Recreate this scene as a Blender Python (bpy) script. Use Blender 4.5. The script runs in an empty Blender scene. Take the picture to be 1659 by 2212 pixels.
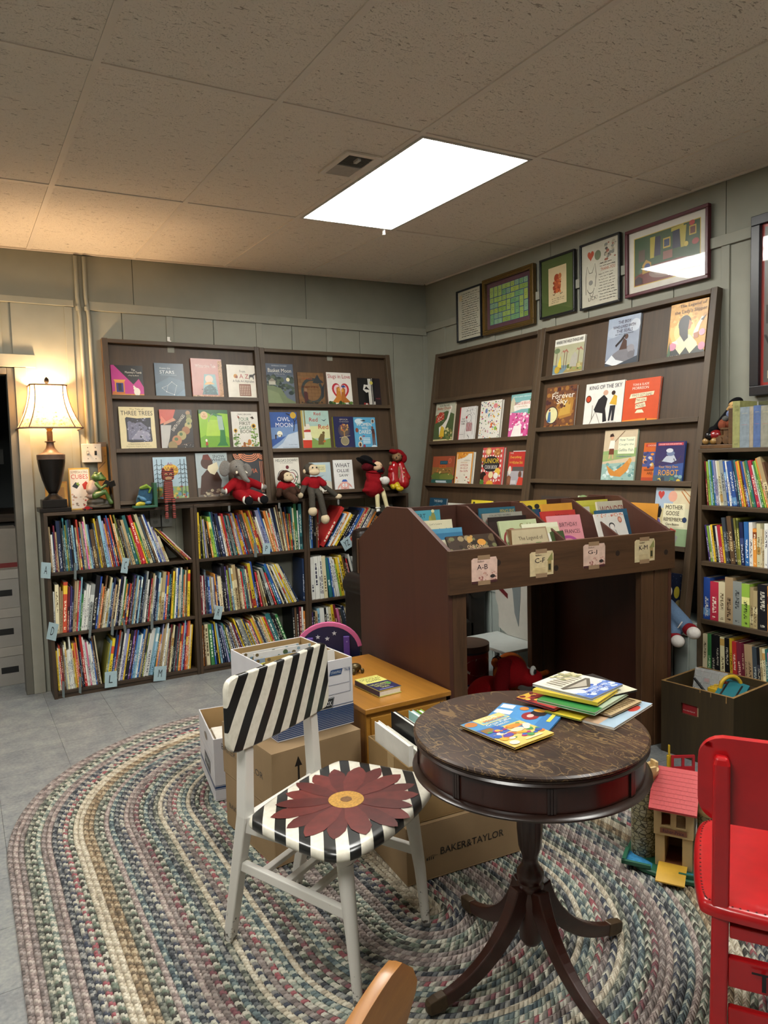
import bpy, bmesh, math, random
from mathutils import Vector, Matrix
random.seed(7)
SC = bpy.context.scene
COL = SC.collection
# ---------------------------------------------------------------- camera
def rad(a): return math.radians(a)
cam_d = bpy.data.cameras.new('camera'); cam_d.sensor_fit = 'VERTICAL'; cam_d.sensor_height = 24.0
cam_d.lens = 1561.8 / 2212 * 24.0; cam_d.clip_start = .02
cam_o = bpy.data.objects.new('camera', cam_d); COL.objects.link(cam_o)
def _cam(yaw, pit, rol, loc):
    f = Vector((math.sin(yaw)*math.cos(pit), math.cos(yaw)*math.cos(pit), math.sin(pit)))
    r = Vector((math.cos(yaw), -math.sin(yaw), 0)); u = r.cross(f)
    c, s = math.cos(rol), math.sin(rol)
    r2 = c*r + s*u; u2 = c*u - s*r
    m = Matrix((r2, u2, -f)).transposed().to_4x4(); m.translation = loc
    return m
cam_o.matrix_world = _cam(.5317, -.07443, -.0259, (-.4522, -2.4736, 1.4032))
SC.camera = cam_o
# ---------------------------------------------------------------- world, exposure, light levels
wd = bpy.data.worlds.new('world'); SC.world = wd; wd.use_nodes = True
wd.node_tree.nodes['Background'].inputs[0].default_value = (.55, .6, .62, 1)
wd.node_tree.nodes['Background'].inputs[1].default_value = .25
SC.view_settings.view_transform = 'Standard'; SC.view_settings.look = 'None'
SC.view_settings.gamma = 1; SC.view_settings.use_curve_mapping = False
SC.view_settings.exposure = 0.2
PANEL = 26.0         # emission of the ceiling panels
BULB = 36.0           # watts of the lamp's bulb
SC.cycles.max_bounces = 8; SC.cycles.diffuse_bounces = 5; SC.cycles.glossy_bounces = 3
SC.cycles.transmission_bounces = 4; SC.cycles.transparent_max_bounces = 8
SC.cycles.sample_clamp_indirect = 4; SC.cycles.use_denoising = True
SC.cycles.caustics_reflective = False; SC.cycles.caustics_refractive = False
# ---------------------------------------------------------------- materials
def lin(h):
    h = h.lstrip('#'); out = []
    for i in (0, 2, 4):
        c = int(h[i:i+2], 16)/255
        out.append(c/12.92 if c <= .04045 else ((c+.055)/1.055)**2.4)
    return (*out, 1)
MATS = {}
def newmat(name):
    m = bpy.data.materials.new(name); m.use_nodes = True
    nt = m.node_tree; return m, nt, nt.nodes['Principled BSDF']
def N(nt, t, **k):
    n = nt.nodes.new(t)
    for a, v in k.items(): setattr(n, a, v)
    return n
def S(n, **k):
    for a, v in k.items():
        n.inputs[a.replace('_', ' ')].default_value = v
    return n
def ramp(nt, stops, interp='LINEAR'):
    n = N(nt, 'ShaderNodeValToRGB'); e = n.color_ramp.elements; n.color_ramp.interpolation = interp
    while len(e) < len(stops): e.new(.5)
    for x, (p, c) in zip(e, stops): x.position = p; x.color = lin(c) if isinstance(c, str) else c
    return n
def math_(nt, op, a, b=None, c=None):
    n = N(nt, 'ShaderNodeMath', operation=op)
    for i, v in enumerate((a, b, c)):
        if v is None: continue
        if isinstance(v, (int, float)): n.inputs[i].default_value = v
        else: nt.links.new(v, n.inputs[i])
    return n.outputs[0]
def P(hexc, rough=.5, var=.12, scale=30, bump=0, metal=0, spec=.5, coat=0, kind='print'):
    """plain coloured surface with a slight procedural mottle"""
    key = (hexc, rough, var, scale, bump, metal, coat)
    if key in MATS: return MATS[key]
    m, nt, b = newmat(f'{kind}_{hexc.lstrip("#")}')
    tc = N(nt, 'ShaderNodeTexCoord'); no = S(N(nt, 'ShaderNodeTexNoise'), Scale=scale, Detail=3.0)
    nt.links.new(tc.outputs['Object'], no.inputs['Vector'])
    c = lin(hexc); d = tuple(x*(1-var) for x in c[:3])+(1,); u = tuple(min(1, x*(1+var*.6)) for x in c[:3])+(1,)
    r = ramp(nt, ((.3, d), (.7, u)))
    nt.links.new(no.outputs['Fac'], r.inputs[0]); nt.links.new(r.outputs[0], b.inputs['Base Color'])
    b.inputs['Roughness'].default_value = rough; b.inputs['Metallic'].default_value = metal
    b.inputs['Specular IOR Level'].default_value = spec; b.inputs['Coat Weight'].default_value = coat
    b.inputs['Coat Roughness'].default_value = .12
    if bump:
        bp = S(N(nt, 'ShaderNodeBump'), Strength=bump, Distance=.002)
        nt.links.new(no.outputs['Fac'], bp.inputs['Height']); nt.links.new(bp.outputs[0], b.inputs['Normal'])
    MATS[key] = m; return m
def C(h): return P(h, .32, .06, 25, kind='cover_print')
def wood(name, dark, light, axis='z', sc=1.0, rough=.5, coat=0, contrast=1.0, knots=False):
    key = (name, axis)
    if key in MATS: return MATS[key]
    m, nt, b = newmat(f'{name}_{axis}')
    tc = N(nt, 'ShaderNodeTexCoord'); mp = N(nt, 'ShaderNodeMapping')
    s = {'x': (1.2, 16, 16), 'y': (16, 1.2, 16), 'z': (16, 16, 1.2)}[axis]
    oi = N(nt, 'ShaderNodeObjectInfo'); cx = N(nt, 'ShaderNodeCombineXYZ')
    for i, k in enumerate((3.1, 7.7, 5.3)): nt.links.new(math_(nt, 'MULTIPLY', oi.outputs['Random'], k), cx.inputs[i])
    va = N(nt, 'ShaderNodeVectorMath', operation='ADD'); nt.links.new(tc.outputs['Object'], va.inputs[0]); nt.links.new(cx.outputs[0], va.inputs[1])
    mp.inputs['Scale'].default_value = tuple(x*sc for x in s)
    nt.links.new(va.outputs[0], mp.inputs['Vector'])
    n1 = S(N(nt, 'ShaderNodeTexNoise'), Scale=1.0, Detail=5.0, Roughness=.6, Distortion=.8)
    n2 = S(N(nt, 'ShaderNodeTexNoise'), Scale=7.0, Detail=4.0, Roughness=.7)
    n3 = S(N(nt, 'ShaderNodeTexNoise'), Scale=2.2, Detail=3.0)
    nt.links.new(mp.outputs[0], n1.inputs['Vector']); nt.links.new(mp.outputs[0], n2.inputs['Vector']); nt.links.new(va.outputs[0], n3.inputs['Vector'])
    f = math_(nt, 'ADD', math_(nt, 'MULTIPLY', n1.outputs['Fac'], .5), math_(nt, 'MULTIPLY', n2.outputs['Fac'], .3))
    f = math_(nt, 'ADD', f, math_(nt, 'MULTIPLY', n3.outputs['Fac'], .2))
    w = .18/contrast
    r = ramp(nt, ((.5-w, dark), (.5+w, light)))
    nt.links.new(f, r.inputs[0]); nt.links.new(r.outputs[0], b.inputs['Base Color'])
    b.inputs['Roughness'].default_value = rough; b.inputs['Coat Weight'].default_value = coat; b.inputs['Coat Roughness'].default_value = .2
    bp = S(N(nt, 'ShaderNodeBump'), Strength=.25, Distance=.0015)
    nt.links.new(f, bp.inputs['Height']); nt.links.new(bp.outputs[0], b.inputs['Normal'])
    MATS[key] = m; return m
# ---------------------------------------------------------------- geometry builder
class G:
    def __init__(s): s.v = []; s.f = []; s.m = []; s.uv = None
    def add(s, vs, fs, m=0, M=None):
        b = len(s.v)
        for p in vs:
            p = Vector(p); s.v.append(M @ p if M is not None else p)
        for q in fs: s.f.append([b+i for i in q]); s.m.append(m)
        return s
    def box(s, x0, x1, y0, y1, z0, z1, m=0, M=None):
        vs = [(x, y, z) for z in (z0, z1) for y in (y0, y1) for x in (x0, x1)]
        return s.add(vs, [(0,2,3,1),(4,5,7,6),(0,1,5,4),(2,6,7,3),(0,4,6,2),(1,3,7,5)], m, M)
    def prism(s, poly, h0, h1, plane='xz', m=0, M=None, mcap=None):
        """poly in a plane, pushed along the third axis"""
        def at(p, h):
            return {'xy': (p[0], p[1], h), 'xz': (p[0], h, p[1]), 'yz': (h, p[0], p[1])}[plane]
        n = len(poly); vs = [at(p, h0) for p in poly]+[at(p, h1) for p in poly]
        s.add(vs, [tuple((i, (i+1) % n, n+(i+1) % n, n+i)) for i in range(n)], m, M)
        b = len(s.v)-2*n
        for c in ([b+i for i in range(n)][::-1], [b+n+i for i in range(n)]): s.f.append(c); s.m.append(m if mcap is None else mcap)
        return s
    def lathe(s, prof, seg=24, c=(0, 0, 0), m=0, M=None, flute=None):
        vs = []; n = len(prof)
        for r, z in prof:
            for k in range(seg):
                a = 2*math.pi*k/seg; rr = r
                if flute and flute[0] <= z <= flute[1]: rr = r*(1-flute[3]*(.5+.5*math.cos(a*flute[2])))
                vs.append((c[0]+rr*math.cos(a), c[1]+rr*math.sin(a), c[2]+z))
        fs = [(i*seg+k, i*seg+(k+1) % seg, (i+1)*seg+(k+1) % seg, (i+1)*seg+k) for i in range(n-1) for k in range(seg)]
        s.add(vs, fs, m, M); b = len(s.v)-n*seg
        s.f.append([b+k for k in range(seg)][::-1]); s.m.append(m)
        s.f.append([b+(n-1)*seg+k for k in range(seg)]); s.m.append(m)
        return s
    def tube(s, pts, r, seg=10, m=0, M=None, sq=None, up=None):
        """round (or rectangular sq=(w,h)) bar along points; r a number or list"""
        pts = [Vector(p) for p in pts]; n = len(pts); rs = r if isinstance(r, (list, tuple)) else [r]*n
        vs = []; prev = Vector(up) if up else None
        for i, p in enumerate(pts):
            t = (pts[min(i+1, n-1)]-pts[max(i-1, 0)]).normalized()
            ref = prev if prev is not None else (Vector((0, 0, 1)) if abs(t.z) < .9 else Vector((1, 0, 0)))
            x = ref - t*ref.dot(t)
            if x.length < 1e-6: x = t.orthogonal()
            x.normalize(); y = t.cross(x); prev = x
            if sq:
                k = rs[i]; w, h = sq[0]/2*k, sq[1]/2*k
                ring = [x*a*w+y*b*h for a, b in ((1, 1), (-1, 1), (-1, -1), (1, -1))]
            else:
                ring = [(x*math.cos(2*math.pi*k/seg)+y*math.sin(2*math.pi*k/seg))*rs[i] for k in range(seg)]
            vs += [p+q for q in ring]
        g = 4 if sq else seg
        fs = [(i*g+k, i*g+(k+1) % g, (i+1)*g+(k+1) % g, (i+1)*g+k) for i in range(n-1) for k in range(g)]
        fs += [tuple(range(g))[::-1], tuple((n-1)*g+k for k in range(g))]
        return s.add(vs, fs, m, M)
    def ell(s, c, r, m=0, M=None, seg=16, rings=10, rot=None):
        if isinstance(r, (int, float)): r = (r, r, r)
        vs = []; R = rot or Matrix.Identity(3)
        for i in range(1, rings):
            t = math.pi*i/rings
            for k in range(seg):
                a = 2*math.pi*k/seg
                vs.append(Vector(c)+R @ Vector((r[0]*math.sin(t)*math.cos(a), r[1]*math.sin(t)*math.sin(a), r[2]*math.cos(t))))
        n = len(vs); vs += [Vector(c)+R @ Vector((0, 0, r[2])), Vector(c)+R @ Vector((0, 0, -r[2]))]
        fs = [(i*seg+k, (i+1)*seg+k, (i+1)*seg+(k+1) % seg, i*seg+(k+1) % seg) for i in range(rings-2) for k in range(seg)]
        fs += [(n, k, (k+1) % seg) for k in range(seg)]+[(n+1, (rings-2)*seg+(k+1) % seg, (rings-2)*seg+k) for k in range(seg)]
        return s.add(vs, fs, m, M)
    def build(s, name, mat, parent=None, smooth=None, bevel=0, loc=None, seg=2):
        me = bpy.data.meshes.new(name); me.from_pydata([tuple(p) for p in s.v], [], s.f)
        mats = mat if isinstance(mat, (list, tuple)) else [mat]
        for q in mats: me.materials.append(q)
        if len(mats) > 1: me.polygons.foreach_set('material_index', s.m)
        if s.uv:
            l = me.uv_layers.new(name='uv'); l.data.foreach_set('uv', s.uv)
        if smooth:
            me.polygons.foreach_set('use_smooth', [True]*len(me.polygons))
            if smooth is not True: me.set_sharp_from_angle(angle=rad(smooth))
        me.update()
        o = bpy.data.objects.new(name, me); COL.objects.link(o)
        if parent is not None: o.parent = parent
        if loc is not None: o.location = loc
        if bevel:
            bm = o.modifiers.new('bevel', 'BEVEL'); bm.width = bevel; bm.segments = seg; bm.limit_method = 'ANGLE'; bm.angle_limit = rad(40)
        return o
def tag(o, label=None, cat=None, group=None, kind=None):
    if label: o['label'] = label
    if cat: o['category'] = cat
    if group: o['group'] = group
    if kind: o['kind'] = kind
    return o
def thing(name, label, cat, loc=(0, 0, 0), rz=0, group=None, M=None):
    o = bpy.data.objects.new(name, None); COL.objects.link(o); o.empty_display_size = .05
    if M is not None: o.matrix_world = M
    else: o.location = loc; o.rotation_euler = (0, 0, rz)
    return tag(o, label, cat, group)
def frame(o, ex, ey, ez):
    m = Matrix((Vector(ex), Vector(ey), Vector(ez))).transposed().to_4x4(); m.translation = Vector(o); return m
# ---------------------------------------------------------------- lettering
_TX = {}
def textgeo(s):
    if s in _TX: return _TX[s]
    cu = bpy.data.curves.new('t', 'FONT'); cu.body = s; cu.align_x = 'CENTER'; cu.size = 1; cu.resolution_u = 2; cu.space_line = .85
    o = bpy.data.objects.new('t', cu)
    me = o.to_mesh(); vs = [tuple(v.co) for v in me.vertices]; fs = [tuple(p.vertices) for p in me.polygons]
    o.to_mesh_clear(); bpy.data.objects.remove(o); bpy.data.curves.remove(cu)
    xs = [v[0] for v in vs]; ys = [v[1] for v in vs]
    _TX[s] = (vs, fs, (min(xs), max(xs), min(ys), max(ys))); return _TX[s]
def put_text(g, s, cx, cz, w, h, y, m, rot=0, M=None):
    """lettering in the local xz plane, seen from -y"""
    vs, fs, (a, b, c, d) = textgeo(s)
    c_, s_ = math.cos(rad(rot)), math.sin(rad(rot)); out = []
    for p in vs:
        X = ((p[0]-a)/max(b-a, 1e-6)-.5)*w; Zc = ((p[1]-c)/max(d-c, 1e-6)-.5)*h
        out.append((cx+X*c_-Zc*s_, y, cz+X*s_+Zc*c_))
    g.add(out, fs, m, M)
def art(parent, shapes, x0, z0, w, h, y=-.0004, name='cover_print', M=None, tname='title_lettering', step=.00012):
    """flat print on a surface in the local xz plane: shapes in unit coordinates, drawn back to front"""
    cols = []; g = G(); tg = G(); tc = []
    def ci(c, L):
        if c not in L: L.append(c)
        return L.index(c)
    step = min(step, .0035/max(len(shapes), 1)); yy = y; rnd = random.Random(len(shapes)*7+3)
    for sh in shapes:
        k = sh[0]
        if k == 't':
            _, s, cx, cz, tw, th, c = sh[:7]; rot = sh[7] if len(sh) > 7 else 0
            put_text(tg, s, x0+cx*w, z0+cz*h, tw*w, th*h, yy-.0001, ci(c, tc), rot, M)
        elif k == 's':
            _, n, a, b, c2, d, cl, r0, r1 = sh
            for i in range(n):
                c = rnd.choice(cl); r = rnd.uniform(r0, r1)*w; px = x0+(a+(c2-a)*rnd.random())*w; pz = z0+(b+(d-b)*rnd.random())*h
                px = min(max(px, x0+r), x0+w-r); pz = min(max(pz, z0+r), z0+h-r)
                q = rnd.uniform(0, 3); e = rnd.uniform(.6, 1.0)
                vs = [(px+r*math.cos(q+t*math.pi/4), yy-i*1e-6, pz+r*e*math.sin(q+t*math.pi/4)) for t in range(8)]
                g.add(vs, [tuple(range(8))], ci(c, cols), M)
        else:
            if k == 'r': poly = [(sh[1], sh[2]), (sh[3], sh[2]), (sh[3], sh[4]), (sh[1], sh[4])]
            elif k == 'e': poly = [(sh[1]+sh[3]*math.cos(t*math.pi/10), sh[2]+sh[4]*math.sin(t*math.pi/10)) for t in range(20)]
            elif k == 'p': poly = sh[1]
            elif k == 'l':
                pts = sh[1]; wd2 = sh[2]/2; poly = []
                L = []; Rr = []
                for i, p in enumerate(pts):
                    a = pts[max(i-1, 0)]; b = pts[min(i+1, len(pts)-1)]
                    dx, dz = b[0]-a[0], b[1]-a[1]; q = math.hypot(dx, dz) or 1
                    L.append((p[0]-dz/q*wd2, p[1]+dx/q*wd2)); Rr.append((p[0]+dz/q*wd2, p[1]-dx/q*wd2))
                for i in range(len(pts)-1):
                    vs = [(x0+p[0]*w, yy, z0+p[1]*h) for p in (Rr[i], Rr[i+1], L[i+1], L[i])]
                    g.add(vs, [(0, 1, 2, 3)], ci(sh[-1], cols), M)
                yy -= step; continue
            vs = [(x0+p[0]*w, yy, z0+p[1]*h) for p in poly]
            g.add(vs, [tuple(range(len(vs)))], ci(sh[-1], cols), M)
        yy -= step
    if g.v: g.build(name, [C(c) for c in cols], parent)
    if tg.v: tg.build(tname, [C(c) for c in tc], parent)
# ---------------------------------------------------------------- shared surfaces
SAGE = P('#868679', .62, .07, 6, kind='sage_paint')
SAGE2 = P('#8B8B7E', .6, .06, 9, kind='sage_paint')
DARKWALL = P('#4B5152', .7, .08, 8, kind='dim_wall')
WHITE_PAINT = P('#D9D6CF', .38, .05, 14, kind='white_paint')
BLACK = P('#121212', .45, .1, 30, kind='black')
BRASS = P('#A07A3C', .35, .1, 30, metal=.8, kind='brass')
PAPER = P('#DCD8CC', .75, .06, 120, kind='page_edges')
OLDPAPER = P('#B9AC90', .8, .1, 120, kind='old_page_edges')
SHELF = {a: wood('dark_stained_pine', '#1E150D', '#4A3826', a, 1, .55) for a in 'xyz'}
PLY = {a: wood('stained_plywood', '#33261A', '#54412D', a, .5, .5) for a in 'xyz'}
RACKW = {a: wood('walnut_stained_pine', '#30251A', '#5A4833', a, 1, .5) for a in 'xyz'}
BIN = {a: wood('red_brown_plywood', '#3A1F16', '#512D20', a, .35, .5, contrast=.8) for a in 'xyz'}
BINP = {a: wood('brown_stained_pine', '#33200F', '#5E4029', a, 1.0, .5) for a in 'xyz'}
XR, YB = 2.887, 2.447
# ---------------------------------------------------------------- floor
def tile_mat():
    m, nt, b = newmat('grey_vinyl_tile')
    tc = N(nt, 'ShaderNodeTexCoord'); oi = N(nt, 'ShaderNodeObjectInfo')
    n1 = S(N(nt, 'ShaderNodeTexNoise'), Scale=9.0, Detail=6.0, Roughness=.65); n2 = S(N(nt, 'ShaderNodeTexNoise'), Scale=70.0, Detail=3.0)
    gm = N(nt, 'ShaderNodeNewGeometry')
    nt.links.new(gm.outputs['Position'], n1.inputs['Vector']); nt.links.new(gm.outputs['Position'], n2.inputs['Vector'])
    f = math_(nt, 'ADD', math_(nt, 'MULTIPLY', n1.outputs['Fac'], .6), math_(nt, 'MULTIPLY', n2.outputs['Fac'], .4))
    f = math_(nt, 'ADD', f, math_(nt, 'MULTIPLY', math_(nt, 'SUBTRACT', oi.outputs['Random'], .5), .05))
    r = ramp(nt, ((.34, '#62656A'), (.5, '#7C7F80'), (.66, '#939590')))
    nt.links.new(f, r.inputs[0]); nt.links.new(r.outputs[0], b.inputs['Base Color']); b.inputs['Roughness'].default_value = .42
    return m
TILE = tile_mat()
g = G(); g.box(-2.6, XR+.1, -4.3, YB, -.12, -.004); g.box(-2.6, XR+.1, YB, 5.0, -.12, -.004)
floor = g.build('floor', P('#3F403E', .7, kind='joint')); tag(floor, kind='structure')
TS = .3048; tme = None
for i in range(-3, 11):
    for j in range(-7, 14):
        x = -.377+TS*i; y = -.66+TS*j
        cx, cy = x+TS/2, y+TS/2
        dy = max(cy-.34, -.68-cy, 0)
        if math.hypot(cx-.73, dy) < .78 or cx > XR-.1: continue
        if cy > YB+.1 and cx > .6: continue
        if tme is None:
            gg = G(); gg.box(.0007, TS-.0007, .0007, TS-.0007, -.004, 0); o = gg.build('tile', TILE, floor); tme = o.data
        else:
            o = bpy.data.objects.new('tile', tme); COL.objects.link(o); o.parent = floor
        o.location = (x, y, 0)
# ---------------------------------------------------------------- walls
def wall_box(name, *b):
    o = G().box(*b).build(name, SAGE); return tag(o, kind='structure')
g = G(); g.box(-.12, XR+.1, YB, YB+.1, 0, 2.9); g.box(-2.6, -1.02, YB, YB+.1, 0, 2.9); g.box(-1.02, -.12, YB, YB+.1, 2.0, 2.9)
wb = tag(g.build('wall_back', SAGE), kind='structure')
wr = wall_box('wall_right', XR, XR+.1, -4.3, YB+.1, 0, 2.9)
wall_box('wall_left', -2.7, -2.6, -4.3, 5.0, 0, 2.9)
wall_box('wall_front', -2.7, XR+.1, -4.4, -4.3, 0, 2.9)
# back wall boards: below and above the horizontal rail
xs = [-.12, .52, .81, 1.12, 1.43, 1.70, 1.98, 2.26, 2.56, XR]
for a, b in zip(xs, xs[1:]): G().box(a+.002, b-.002, YB-.009, YB, 0, 2.39).build('panel', SAGE2, wb, bevel=.0015)
G().box(-1.4, -.172, YB-.009, YB, 2.085, 2.39).build('panel', SAGE2, wb)
xs = [-1.4, -.17, .6, 1.82, XR]
for a, b in zip(xs, xs[1:]): G().box(a+.002, b-.002, YB-.008, YB, 2.39, 2.86).build('panel', SAGE, wb)
for x in (.18, .80, 1.425, 1.975, 2.84): G().box(x, x+.045, YB-.017, YB-.009, 0, 2.386).build('batten', SAGE2, wb, bevel=.0015)
# right wall boards
ys = [-4.3]+[-2.9+.3*k for k in range(18)]+[YB]
for a, b in zip(ys, ys[1:]): G().box(XR-.009, XR, a+.002, b-.002, 0, 2.41).build('panel', SAGE2, wr, bevel=.0015)
ys = [-4.3, -2.64, -1.42, -.2, 1.02, YB]
for a, b in zip(ys, ys[1:]): G().box(XR-.008, XR, a+.002, b-.002, 2.41, 2.86).build('panel', SAGE, wr)
for k in range(-3, 5): G().box(XR-.017, XR-.009, -.226+.6*k, -.181+.6*k, 0, 2.405).build('batten', SAGE2, wr, bevel=.0015)
tag(G().box(-1.4, .235, YB-.024, YB-.008, 2.39, 2.428).build('trim_1', SAGE2, bevel=.002), kind='structure')
tag(G().box(.325, XR-.02, YB-.026, YB-.008, 2.375, 2.43).build('trim_2', SAGE2, bevel=.002), kind='structure')
tag(G().box(XR-.026, XR-.008, -4.3, YB-.02, 2.402, 2.455).build('trim_3', SAGE2, bevel=.002), kind='structure')
tag(G().box(-1.12, .0, YB-.03, YB-.009, 2.005, 2.082).build('trim_4', SAGE2, bevel=.003), kind='structure')
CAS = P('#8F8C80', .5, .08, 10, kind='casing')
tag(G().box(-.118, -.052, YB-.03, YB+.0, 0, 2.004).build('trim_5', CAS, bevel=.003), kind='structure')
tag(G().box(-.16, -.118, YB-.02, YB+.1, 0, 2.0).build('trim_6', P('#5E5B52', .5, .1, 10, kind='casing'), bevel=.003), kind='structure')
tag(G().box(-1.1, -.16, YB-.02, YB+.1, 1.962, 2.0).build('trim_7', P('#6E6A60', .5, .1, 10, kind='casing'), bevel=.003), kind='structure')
# the unlit room beyond the doorway
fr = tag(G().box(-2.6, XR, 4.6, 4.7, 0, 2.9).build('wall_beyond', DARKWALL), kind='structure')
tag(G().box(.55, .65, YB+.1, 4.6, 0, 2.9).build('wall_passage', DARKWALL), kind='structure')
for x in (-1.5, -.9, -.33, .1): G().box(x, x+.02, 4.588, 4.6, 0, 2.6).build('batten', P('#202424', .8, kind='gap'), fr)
# ---------------------------------------------------------------- ceiling
def ceil_mat():
    m, nt, b = newmat('fissured_ceiling_tile')
    tc = N(nt, 'ShaderNodeTexCoord'); mp = N(nt, 'ShaderNodeMapping'); mp.inputs['Scale'].default_value = (34, 105, 34)
    nt.links.new(tc.outputs['Object'], mp.inputs['Vector'])
    n1 = S(N(nt, 'ShaderNodeTexNoise'), Scale=1.0, Detail=2.0, Roughness=.55, Distortion=1.2); nt.links.new(mp.outputs[0], n1.inputs['Vector'])
    n2 = S(N(nt, 'ShaderNodeTexNoise'), Scale=210.0, Detail=2.0); nt.links.new(tc.outputs['Object'], n2.inputs['Vector'])
    r1 = ramp(nt, ((.64, (0, 0, 0, 1)), (.70, (1, 1, 1, 1)))); nt.links.new(n1.outputs['Fac'], r1.inputs[0])
    r2 = ramp(nt, ((.60, (0, 0, 0, 1)), (.72, (.6, .6, .6, 1)))); nt.links.new(n2.outputs['Fac'], r2.inputs[0])
    pit = math_(nt, 'MAXIMUM', r1.outputs[0], r2.outputs[0])
    mx = N(nt, 'ShaderNodeMix', data_type='RGBA'); mx.inputs[6].default_value = lin('#E4DACC'); mx.inputs[7].default_value = lin('#A89C8E')
    nt.links.new(pit, mx.inputs[0]); nt.links.new(mx.outputs[2], b.inputs['Base Color'])
    b.inputs['Roughness'].default_value = .9
    bp = S(N(nt, 'ShaderNodeBump'), Strength=.7, Distance=.004); bp.invert = True
    nt.links.new(pit, bp.inputs['Height']); nt.links.new(bp.outputs[0], b.inputs['Normal'])
    return m
CEIL = ceil_mat(); GRID = P('#DDD3C6', .6, .04, 5, kind='grid_paint')
ceil = G().box(-2.7, XR+.1, -4.4, 5.0, .03, .06).build('ceiling', P('#8E8579', .9, kind='plenum'))
tag(ceil, kind='structure')
CM = Matrix.Translation((0, 0, 2.655)) @ Matrix.Rotation(math.atan(.0225), 4, 'X') @ Matrix.Rotation(-math.atan(.0235), 4, 'Y')
ceil.matrix_world = CM
GX, GY = .6096, 1.2192
FIX = {(2, 0), (2, -2), (-2, 0), (-2, -2)}
for i in range(-5, 5):
    for j in range(-4, 2):
        if (i, j) in FIX: continue
        x0, x1, y0, y1 = i*GX+.01, (i+1)*GX-.01, j*GY+.01, (j+1)*GY-.01
        x1 = min(x1, XR-.012); y1 = min(y1, YB-.012); x0 = max(x0, -2.595); y0 = max(y0, -4.295)
        if x1-x0 < .05 or y1-y0 < .05: continue
        lift = random.uniform(0, .002)
        G().box(x0, x1, y0, y1, .004+lift, .02+lift).build('ceiling_tile', CEIL, ceil)
for i in range(-4, 5): G().box(i*GX-.012, i*GX+.012, -4.29, YB-.01, 0, .006).build('grid_bar', GRID, ceil)
for j in range(-3, 2): G().box(-2.59, XR-.01, j*GY-.012, j*GY+.012, .0005, .0065).build('grid_bar', GRID, ceil)
G().box(XR-.022, XR-.009, -4.28, YB-.02, -.004, .006).build('wall_angle', GRID, ceil)
G().box(-2.58, XR-.03, YB-.022, YB-.009, -.004, .006).build('wall_angle', GRID, ceil)
def emit(name, col, stren, bands=False):
    m, nt, b = newmat(name); nt.nodes.remove(b); e = N(nt, 'ShaderNodeEmission'); e.inputs[0].default_value = col
    e.inputs[1].default_value = stren
    if bands:
        tc = N(nt, 'ShaderNodeTexCoord'); sx = N(nt, 'ShaderNodeSeparateXYZ'); nt.links.new(tc.outputs['Generated'], sx.inputs[0])
        d = math_(nt, 'ABSOLUTE', math_(nt, 'SUBTRACT', math_(nt, 'ABSOLUTE', math_(nt, 'SUBTRACT', sx.outputs[0], .5)), .24))
        k = math_(nt, 'SUBTRACT', 1.25, math_(nt, 'MULTIPLY', d, 3.4))
        vo = S(N(nt, 'ShaderNodeTexVoronoi'), Scale=130.0); nt.links.new(tc.outputs['Object'], vo.inputs['Vector'])
        k = math_(nt, 'MULTIPLY', k, math_(nt, 'ADD', .82, math_(nt, 'MULTIPLY', vo.outputs['Distance'], .5)))
        nt.links.new(math_(nt, 'MULTIPLY', k, stren), e.inputs[1])
    nt.links.new(e.outputs[0], nt.nodes['Material Output'].inputs[0]); return m
GLOW = emit('prismatic_diffuser', (1.0, .985, .92, 1), PANEL, True)
for n, (i, j) in enumerate(((2, 0), (2, -2), (-2, 0), (-2, -2))):  # first panel is seen; the unseen other three are added to brighten the room
    lab = ['lit fluorescent ceiling panel with prismatic diffuser above the book bin', 'added fluorescent ceiling panel over the red chair, outside the picture, brightening the room', 'added fluorescent ceiling panel over the floor before the doorway, unseen, brightening the room', 'added fluorescent ceiling panel behind the camera, farthest from the corner, brightening the room'][n]
    t = thing('ceiling_light', lab, 'light', M=CM @ Matrix.Translation(((i+.5)*GX, (j+.5)*GY, 0)), group='fluorescent ceiling panels')
    g = G(); a, b = .292, .597
    for q in ((-a, -a+.014, -b, b), (a-.014, a, -b, b), (-a+.014, a-.014, -b, -b+.014), (-a+.014, a-.014, b-.014, b)): g.box(*q, -.002, .05)
    g.build('frame', P('#B9B6AE', .4, kind='light_frame'), t)
    G().box(-a+.014, a-.014, -b+.014, b-.014, .003, .008).build('diffuser', GLOW, t)
    if n == 0: G().box(-.004, .004, -.004, .012, -.03, .003).build('latch', WHITE_PAINT, t, loc=(.24, .6, 0))
t = thing('ceiling_vent', 'square grey ceiling vent half covered by a deflector beside the light panel', 'vent', M=CM @ Matrix.Translation((1.115, .415, 0)))
g = G()
for q in ((-.085, -.06, -.14, .14), (.06, .085, -.14, .14), (-.06, .06, -.14, -.115), (-.06, .06, .115, .14)): g.box(*q, -.006, .004)
g.build('frame', GRID, t, bevel=.001)
G().box(-.06, .06, -.115, .005, .001, .003).build('duct_opening', P('#3D3A36', .8, kind='duct'), t)
for k in range(9): G().box(-.06, .06, -.108+.0125*k, -.105+.0125*k, -.004, .001).build('louver', P('#6B6861', .5, kind='louver'), t)
G().box(-.06, .06, .005, .115, -.004, .0).build('deflector', P('#A59E93', .5, kind='deflector'), t)
G().box(-.012, .004, -.1, -.06, -.014, -.004).build('lever', P('#B9B4AA', .4, kind='lever'), t)
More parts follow.
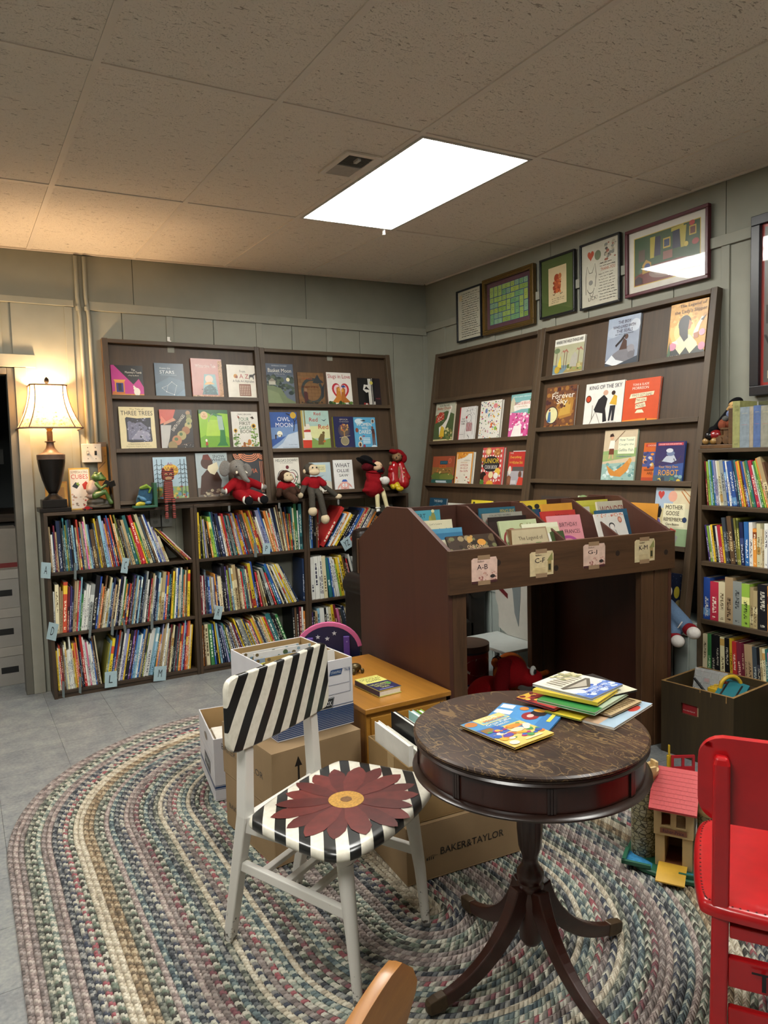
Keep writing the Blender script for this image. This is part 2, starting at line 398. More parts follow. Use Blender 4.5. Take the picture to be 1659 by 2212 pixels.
# ---------------------------------------------------------------- conduit, switch, outlet
t = thing('conduit', 'pair of sage painted conduit pipes running from the ceiling to the switch box', 'pipe', (.295, YB-.018, 0))
for dx in (-.024, .026):
    G().tube([(dx-.012, 0, 2.70), (dx-.012, 0, 2.45), (dx, 0, 2.33), (dx+.006, 0, 1.53)], .0125, 12).build('pipe', SAGE2, t, smooth=40)
    G().tube([(dx-.009, 0, 2.395), (dx-.007, 0, 2.37)], .0165, 12).build('coupling', SAGE2, t, smooth=40)
SWP = P('#D8CFC0', .4, .05, kind='switch_plate')
t = thing('light_switch', 'cream double light switch box under the conduit pipes beside the lamp', 'switch', (.286, YB-.009, 1.482))
G().box(-.05, .05, -.045, 0, -.052, .052).build('box', SWP, t, bevel=.003)
G().box(-.058, .058, -.052, -.045, -.058, .058).build('cover_plate', SWP, t, bevel=.002)
for dx, m in ((-.022, P('#8C8A86', .4, kind='toggle')), (.024, BLACK)):
    G().box(dx-.007, dx+.007, -.053, -.0515, -.014, .014).build('slot', m, t)
    G().box(dx-.004, dx+.004, -.064, -.053, -.003, .009).build('toggle', m if m is BLACK else SWP, t, bevel=.001)
    for dz in (-.035, .035): G().ell((dx, -.052, dz), (.0035, .002, .0035), seg=8, rings=4).build('screw', P('#77736A', .3, metal=.7, kind='screw'), t)
t = thing('wall_outlet', 'grey double wall outlet inside the bookcase below the tiger puppet', 'outlet', (.70, YB-.009, 1.045))
OUT = P('#8B8D88', .5, kind='outlet')
for dx in (-.037, .037):
    G().box(dx-.035, dx+.035, -.03, 0, -.06, .06).build('cover_plate', OUT, t, bevel=.002)
    for dz in (-.024, .024):
        G().lathe([(.016, 0), (.016, .004)], 14, M=Matrix.Translation((dx, -.03, dz)) @ Matrix.Rotation(rad(90), 4, 'X')).build('socket', P('#767873', .5, kind='socket'), t)
        for ex in (-.006, .006): G().box(dx+ex-.0012, dx+ex+.0012, -.0352, -.034, dz-.003, dz+.005).build('slot', BLACK, t)
G().tube([(0, -.03, .02), (.0, -.034, -.1), (.02, -.03, -.25)], .004, 8).build('cord', BLACK, t, smooth=True)
tag(G().box(XR-.9, XR-.02, YB-.02, YB-.009, 0, .09).build('baseboard_back', SAGE2), kind='structure')
# ---------------------------------------------------------------- bookcases along the back wall
def bookcase(x0, x1, label, group):
    t = thing('bookcase', label, 'bookcase', (x0, 2.228, 0), group=group); w = x1-x0; d = .204
    for a in (0, w-.021): G().box(a, a+.021, 0, d, 0, 1.111).build('side_panel', SHELF['z'], t, bevel=.0015)
    G().box(0, w, 0, d, 1.111, 1.13).build('top', SHELF['x'], t, bevel=.0015)
    for z in (.77, .395, .045): G().box(.0215, w-.0215, 0.001, d, z-.019, z).build('shelf', SHELF['x'], t, bevel=.0015)
    G().box(.0215, w-.0215, .008, .024, 0, .026).build('kick_board', SHELF['x'], t)
    for fx in ((.3, .75) if x0 > .5 else ()):
        g = G(); g.box(w*fx-.007, w*fx+.007, -.001, .001, 1.072, 1.111); g.box(w*fx-.007, w*fx+.007, 0, .03, 1.109, 1.111); g.build('metal_bracket', P('#8C8F8D', .35, metal=.3, kind='zinc'), t)
    return t
bookcase(-.025, .8675, 'dark stained bookcase below the table lamp, packed with picture books', 'dark bookcases along the back wall')
bookcase(.8695, 1.668, 'dark stained bookcase below the plush elephant, packed with picture books', 'dark bookcases along the back wall')
bookcase(1.670, 2.535, 'dark stained bookcase beside the corner, partly hidden by the book bin', 'dark bookcases along the back wall')
# ---------------------------------------------------------------- book bodies
def boards(g, w, h, t, b=.0022, M=None):
    """cover of a book: x = width (spine at x=0), y = thickness, z = height"""
    g.box(0, w, 0, b, 0, h, 0, M); g.box(0, w, t-b, t, 0, h, 0, M); g.box(0, b, b, t-b, 0, h, 1, M); return g
def spine_mat(base, ink, accent):
    key = ('sp', base, ink, accent)
    if key in MATS: return MATS[key]
    m, nt, b = newmat('spine_'+base.lstrip('#'))
    tc = N(nt, 'ShaderNodeTexCoord'); sp = N(nt, 'ShaderNodeSeparateXYZ'); nt.links.new(tc.outputs['Generated'], sp.inputs[0])
    oi = N(nt, 'ShaderNodeObjectInfo'); gx, gy, gz = sp.outputs; R = oi.outputs['Random']
    cm = N(nt, 'ShaderNodeCombineXYZ')
    nt.links.new(math_(nt, 'MULTIPLY', gx, 2.2), cm.inputs[0]); nt.links.new(math_(nt, 'ADD', math_(nt, 'MULTIPLY', gz, 42.), math_(nt, 'MULTIPLY', R, 300.)), cm.inputs[2])
    no = S(N(nt, 'ShaderNodeTexNoise'), Scale=1.0, Detail=1.0); nt.links.new(cm.outputs[0], no.inputs['Vector'])
    ink_f = math_(nt, 'GREATER_THAN', no.outputs['Fac'], .5)
    def band(v, a, c): return math_(nt, 'MULTIPLY', math_(nt, 'GREATER_THAN', v, a), math_(nt, 'LESS_THAN', v, c))
    r2 = math_(nt, 'FRACT', math_(nt, 'MULTIPLY', R, 7.31)); lo = math_(nt, 'MULTIPLY', r2, .45); hi = math_(nt, 'ADD', lo, .42)
    zone = band(gz, lo, hi)
    zone2 = band(gz, .06, .11)
    col = band(gx, .27, .73)
    mask = math_(nt, 'MULTIPLY', math_(nt, 'MULTIPLY', ink_f, col), math_(nt, 'MAXIMUM', zone, zone2))
    mask = math_(nt, 'MULTIPLY', mask, math_(nt, 'LESS_THAN', gy, .01))
    r3 = math_(nt, 'FRACT', math_(nt, 'MULTIPLY', R, 13.7)); r4 = math_(nt, 'FRACT', math_(nt, 'MULTIPLY', R, 29.3))
    acc = math_(nt, 'MULTIPLY', math_(nt, 'GREATER_THAN', r3, .55), band(gz, math_(nt, 'MULTIPLY', r4, .8), math_(nt, 'ADD', math_(nt, 'MULTIPLY', r4, .8), .17)))
    m1 = N(nt, 'ShaderNodeMix', data_type='RGBA'); m1.inputs[6].default_value = lin(base); m1.inputs[7].default_value = lin(accent); nt.links.new(acc, m1.inputs[0])
    m2 = N(nt, 'ShaderNodeMix', data_type='RGBA'); m2.inputs[7].default_value = lin(ink); nt.links.new(m1.outputs[2], m2.inputs[6]); nt.links.new(mask, m2.inputs[0])
    hs = N(nt, 'ShaderNodeHueSaturation'); nt.links.new(m2.outputs[2], hs.inputs['Color'])
    nt.links.new(math_(nt, 'ADD', .485, math_(nt, 'MULTIPLY', r3, .03)), hs.inputs['Hue']); nt.links.new(math_(nt, 'ADD', .78, math_(nt, 'MULTIPLY', r4, .4)), hs.inputs['Value'])
    nt.links.new(hs.outputs[0], b.inputs['Base Color']); b.inputs['Roughness'].default_value = .38
    MATS[key] = m; return m
PAL = dict(w=('white', '#D8D8D0', '#38384A', '#B9C4C4'), c=('cream', '#D2C8A2', '#5A4A2E', '#B98F50'), k=('black', '#17171B', '#B8B4A4', '#3A3A44'), n=('navy', '#1E2A4A', '#C4C8D0', '#3E5078'),
    b=('blue', '#2C5AA0', '#E4E6E0', '#6FA4D0'), s=('light blue', '#86AEC0', '#2C4A5A', '#D4DED8'), t=('teal', '#2F6A6C', '#D0D8CC', '#1E4448'), g=('green', '#3A7A44', '#DDE4C8', '#204A2C'),
    l=('lime green', '#8FB044', '#2A3A1C', '#E0DC90'), y=('yellow', '#D9B930', '#4A3A10', '#C43A2C'), o=('orange', '#D4843C', '#F0E4C8', '#7A3418'), r=('red', '#B83230', '#F0E0CC', '#E0B040'),
    m=('maroon', '#6E2530', '#D8C0A0', '#3A1820'), p=('purple', '#46356A', '#D4CCE0', '#8A6AA8'), q=('pink', '#CC6A90', '#F4E8E8', '#7A2C58'), v=('lavender', '#8E90B4', '#3A3650', '#D6D4E0'),
    e=('grey', '#8B908C', '#2E3236', '#C4C8C2'), a=('tan', '#AC9670', '#463624', '#D8C8A0'), u=('brown', '#5E4632', '#D4C098', '#8A6C44'), d=('charcoal', '#39424A', '#A8B0AC', '#5E6C70'), i=('olive', '#7A7A34', '#E4DCA0', '#3E4420'))
ONES = 'first second third fourth fifth sixth seventh eighth ninth tenth eleventh twelfth thirteenth fourteenth fifteenth sixteenth seventeenth eighteenth nineteenth'.split()
TENS = {20: 'twent', 30: 'thirt', 40: 'fort', 50: 'fift', 60: 'sixt', 70: 'sevent'}
def ordinal(n):
    if n < 20: return ONES[n-1]
    t = TENS[n//10*10]
    return t+'ieth' if n % 10 == 0 else f'{t}y-{ONES[n % 10-1]}'
def fill(seq, F, x0, x1, lean, where, group, hbase=.178, hstep=.0165, depth=(.165, .195), start=0, name='picture_book', cat='book', old=False, jit=.012, kind='picture book', rnd=None, mesh_sink=None, end='left'):
    """stand books side by side, spines out, each against its neighbour. F: frame with x along the shelf, y into it, z up"""
    toks = seq.split(); n = len(toks); rnd = rnd or random.Random(n*13+int(abs(x0)*100))
    def la(q):
        for (p0, a0), (p1, a1) in zip(lean, lean[1:]):
            if q <= p1: return rad(a0+(a1-a0)*(q-p0)/max(p1-p0, 1e-6))
        return rad(lean[-1][1])
    hs = [hbase+hstep*int(t[1])+rnd.uniform(-.004, .004) for t in toks]
    ws = [(2.0 if t[0].isupper() else 1.0)*rnd.uniform(.8, 1.2) for t in toks]
    if old: ws = [w*rnd.uniform(.9, 1.1) for w in ws]
    def lay(T):
        out = []; prev = None
        for k in range(n):
            a = la(k/max(n-1, 1)); t = T*ws[k]; up = (-math.sin(a), math.cos(a)); rt = (math.cos(a), math.sin(a)); h = hs[k]
            lift = 0 if a >= 0 else t*math.sin(-a)
            L0 = (0, lift); L1 = (h*up[0], lift+h*up[1])
            if prev is None: x = x0+(0 if a < 0 or start else max(0, -L1[0]))
            else:
                (p0, p1) = prev; lo = max(p0[1], L0[1]); hi = min(p1[1], L1[1])
                def at(s0, s1, z): return s0[0]+(s1[0]-s0[0])*(z-s0[1])/(s1[1]-s0[1])
                x = max(at(p0, p1, z)-at(L0, L1, z) for z in (lo, hi))+.0004
            out.append((x, lift, a, t, h))
            R0 = (x+t*rt[0], lift+t*rt[1]); prev = (R0, (R0[0]+h*up[0], R0[1]+h*up[1]))
        return out, max(prev[0][0], 0 if lean[-1][1] >= 0 else prev[1][0]) if lean[-1][1] >= -2 else prev[1][0]
    lo, hi = .001, .08
    for _ in range(40):
        T = (lo+hi)/2
        if lay(T)[1] > x1: hi = T
        else: lo = T
    res, _e = lay(lo)
    for k, (x, lift, a, t, h) in enumerate(res):
        colname, base, ink, acc = PAL[toks[k][0].lower()]
        d = rnd.uniform(*depth); yj = rnd.uniform(0, jit)
        B = F @ Matrix.Translation((x, .008+yj, lift)) @ Matrix.Rotation(-a, 4, 'Y')
        g = G(); b = min(.002, t*.22)
        g.box(0, b, 0, d, 0, h); g.box(t-b, t, 0, d, 0, h); g.box(b, t-b, 0, b, 0, h)
        if mesh_sink is not None:
            sg, sm = mesh_sink
            def mi(c):
                if c not in sm: sm.append(c)
                return sm.index(c)
            ia, ii, ip = mi(base), mi(ink), mi('#DCD8CC')
            sg.box(0, b, 0, d, 0, h, ia, B); sg.box(t-b, t, 0, d, 0, h, ia, B); sg.box(b, t-b, 0, b, 0, h, ia, B); sg.box(b, t-b, b, d-.003, .003, h-.003, ip, B)
            z = h*rnd.uniform(.1, .4)
            while z < h*.85:
                z2 = z+rnd.uniform(.006, .03)
                sg.add([(t*.3, -.0004, z), (t*.7, -.0004, z), (t*.7, -.0004, z2), (t*.3, -.0004, z2)], [(0, 1, 2, 3)], ii, B); z = z2+rnd.uniform(.003, .012)
                if rnd.random() < .12: break
            continue
        size = ('thick' if toks[k][0].isupper() else 'slim')+' '+colname
        lab = f'{size} {kind}, {ordinal(start+k+1)} from the {end}, {where}'
        o = g.build(name, spine_mat(base, ink, acc)); o.matrix_world = B
        tag(o, lab, cat, group)
        pg = G(); pg.box(b, t-b, b, d-.003, .003, h-.003); pg.build('pages', OLDPAPER if old else PAPER, o)
def FB(z): return frame((0, 2.232, z+.0005), (1, 0, 0), (0, 1, 0), (0, 0, 1))
G1, G2, G3 = 'picture books in the bookcase below the lamp', 'picture books in the bookcase below the elephant', 'picture books in the corner bookcase'
A1, A2, A3 = 'top shelf below the lamp', 'middle shelf below the lamp', 'bottom shelf below the lamp'
fill('a6 w3 n4 m6 a4 N8 k8 d5 t9 i6 t8 n8 k8 s6 n5 a5 r8 n5 a7 e6 q7 c9 s6 n6 U4 d6 y8 u7 u8 S9 v7 o6 m8 b9 r8 k7 o9 c6 i9 k8 u7 e5 A7 T9 l4 r4 R9 y6 g6 C9 D8 u8 w9 b9 w6 v4 c3 c0', FB(.77), -.0025, .70, ((0, 1), (.25, 3), (.5, 7), (.75, 13), (1, 19)), A1, G1)
fill('u7 k7 y7 m6 r6 w5', FB(.77), .80, .846, ((0, 42), (1, 43)), A1, G1, start=57)
fill('w5 C7 a6 a5 R8 m6 p6 n5 a8 c8 r8 s9 g3 w4 w6 w6 E6 K9 b9 a6 o5 u9 c3 w4 c8 s6 n8 a5 k6 c7 n8 k6 w8 g7 o5 n5 r5 k8 p8 u7 s8 c6 n7 s7 k7 n8 e9 w6 k8 r6 a8 w7 n6 n6 s8 c6 A8 b7 r8 t7 k9 y8 l4 w9 b9 c6 w9 t8 o6 c8 u9 Y8', FB(.395), -.0025, .835, ((0, -1), (.08, -5), (.3, -10), (.55, -10), (.8, -7), (1, -3.5)), A2, G1)
fill('y4 w5 r6 m5 u5 e6 c7 w4 w4 w9 c4 y6 o6 r6 o8 n3 k8 R9 w8 w7 q6 w6 W5 b6 u8 k8 c8', FB(.045), -.0025, .25, ((0, 1), (.6, 4), (1, 5)), A3, G1)
fill('i4 s5 Y6 n9 b7 r9 e8 k8 w8 V9 y7 K8 p8 m8 b8 s6 s6 w6 b8 a8 n9 i6 w6 W8 s8 S8 t6 o5 v9 a7 a9 w9 c7 e7 m8 u7 c8 k6 d7 m8 t8 o7 r8 s9 p8 r9 o9 c7 y7', FB(.045), .262, .835, ((0, -10), (.5, -12), (.8, -8), (1, -6)), A3, G1, start=27)
SINK = (G(), [])
B1, B2, B3 = 'top shelf below the elephant', 'middle shelf below the elephant', 'bottom shelf below the elephant'
fill('y8 k6 i6 v5 a5 k4 o4 L6 t8 n8 k6 N7 w6 o6 r7 t6 k6 e6 t6 r7 w6 v7 y7 r5 b6 m7 D6 o8 Y7 s5 r8 y8 m8 c4 w5 V8 b9 c4 O7 c7 r6 w8 N8 c8 u9 c6 e8 o6 n8 i5 r5 t8 c7 G9 w6 T9', FB(.77), .893, 1.645, ((0, 0), (.12, 8), (.3, 11), (.5, 15), (.65, 16), (.8, 10), (.9, 4), (1, 1)), B1, G2)
fill('m5 w5 m5 d7 n4 b4 a4 w4 v4 o5 n5 C4 k8 K9 p8 l6 u8 s7 c7 A8 u7 C6 r5 t6 d7 c6 m7 Y8 b9 k6 r4 a3 c5 k5 E6 r4 t7 B8 c8 k5 w7 y7 w8 y8 C8 n7', FB(.395), .893, 1.60, ((0, 0), (.2, 3), (.5, 6), (.65, 8), (.8, 20), (1, 26)), B2, G2)
fill('n8', FB(.395), 1.632, 1.645, ((0, 0), (1, 0)), B2, G2, start=46)
fill('o6 u6 C6 G6 b6 k6 y7 s6 n6 n5 v5 t6 i5 w4 n5 u6 w6 m6 p5 y8 k6 w7 e7 e7 y7 n7 y5 w5 r6 v5 y7 o7 c8 n6 w5 c7 o6 c7 y7 r7 e7 T8 t8 k8 k8 k7 G7', FB(.045), .893, 1.53, ((0, 0), (.1, 4), (.25, 12), (.4, 19), (.7, 21), (1, 20)), B3, G2, mesh_sink=SINK)
fill('k8 u8 k8 m8 w8 o6', FB(.045), 1.55, 1.645, ((0, 1), (1, 0)), B3, G2, start=47, mesh_sink=SINK)
H1, H2, H3 = 'top shelf of the corner bookcase', 'middle shelf of the corner bookcase', 'bottom shelf of the corner bookcase'
fill('s6 b6 k7 k7 u7 r6', FB(.77), 1.694, 1.775, ((0, 2), (1, 0)), H1, G3, mesh_sink=SINK)
fill('R9 k6 b6 w6 o6 w6 y5 k7 k7 n8 b8 a8 r8 c8 n7 w7 e7 o6 k8 o5', FB(.77), 1.779, 2.28, ((0, -33), (1, -34)), H1, G3, start=6, mesh_sink=SINK)
fill('W8 W8 w8 w8 C8', FB(.395), 1.694, 1.83, ((0, 2), (1, 3)), H2, G3, mesh_sink=SINK)
fill('T7 b7 w7 w7 w6 l4 Y7 w7 Y8 u7 k7 r6 k6 w8 e7 w7', FB(.395), 1.845, 2.12, ((0, 7), (1, 15)), H2, G3, start=5, mesh_sink=SINK)
fill('p5 k5 a5 s6 w6 w6 k6 w6 c6 y7 m7 q5 u5 d5 n6 c5 w5 y7', FB(.045), 1.694, 2.10, ((0, 0), (.5, 6), (1, 20)), H3, G3, mesh_sink=SINK)
tag(SINK[0].build('shelved_books', [C(c) for c in SINK[1]]), 'mixed picture books filling the corner bookcase and the bottom shelf below the elephant', 'books', kind='stuff')
# ---------------------------------------------------------------- sloping display racks
def rack(F, w, h, ledges, label, group, axis, caps=(True, True), plywood='y'):
    """F: frame with x along the rack, y back towards the wall, z up the slope"""
    t = thing('display_rack', label, 'display rack', M=F, group=group); d = .046; r = .036
    ax = RACKW
    if caps[0]: G().box(0, r, 0, d, -.005, h).build('upright', ax['z'], t, bevel=.002)
    if caps[1]: G().box(w-r, w, 0, d, -.005, h).build('upright', ax['z'], t, bevel=.002)
    G().box(r*caps[0], w-r*caps[1], .0, d, h-.028, h-.003).build('top_rail', ax['x'], t, bevel=.002)
    G().box(r*caps[0], w-r*caps[1], d-.008, d-.002, 0, h-.029).build('back_panel', PLY['z'], t)
    for z in ledges:
        g = G(); g.box(r*caps[0]+.0003, w-r*caps[1]-.0003, 0, d-.0085, z-.026, z-.016); g.box(r*caps[0]+.0003, w-r*caps[1]-.0003, -.001, .011, z-.026, z); g.build('ledge', ax['x'], t, bevel=.0015)
    return t
SB = Vector((0, .1279, .9918)); NB = Vector((0, .9918, -.1279))
SRk = Vector((.1467, 0, .989)); NR = Vector((.989, 0, -.1467))
def RB(u, v=0, off=0): return frame(Vector((u, 2.262, 1.1325))+SB*v+NB*off, (1, 0, 0), NB, SB)
def RR(u, v=0, off=0): return frame(Vector((2.60, -u, .65))+SRk*v+NR*off, (0, -1, 0), NR, SRk)
rack(RB(.384), 1.046, 1.082, (.72, .376, .045), 'sloping stained display rack with three ledges above the lamp-side bookcase', 'sloping book display racks', 'x')
rack(RB(1.431), 1.07, 1.078, (.684, .361, .05), 'sloping stained display rack with three ledges above the corner bookcase', 'sloping book display racks', 'x')
rack(RR(-2.25, -.095), 1.196, 1.664, (1.302, .978, .657, .338), 'narrower sloping display rack against the side wall, nearest the corner, top ledge empty', 'sloping book display racks', 'y')
rack(RR(-1.053, -.095), 1.245, 1.667, (1.351, 1.025, .70, .372, .06), 'wider sloping display rack against the side wall under the framed pictures', 'sloping book display racks', 'y')
# picture pegs over the racks
# ---------------------------------------------------------------- bookcase on the side wall
t = thing('bookcase', 'stained bookcase of chapter books and old hardcovers beside the toy crate', 'bookcase', (2.667, -.206, 0))
L = 1.0
for y in (-.021, -L): G().box(0, .205, y, y+.021, 0, 1.389).build('side_panel', RACKW['z'], t, bevel=.0015)
G().box(0, .205, -L, 0, 1.389, 1.408).build('top', RACKW['y'], t, bevel=.0015)
for z in (1.134, .86, .572, .3, .05): G().box(0, .205, -L+.0215, -.0215, z-.022, z).build('shelf', RACKW['y'], t, bevel=.0015)
def FR(z): return frame((2.672, -.228, z+.0005), (0, -1, 0), (1, 0, 0), (0, 0, 1))
GR = 'chapter books in the side wall bookcase'
kw = dict(depth=(.13, .15), kind='paperback', name='paperback_book', jit=.006)
fill('m3 l3 s3 g3 b3 v3 w3 C3 E3 b3 w3 b3 B3 n3 t3 o3 y3 m3 b3 a3 g3 t3 R3 w2 g3 l3 o4 A4 u3', FR(1.134), .002, .36, ((0, 5), (.5, 10), (1, 16)), 'top shelf beside the wide rack', GR, hbase=.165, hstep=.017, **kw)
fill('p1 l1 w1 y1 k1 w1 R1 y1 D4 k4 U5 k4 i4 i4 N3 B3 W3 O1 C3 c1 a1 W3 v1 Y1 L2', FR(.86), .006, .375, ((0, 9), (.5, 7), (.65, 2), (1, 0)), 'second shelf beside the wide rack', GR, hbase=.165, hstep=.013, **kw)
kw = dict(depth=(.14, .16), kind='old hardcover', name='hardcover_book', jit=.004, old=True)
fill('B4 R3 C3 A5 E4 L4 a3 a2 K4 O4', FR(.572), .002, .37, ((0, 0), (1, 1)), 'third shelf beside the wide rack', 'old hardcovers in the side wall bookcase', hbase=.15, hstep=.014, **kw)
fill('C4 G4 K4 K4 C4 K4 y4 R3 M3 m3 a3 A3 D3 k3 a3 c3 t3 Q2', FR(.3), .002, .37, ((0, 0), (.5, 3), (1, 4)), 'lowest shelf, above the toy crate', 'old hardcovers in the side wall bookcase', hbase=.15, hstep=.012, **kw)
# ---------------------------------------------------------------- picture books on the racks
def story(F, name, label, w, h, t, cover, spine, shapes, group, rot=0, gloss=None, pages=True, cat='book', open_top=True):
    """book with its front cover facing -y; x = 0 at its spine, bottom on z = 0"""
    M = F @ Matrix.Rotation(rad(rot), 4, 'Y') if rot else F
    g = G(); b = min(.0025, t*.25); boards(g, w, h, t, b)
    o = g.build(name, [gloss or C(cover), C(spine)]); o.matrix_world = M; tag(o, label, cat, group)
    G().box(b, w-.004, b, t-b, .003, h-.003).build('pages', PAPER, o)
    art(o, shapes, 0, 0, w, h)
    return o
GB = 'picture books facing out on the racks'
def onB(u, ledge, w, h, t, cover, spine, shapes, label, rot=0, **k):
    return story(RB(u, ledge-.0152, .0373-t), 'story_book', label, w, h, t, cover, spine, shapes, GB, rot, **k)
def onR(u, ledge, w, h, t, cover, spine, shapes, label, rot=0, off=0, **k):
    return story(RR(u, ledge-.0152-.095, .0373-t-off), 'story_book', label, w, h, t, cover, spine, shapes, GB, rot, **k)
R_, E_, P_, T_, L_, S_ = 'r', 'e', 'p', 't', 'l', 's'
HEART = [(.5+.36*math.sin(t)**3, .52+.03*(13*math.cos(t)-5*math.cos(2*t)-2*math.cos(3*t)-math.cos(4*t))*.72) for t in [i*math.pi/16 for i in range(32)]]
def heart(cx, cy, s): return [(cx+(x-.5)*s, cy+(y-.5)*s) for x, y in HEART]
def arc(cx, cy, rx, ry, a0, a1, n=12): return [(cx+rx*math.cos(rad(a0+(a1-a0)*i/n)), cy+ry*math.sin(rad(a0+(a1-a0)*i/n))) for i in range(n+1)]
# --- back wall, left rack, top ledge
onB(.428, .72, .197, .212, .012, '#C0308A', '#B02A70', [(R_, 0, 0, 1, 1, '#BE2F86'), (P_, [(.1, 1), (1, 1), (1, .35), (.86, .6), (.68, .42)], '#15120F'), (R_, 0, 0, 1, .13, '#D88A34'), (P_, [(.02, .1), (.4, .13), (.4, .2), (.02, .2)], '#C46E28'),
    (R_, .1, .18, .4, .5, '#D98B3A'), (R_, .14, .18, .36, .46, '#2C2A78'), (R_, .2, .22, .3, .44, '#0E0E14'), (P_, [(.1, .5), (.06, .56), (.44, .56), (.4, .5)], '#E0A23E'), (E_, .78, .2, .1, .12, '#EDE3D2'), (E_, .72, .3, .05, .05, '#EDE3D2'), (E_, .69, .36, .025, .03, '#EDE3D2'),
    (L_, [(.86, .12), (.75, .07), (.6, .09), (.5, .05)], .02, '#EDE3D2'), (T_, "The\nMummy's Tomb", .7, .82, .52, .16, '#EFE6D6'), (T_, 'a Pop-Up Book', .7, .69, .34, .045, '#EFE6D6')], "magenta and black picture book about a mummy's tomb with a white mouse")
onB(.702, .72, .19, .238, .01, '#3F566A', '#2A3C4C', [(R_, 0, 0, 1, 1, '#3E5568'), (P_, [(0, 0), (1, 0), (1, .5), (.5, .62), (0, .4)], '#4E6A7E'), (P_, [(.55, 0), (1, 0), (1, .3)], '#5E7C92'), (T_, 'Know the', .36, .86, .36, .05, '#DCE6EA'), (T_, 'STARS', .42, .75, .5, .09, '#E8EEF0'), (L_, [(.2, .67), (.75, .67)], .006, '#B8C8D0'),
    (L_, [(.22, .3), (.36, .2), (.42, .38), (.56, .48), (.72, .38), (.62, .12), (.36, .2)], .008, '#D4DEE2'), (L_, [(.42, .38), (.2, .3)], .006, '#D4DEE2'), (E_, .22, .3, .014, .012, '#FFFFFF'), (E_, .36, .2, .014, .012, '#FFFFFF'), (E_, .56, .48, .014, .012, '#FFFFFF'), (E_, .72, .38, .014, .012, '#FFFFFF'), (E_, .62, .12, .014, .012, '#FFFFFF')], 'dark blue paperback of star constellations on the top ledge')
onB(.943, .72, .212, .279, .016, '#C08C80', '#B4432E', [(R_, 0, 0, 1, 1, '#BD8479'), (R_, .87, .08, 1, .96, '#B4804A'), (R_, 0, 0, 1, .1, '#B07C50'), (S_, 60, .87, .08, 1, .96, ['#5A3A1C', '#D8B080'], .008, .014), (S_, 50, 0, 0, 1, .1, ['#5A3A1C', '#E0C090'], .01, .018), (P_, [(.32, .12), (.82, .12), (.76, .62), (.4, .62)], '#7FA9AC'), (P_, [(.3, .12), (.8, .12), (.72, .3), (.58, .38), (.4, .3)], '#3C6468'), (E_, .55, .5, .13, .1, '#D8C4B0'),
    (P_, [(.38, .36), (.72, .38), (.6, .44), (.45, .42)], '#D8A860'), (S_, 30, .3, .12, .8, .34, ['#2E4E54', '#5A8084'], .01, .03), (T_, 'Wintertime Tale', .46, .82, .66, .08, '#E8D8D0')], 'tall pink picture book in a shiny plastic jacket on the top ledge', gloss=P('#C9A59C', .1, .05, 20, coat=1, kind='plastic_jacket'))
onB(1.19, .72, .222, .248, .012, '#E2DCCD', '#D8D0BE', [(T_, 'From', .5, .82, .18, .07, '#3A332C'), (T_, 'A Z', .54, .68, .3, .12, '#A82A34'), (E_, .27, .68, .065, .06, '#C98E3A'), (E_, .3, .66, .04, .04, '#8E4A2A'), (P_, [(.7, .6), (.72, .6), (.74, .66), (.82, .66), (.84, .6), (.86, .6), (.86, .7), (.92, .74), (.9, .78), (.84, .74), (.72, .73)], '#34302C'), (T_, 'A Folk Art Alphabet', .52, .53, .7, .09, '#3A332C'), (R_, .36, .12, .74, .46, '#8A5A44')]
    + [(R_, .39+.055*i, .15+.047*j, .39+.055*i+.027, .15+.047*j+.024, '#E9DDC8') for i in range(6) for j in range(6)], 'cream folk art alphabet book with red letters A and Z')
# middle ledge
onB(.457, .376, .22, .287, .014, '#D9CB9E', '#C8B888', [(R_, 0, 0, 1, 1, '#D8CA9C'), (T_, 'The Tale of', .5, .95, .4, .035, '#6A5C3E'), (T_, 'THREE TREES', .5, .86, .9, .1, '#2E2820'), (P_, [(.17, .22), (.3, .2), (.88, .21), (.9, .24), (.88, .5), (.89, .76), (.5, .74), (.2, .77), (.16, .74), (.18, .5)], '#23222C'), (P_, [(.22, .26), (.84, .25), (.84, .5), (.6, .66), (.4, .64), (.22, .7)], '#6A6A80'), (P_, [(.3, .28), (.84, .27), (.84, .4), (.55, .5)], '#8C8CA0'), (S_, 70, .2, .22, .86, .74, ['#1A1A22', '#3E3E52', '#7C7C94', '#A4A4B4'], .01, .035),
    (T_, 'A TRADITIONAL FOLK TALE', .5, .16, .6, .025, '#4A402C'), (T_, 'Retold by Angela Elwell Hunt', .5, .11, .7, .025, '#4A402C'), (T_, 'Illustrated by Tim Jonke', .5, .065, .6, .025, '#4A402C')], 'tan picture book titled Three Trees with a dark square picture')
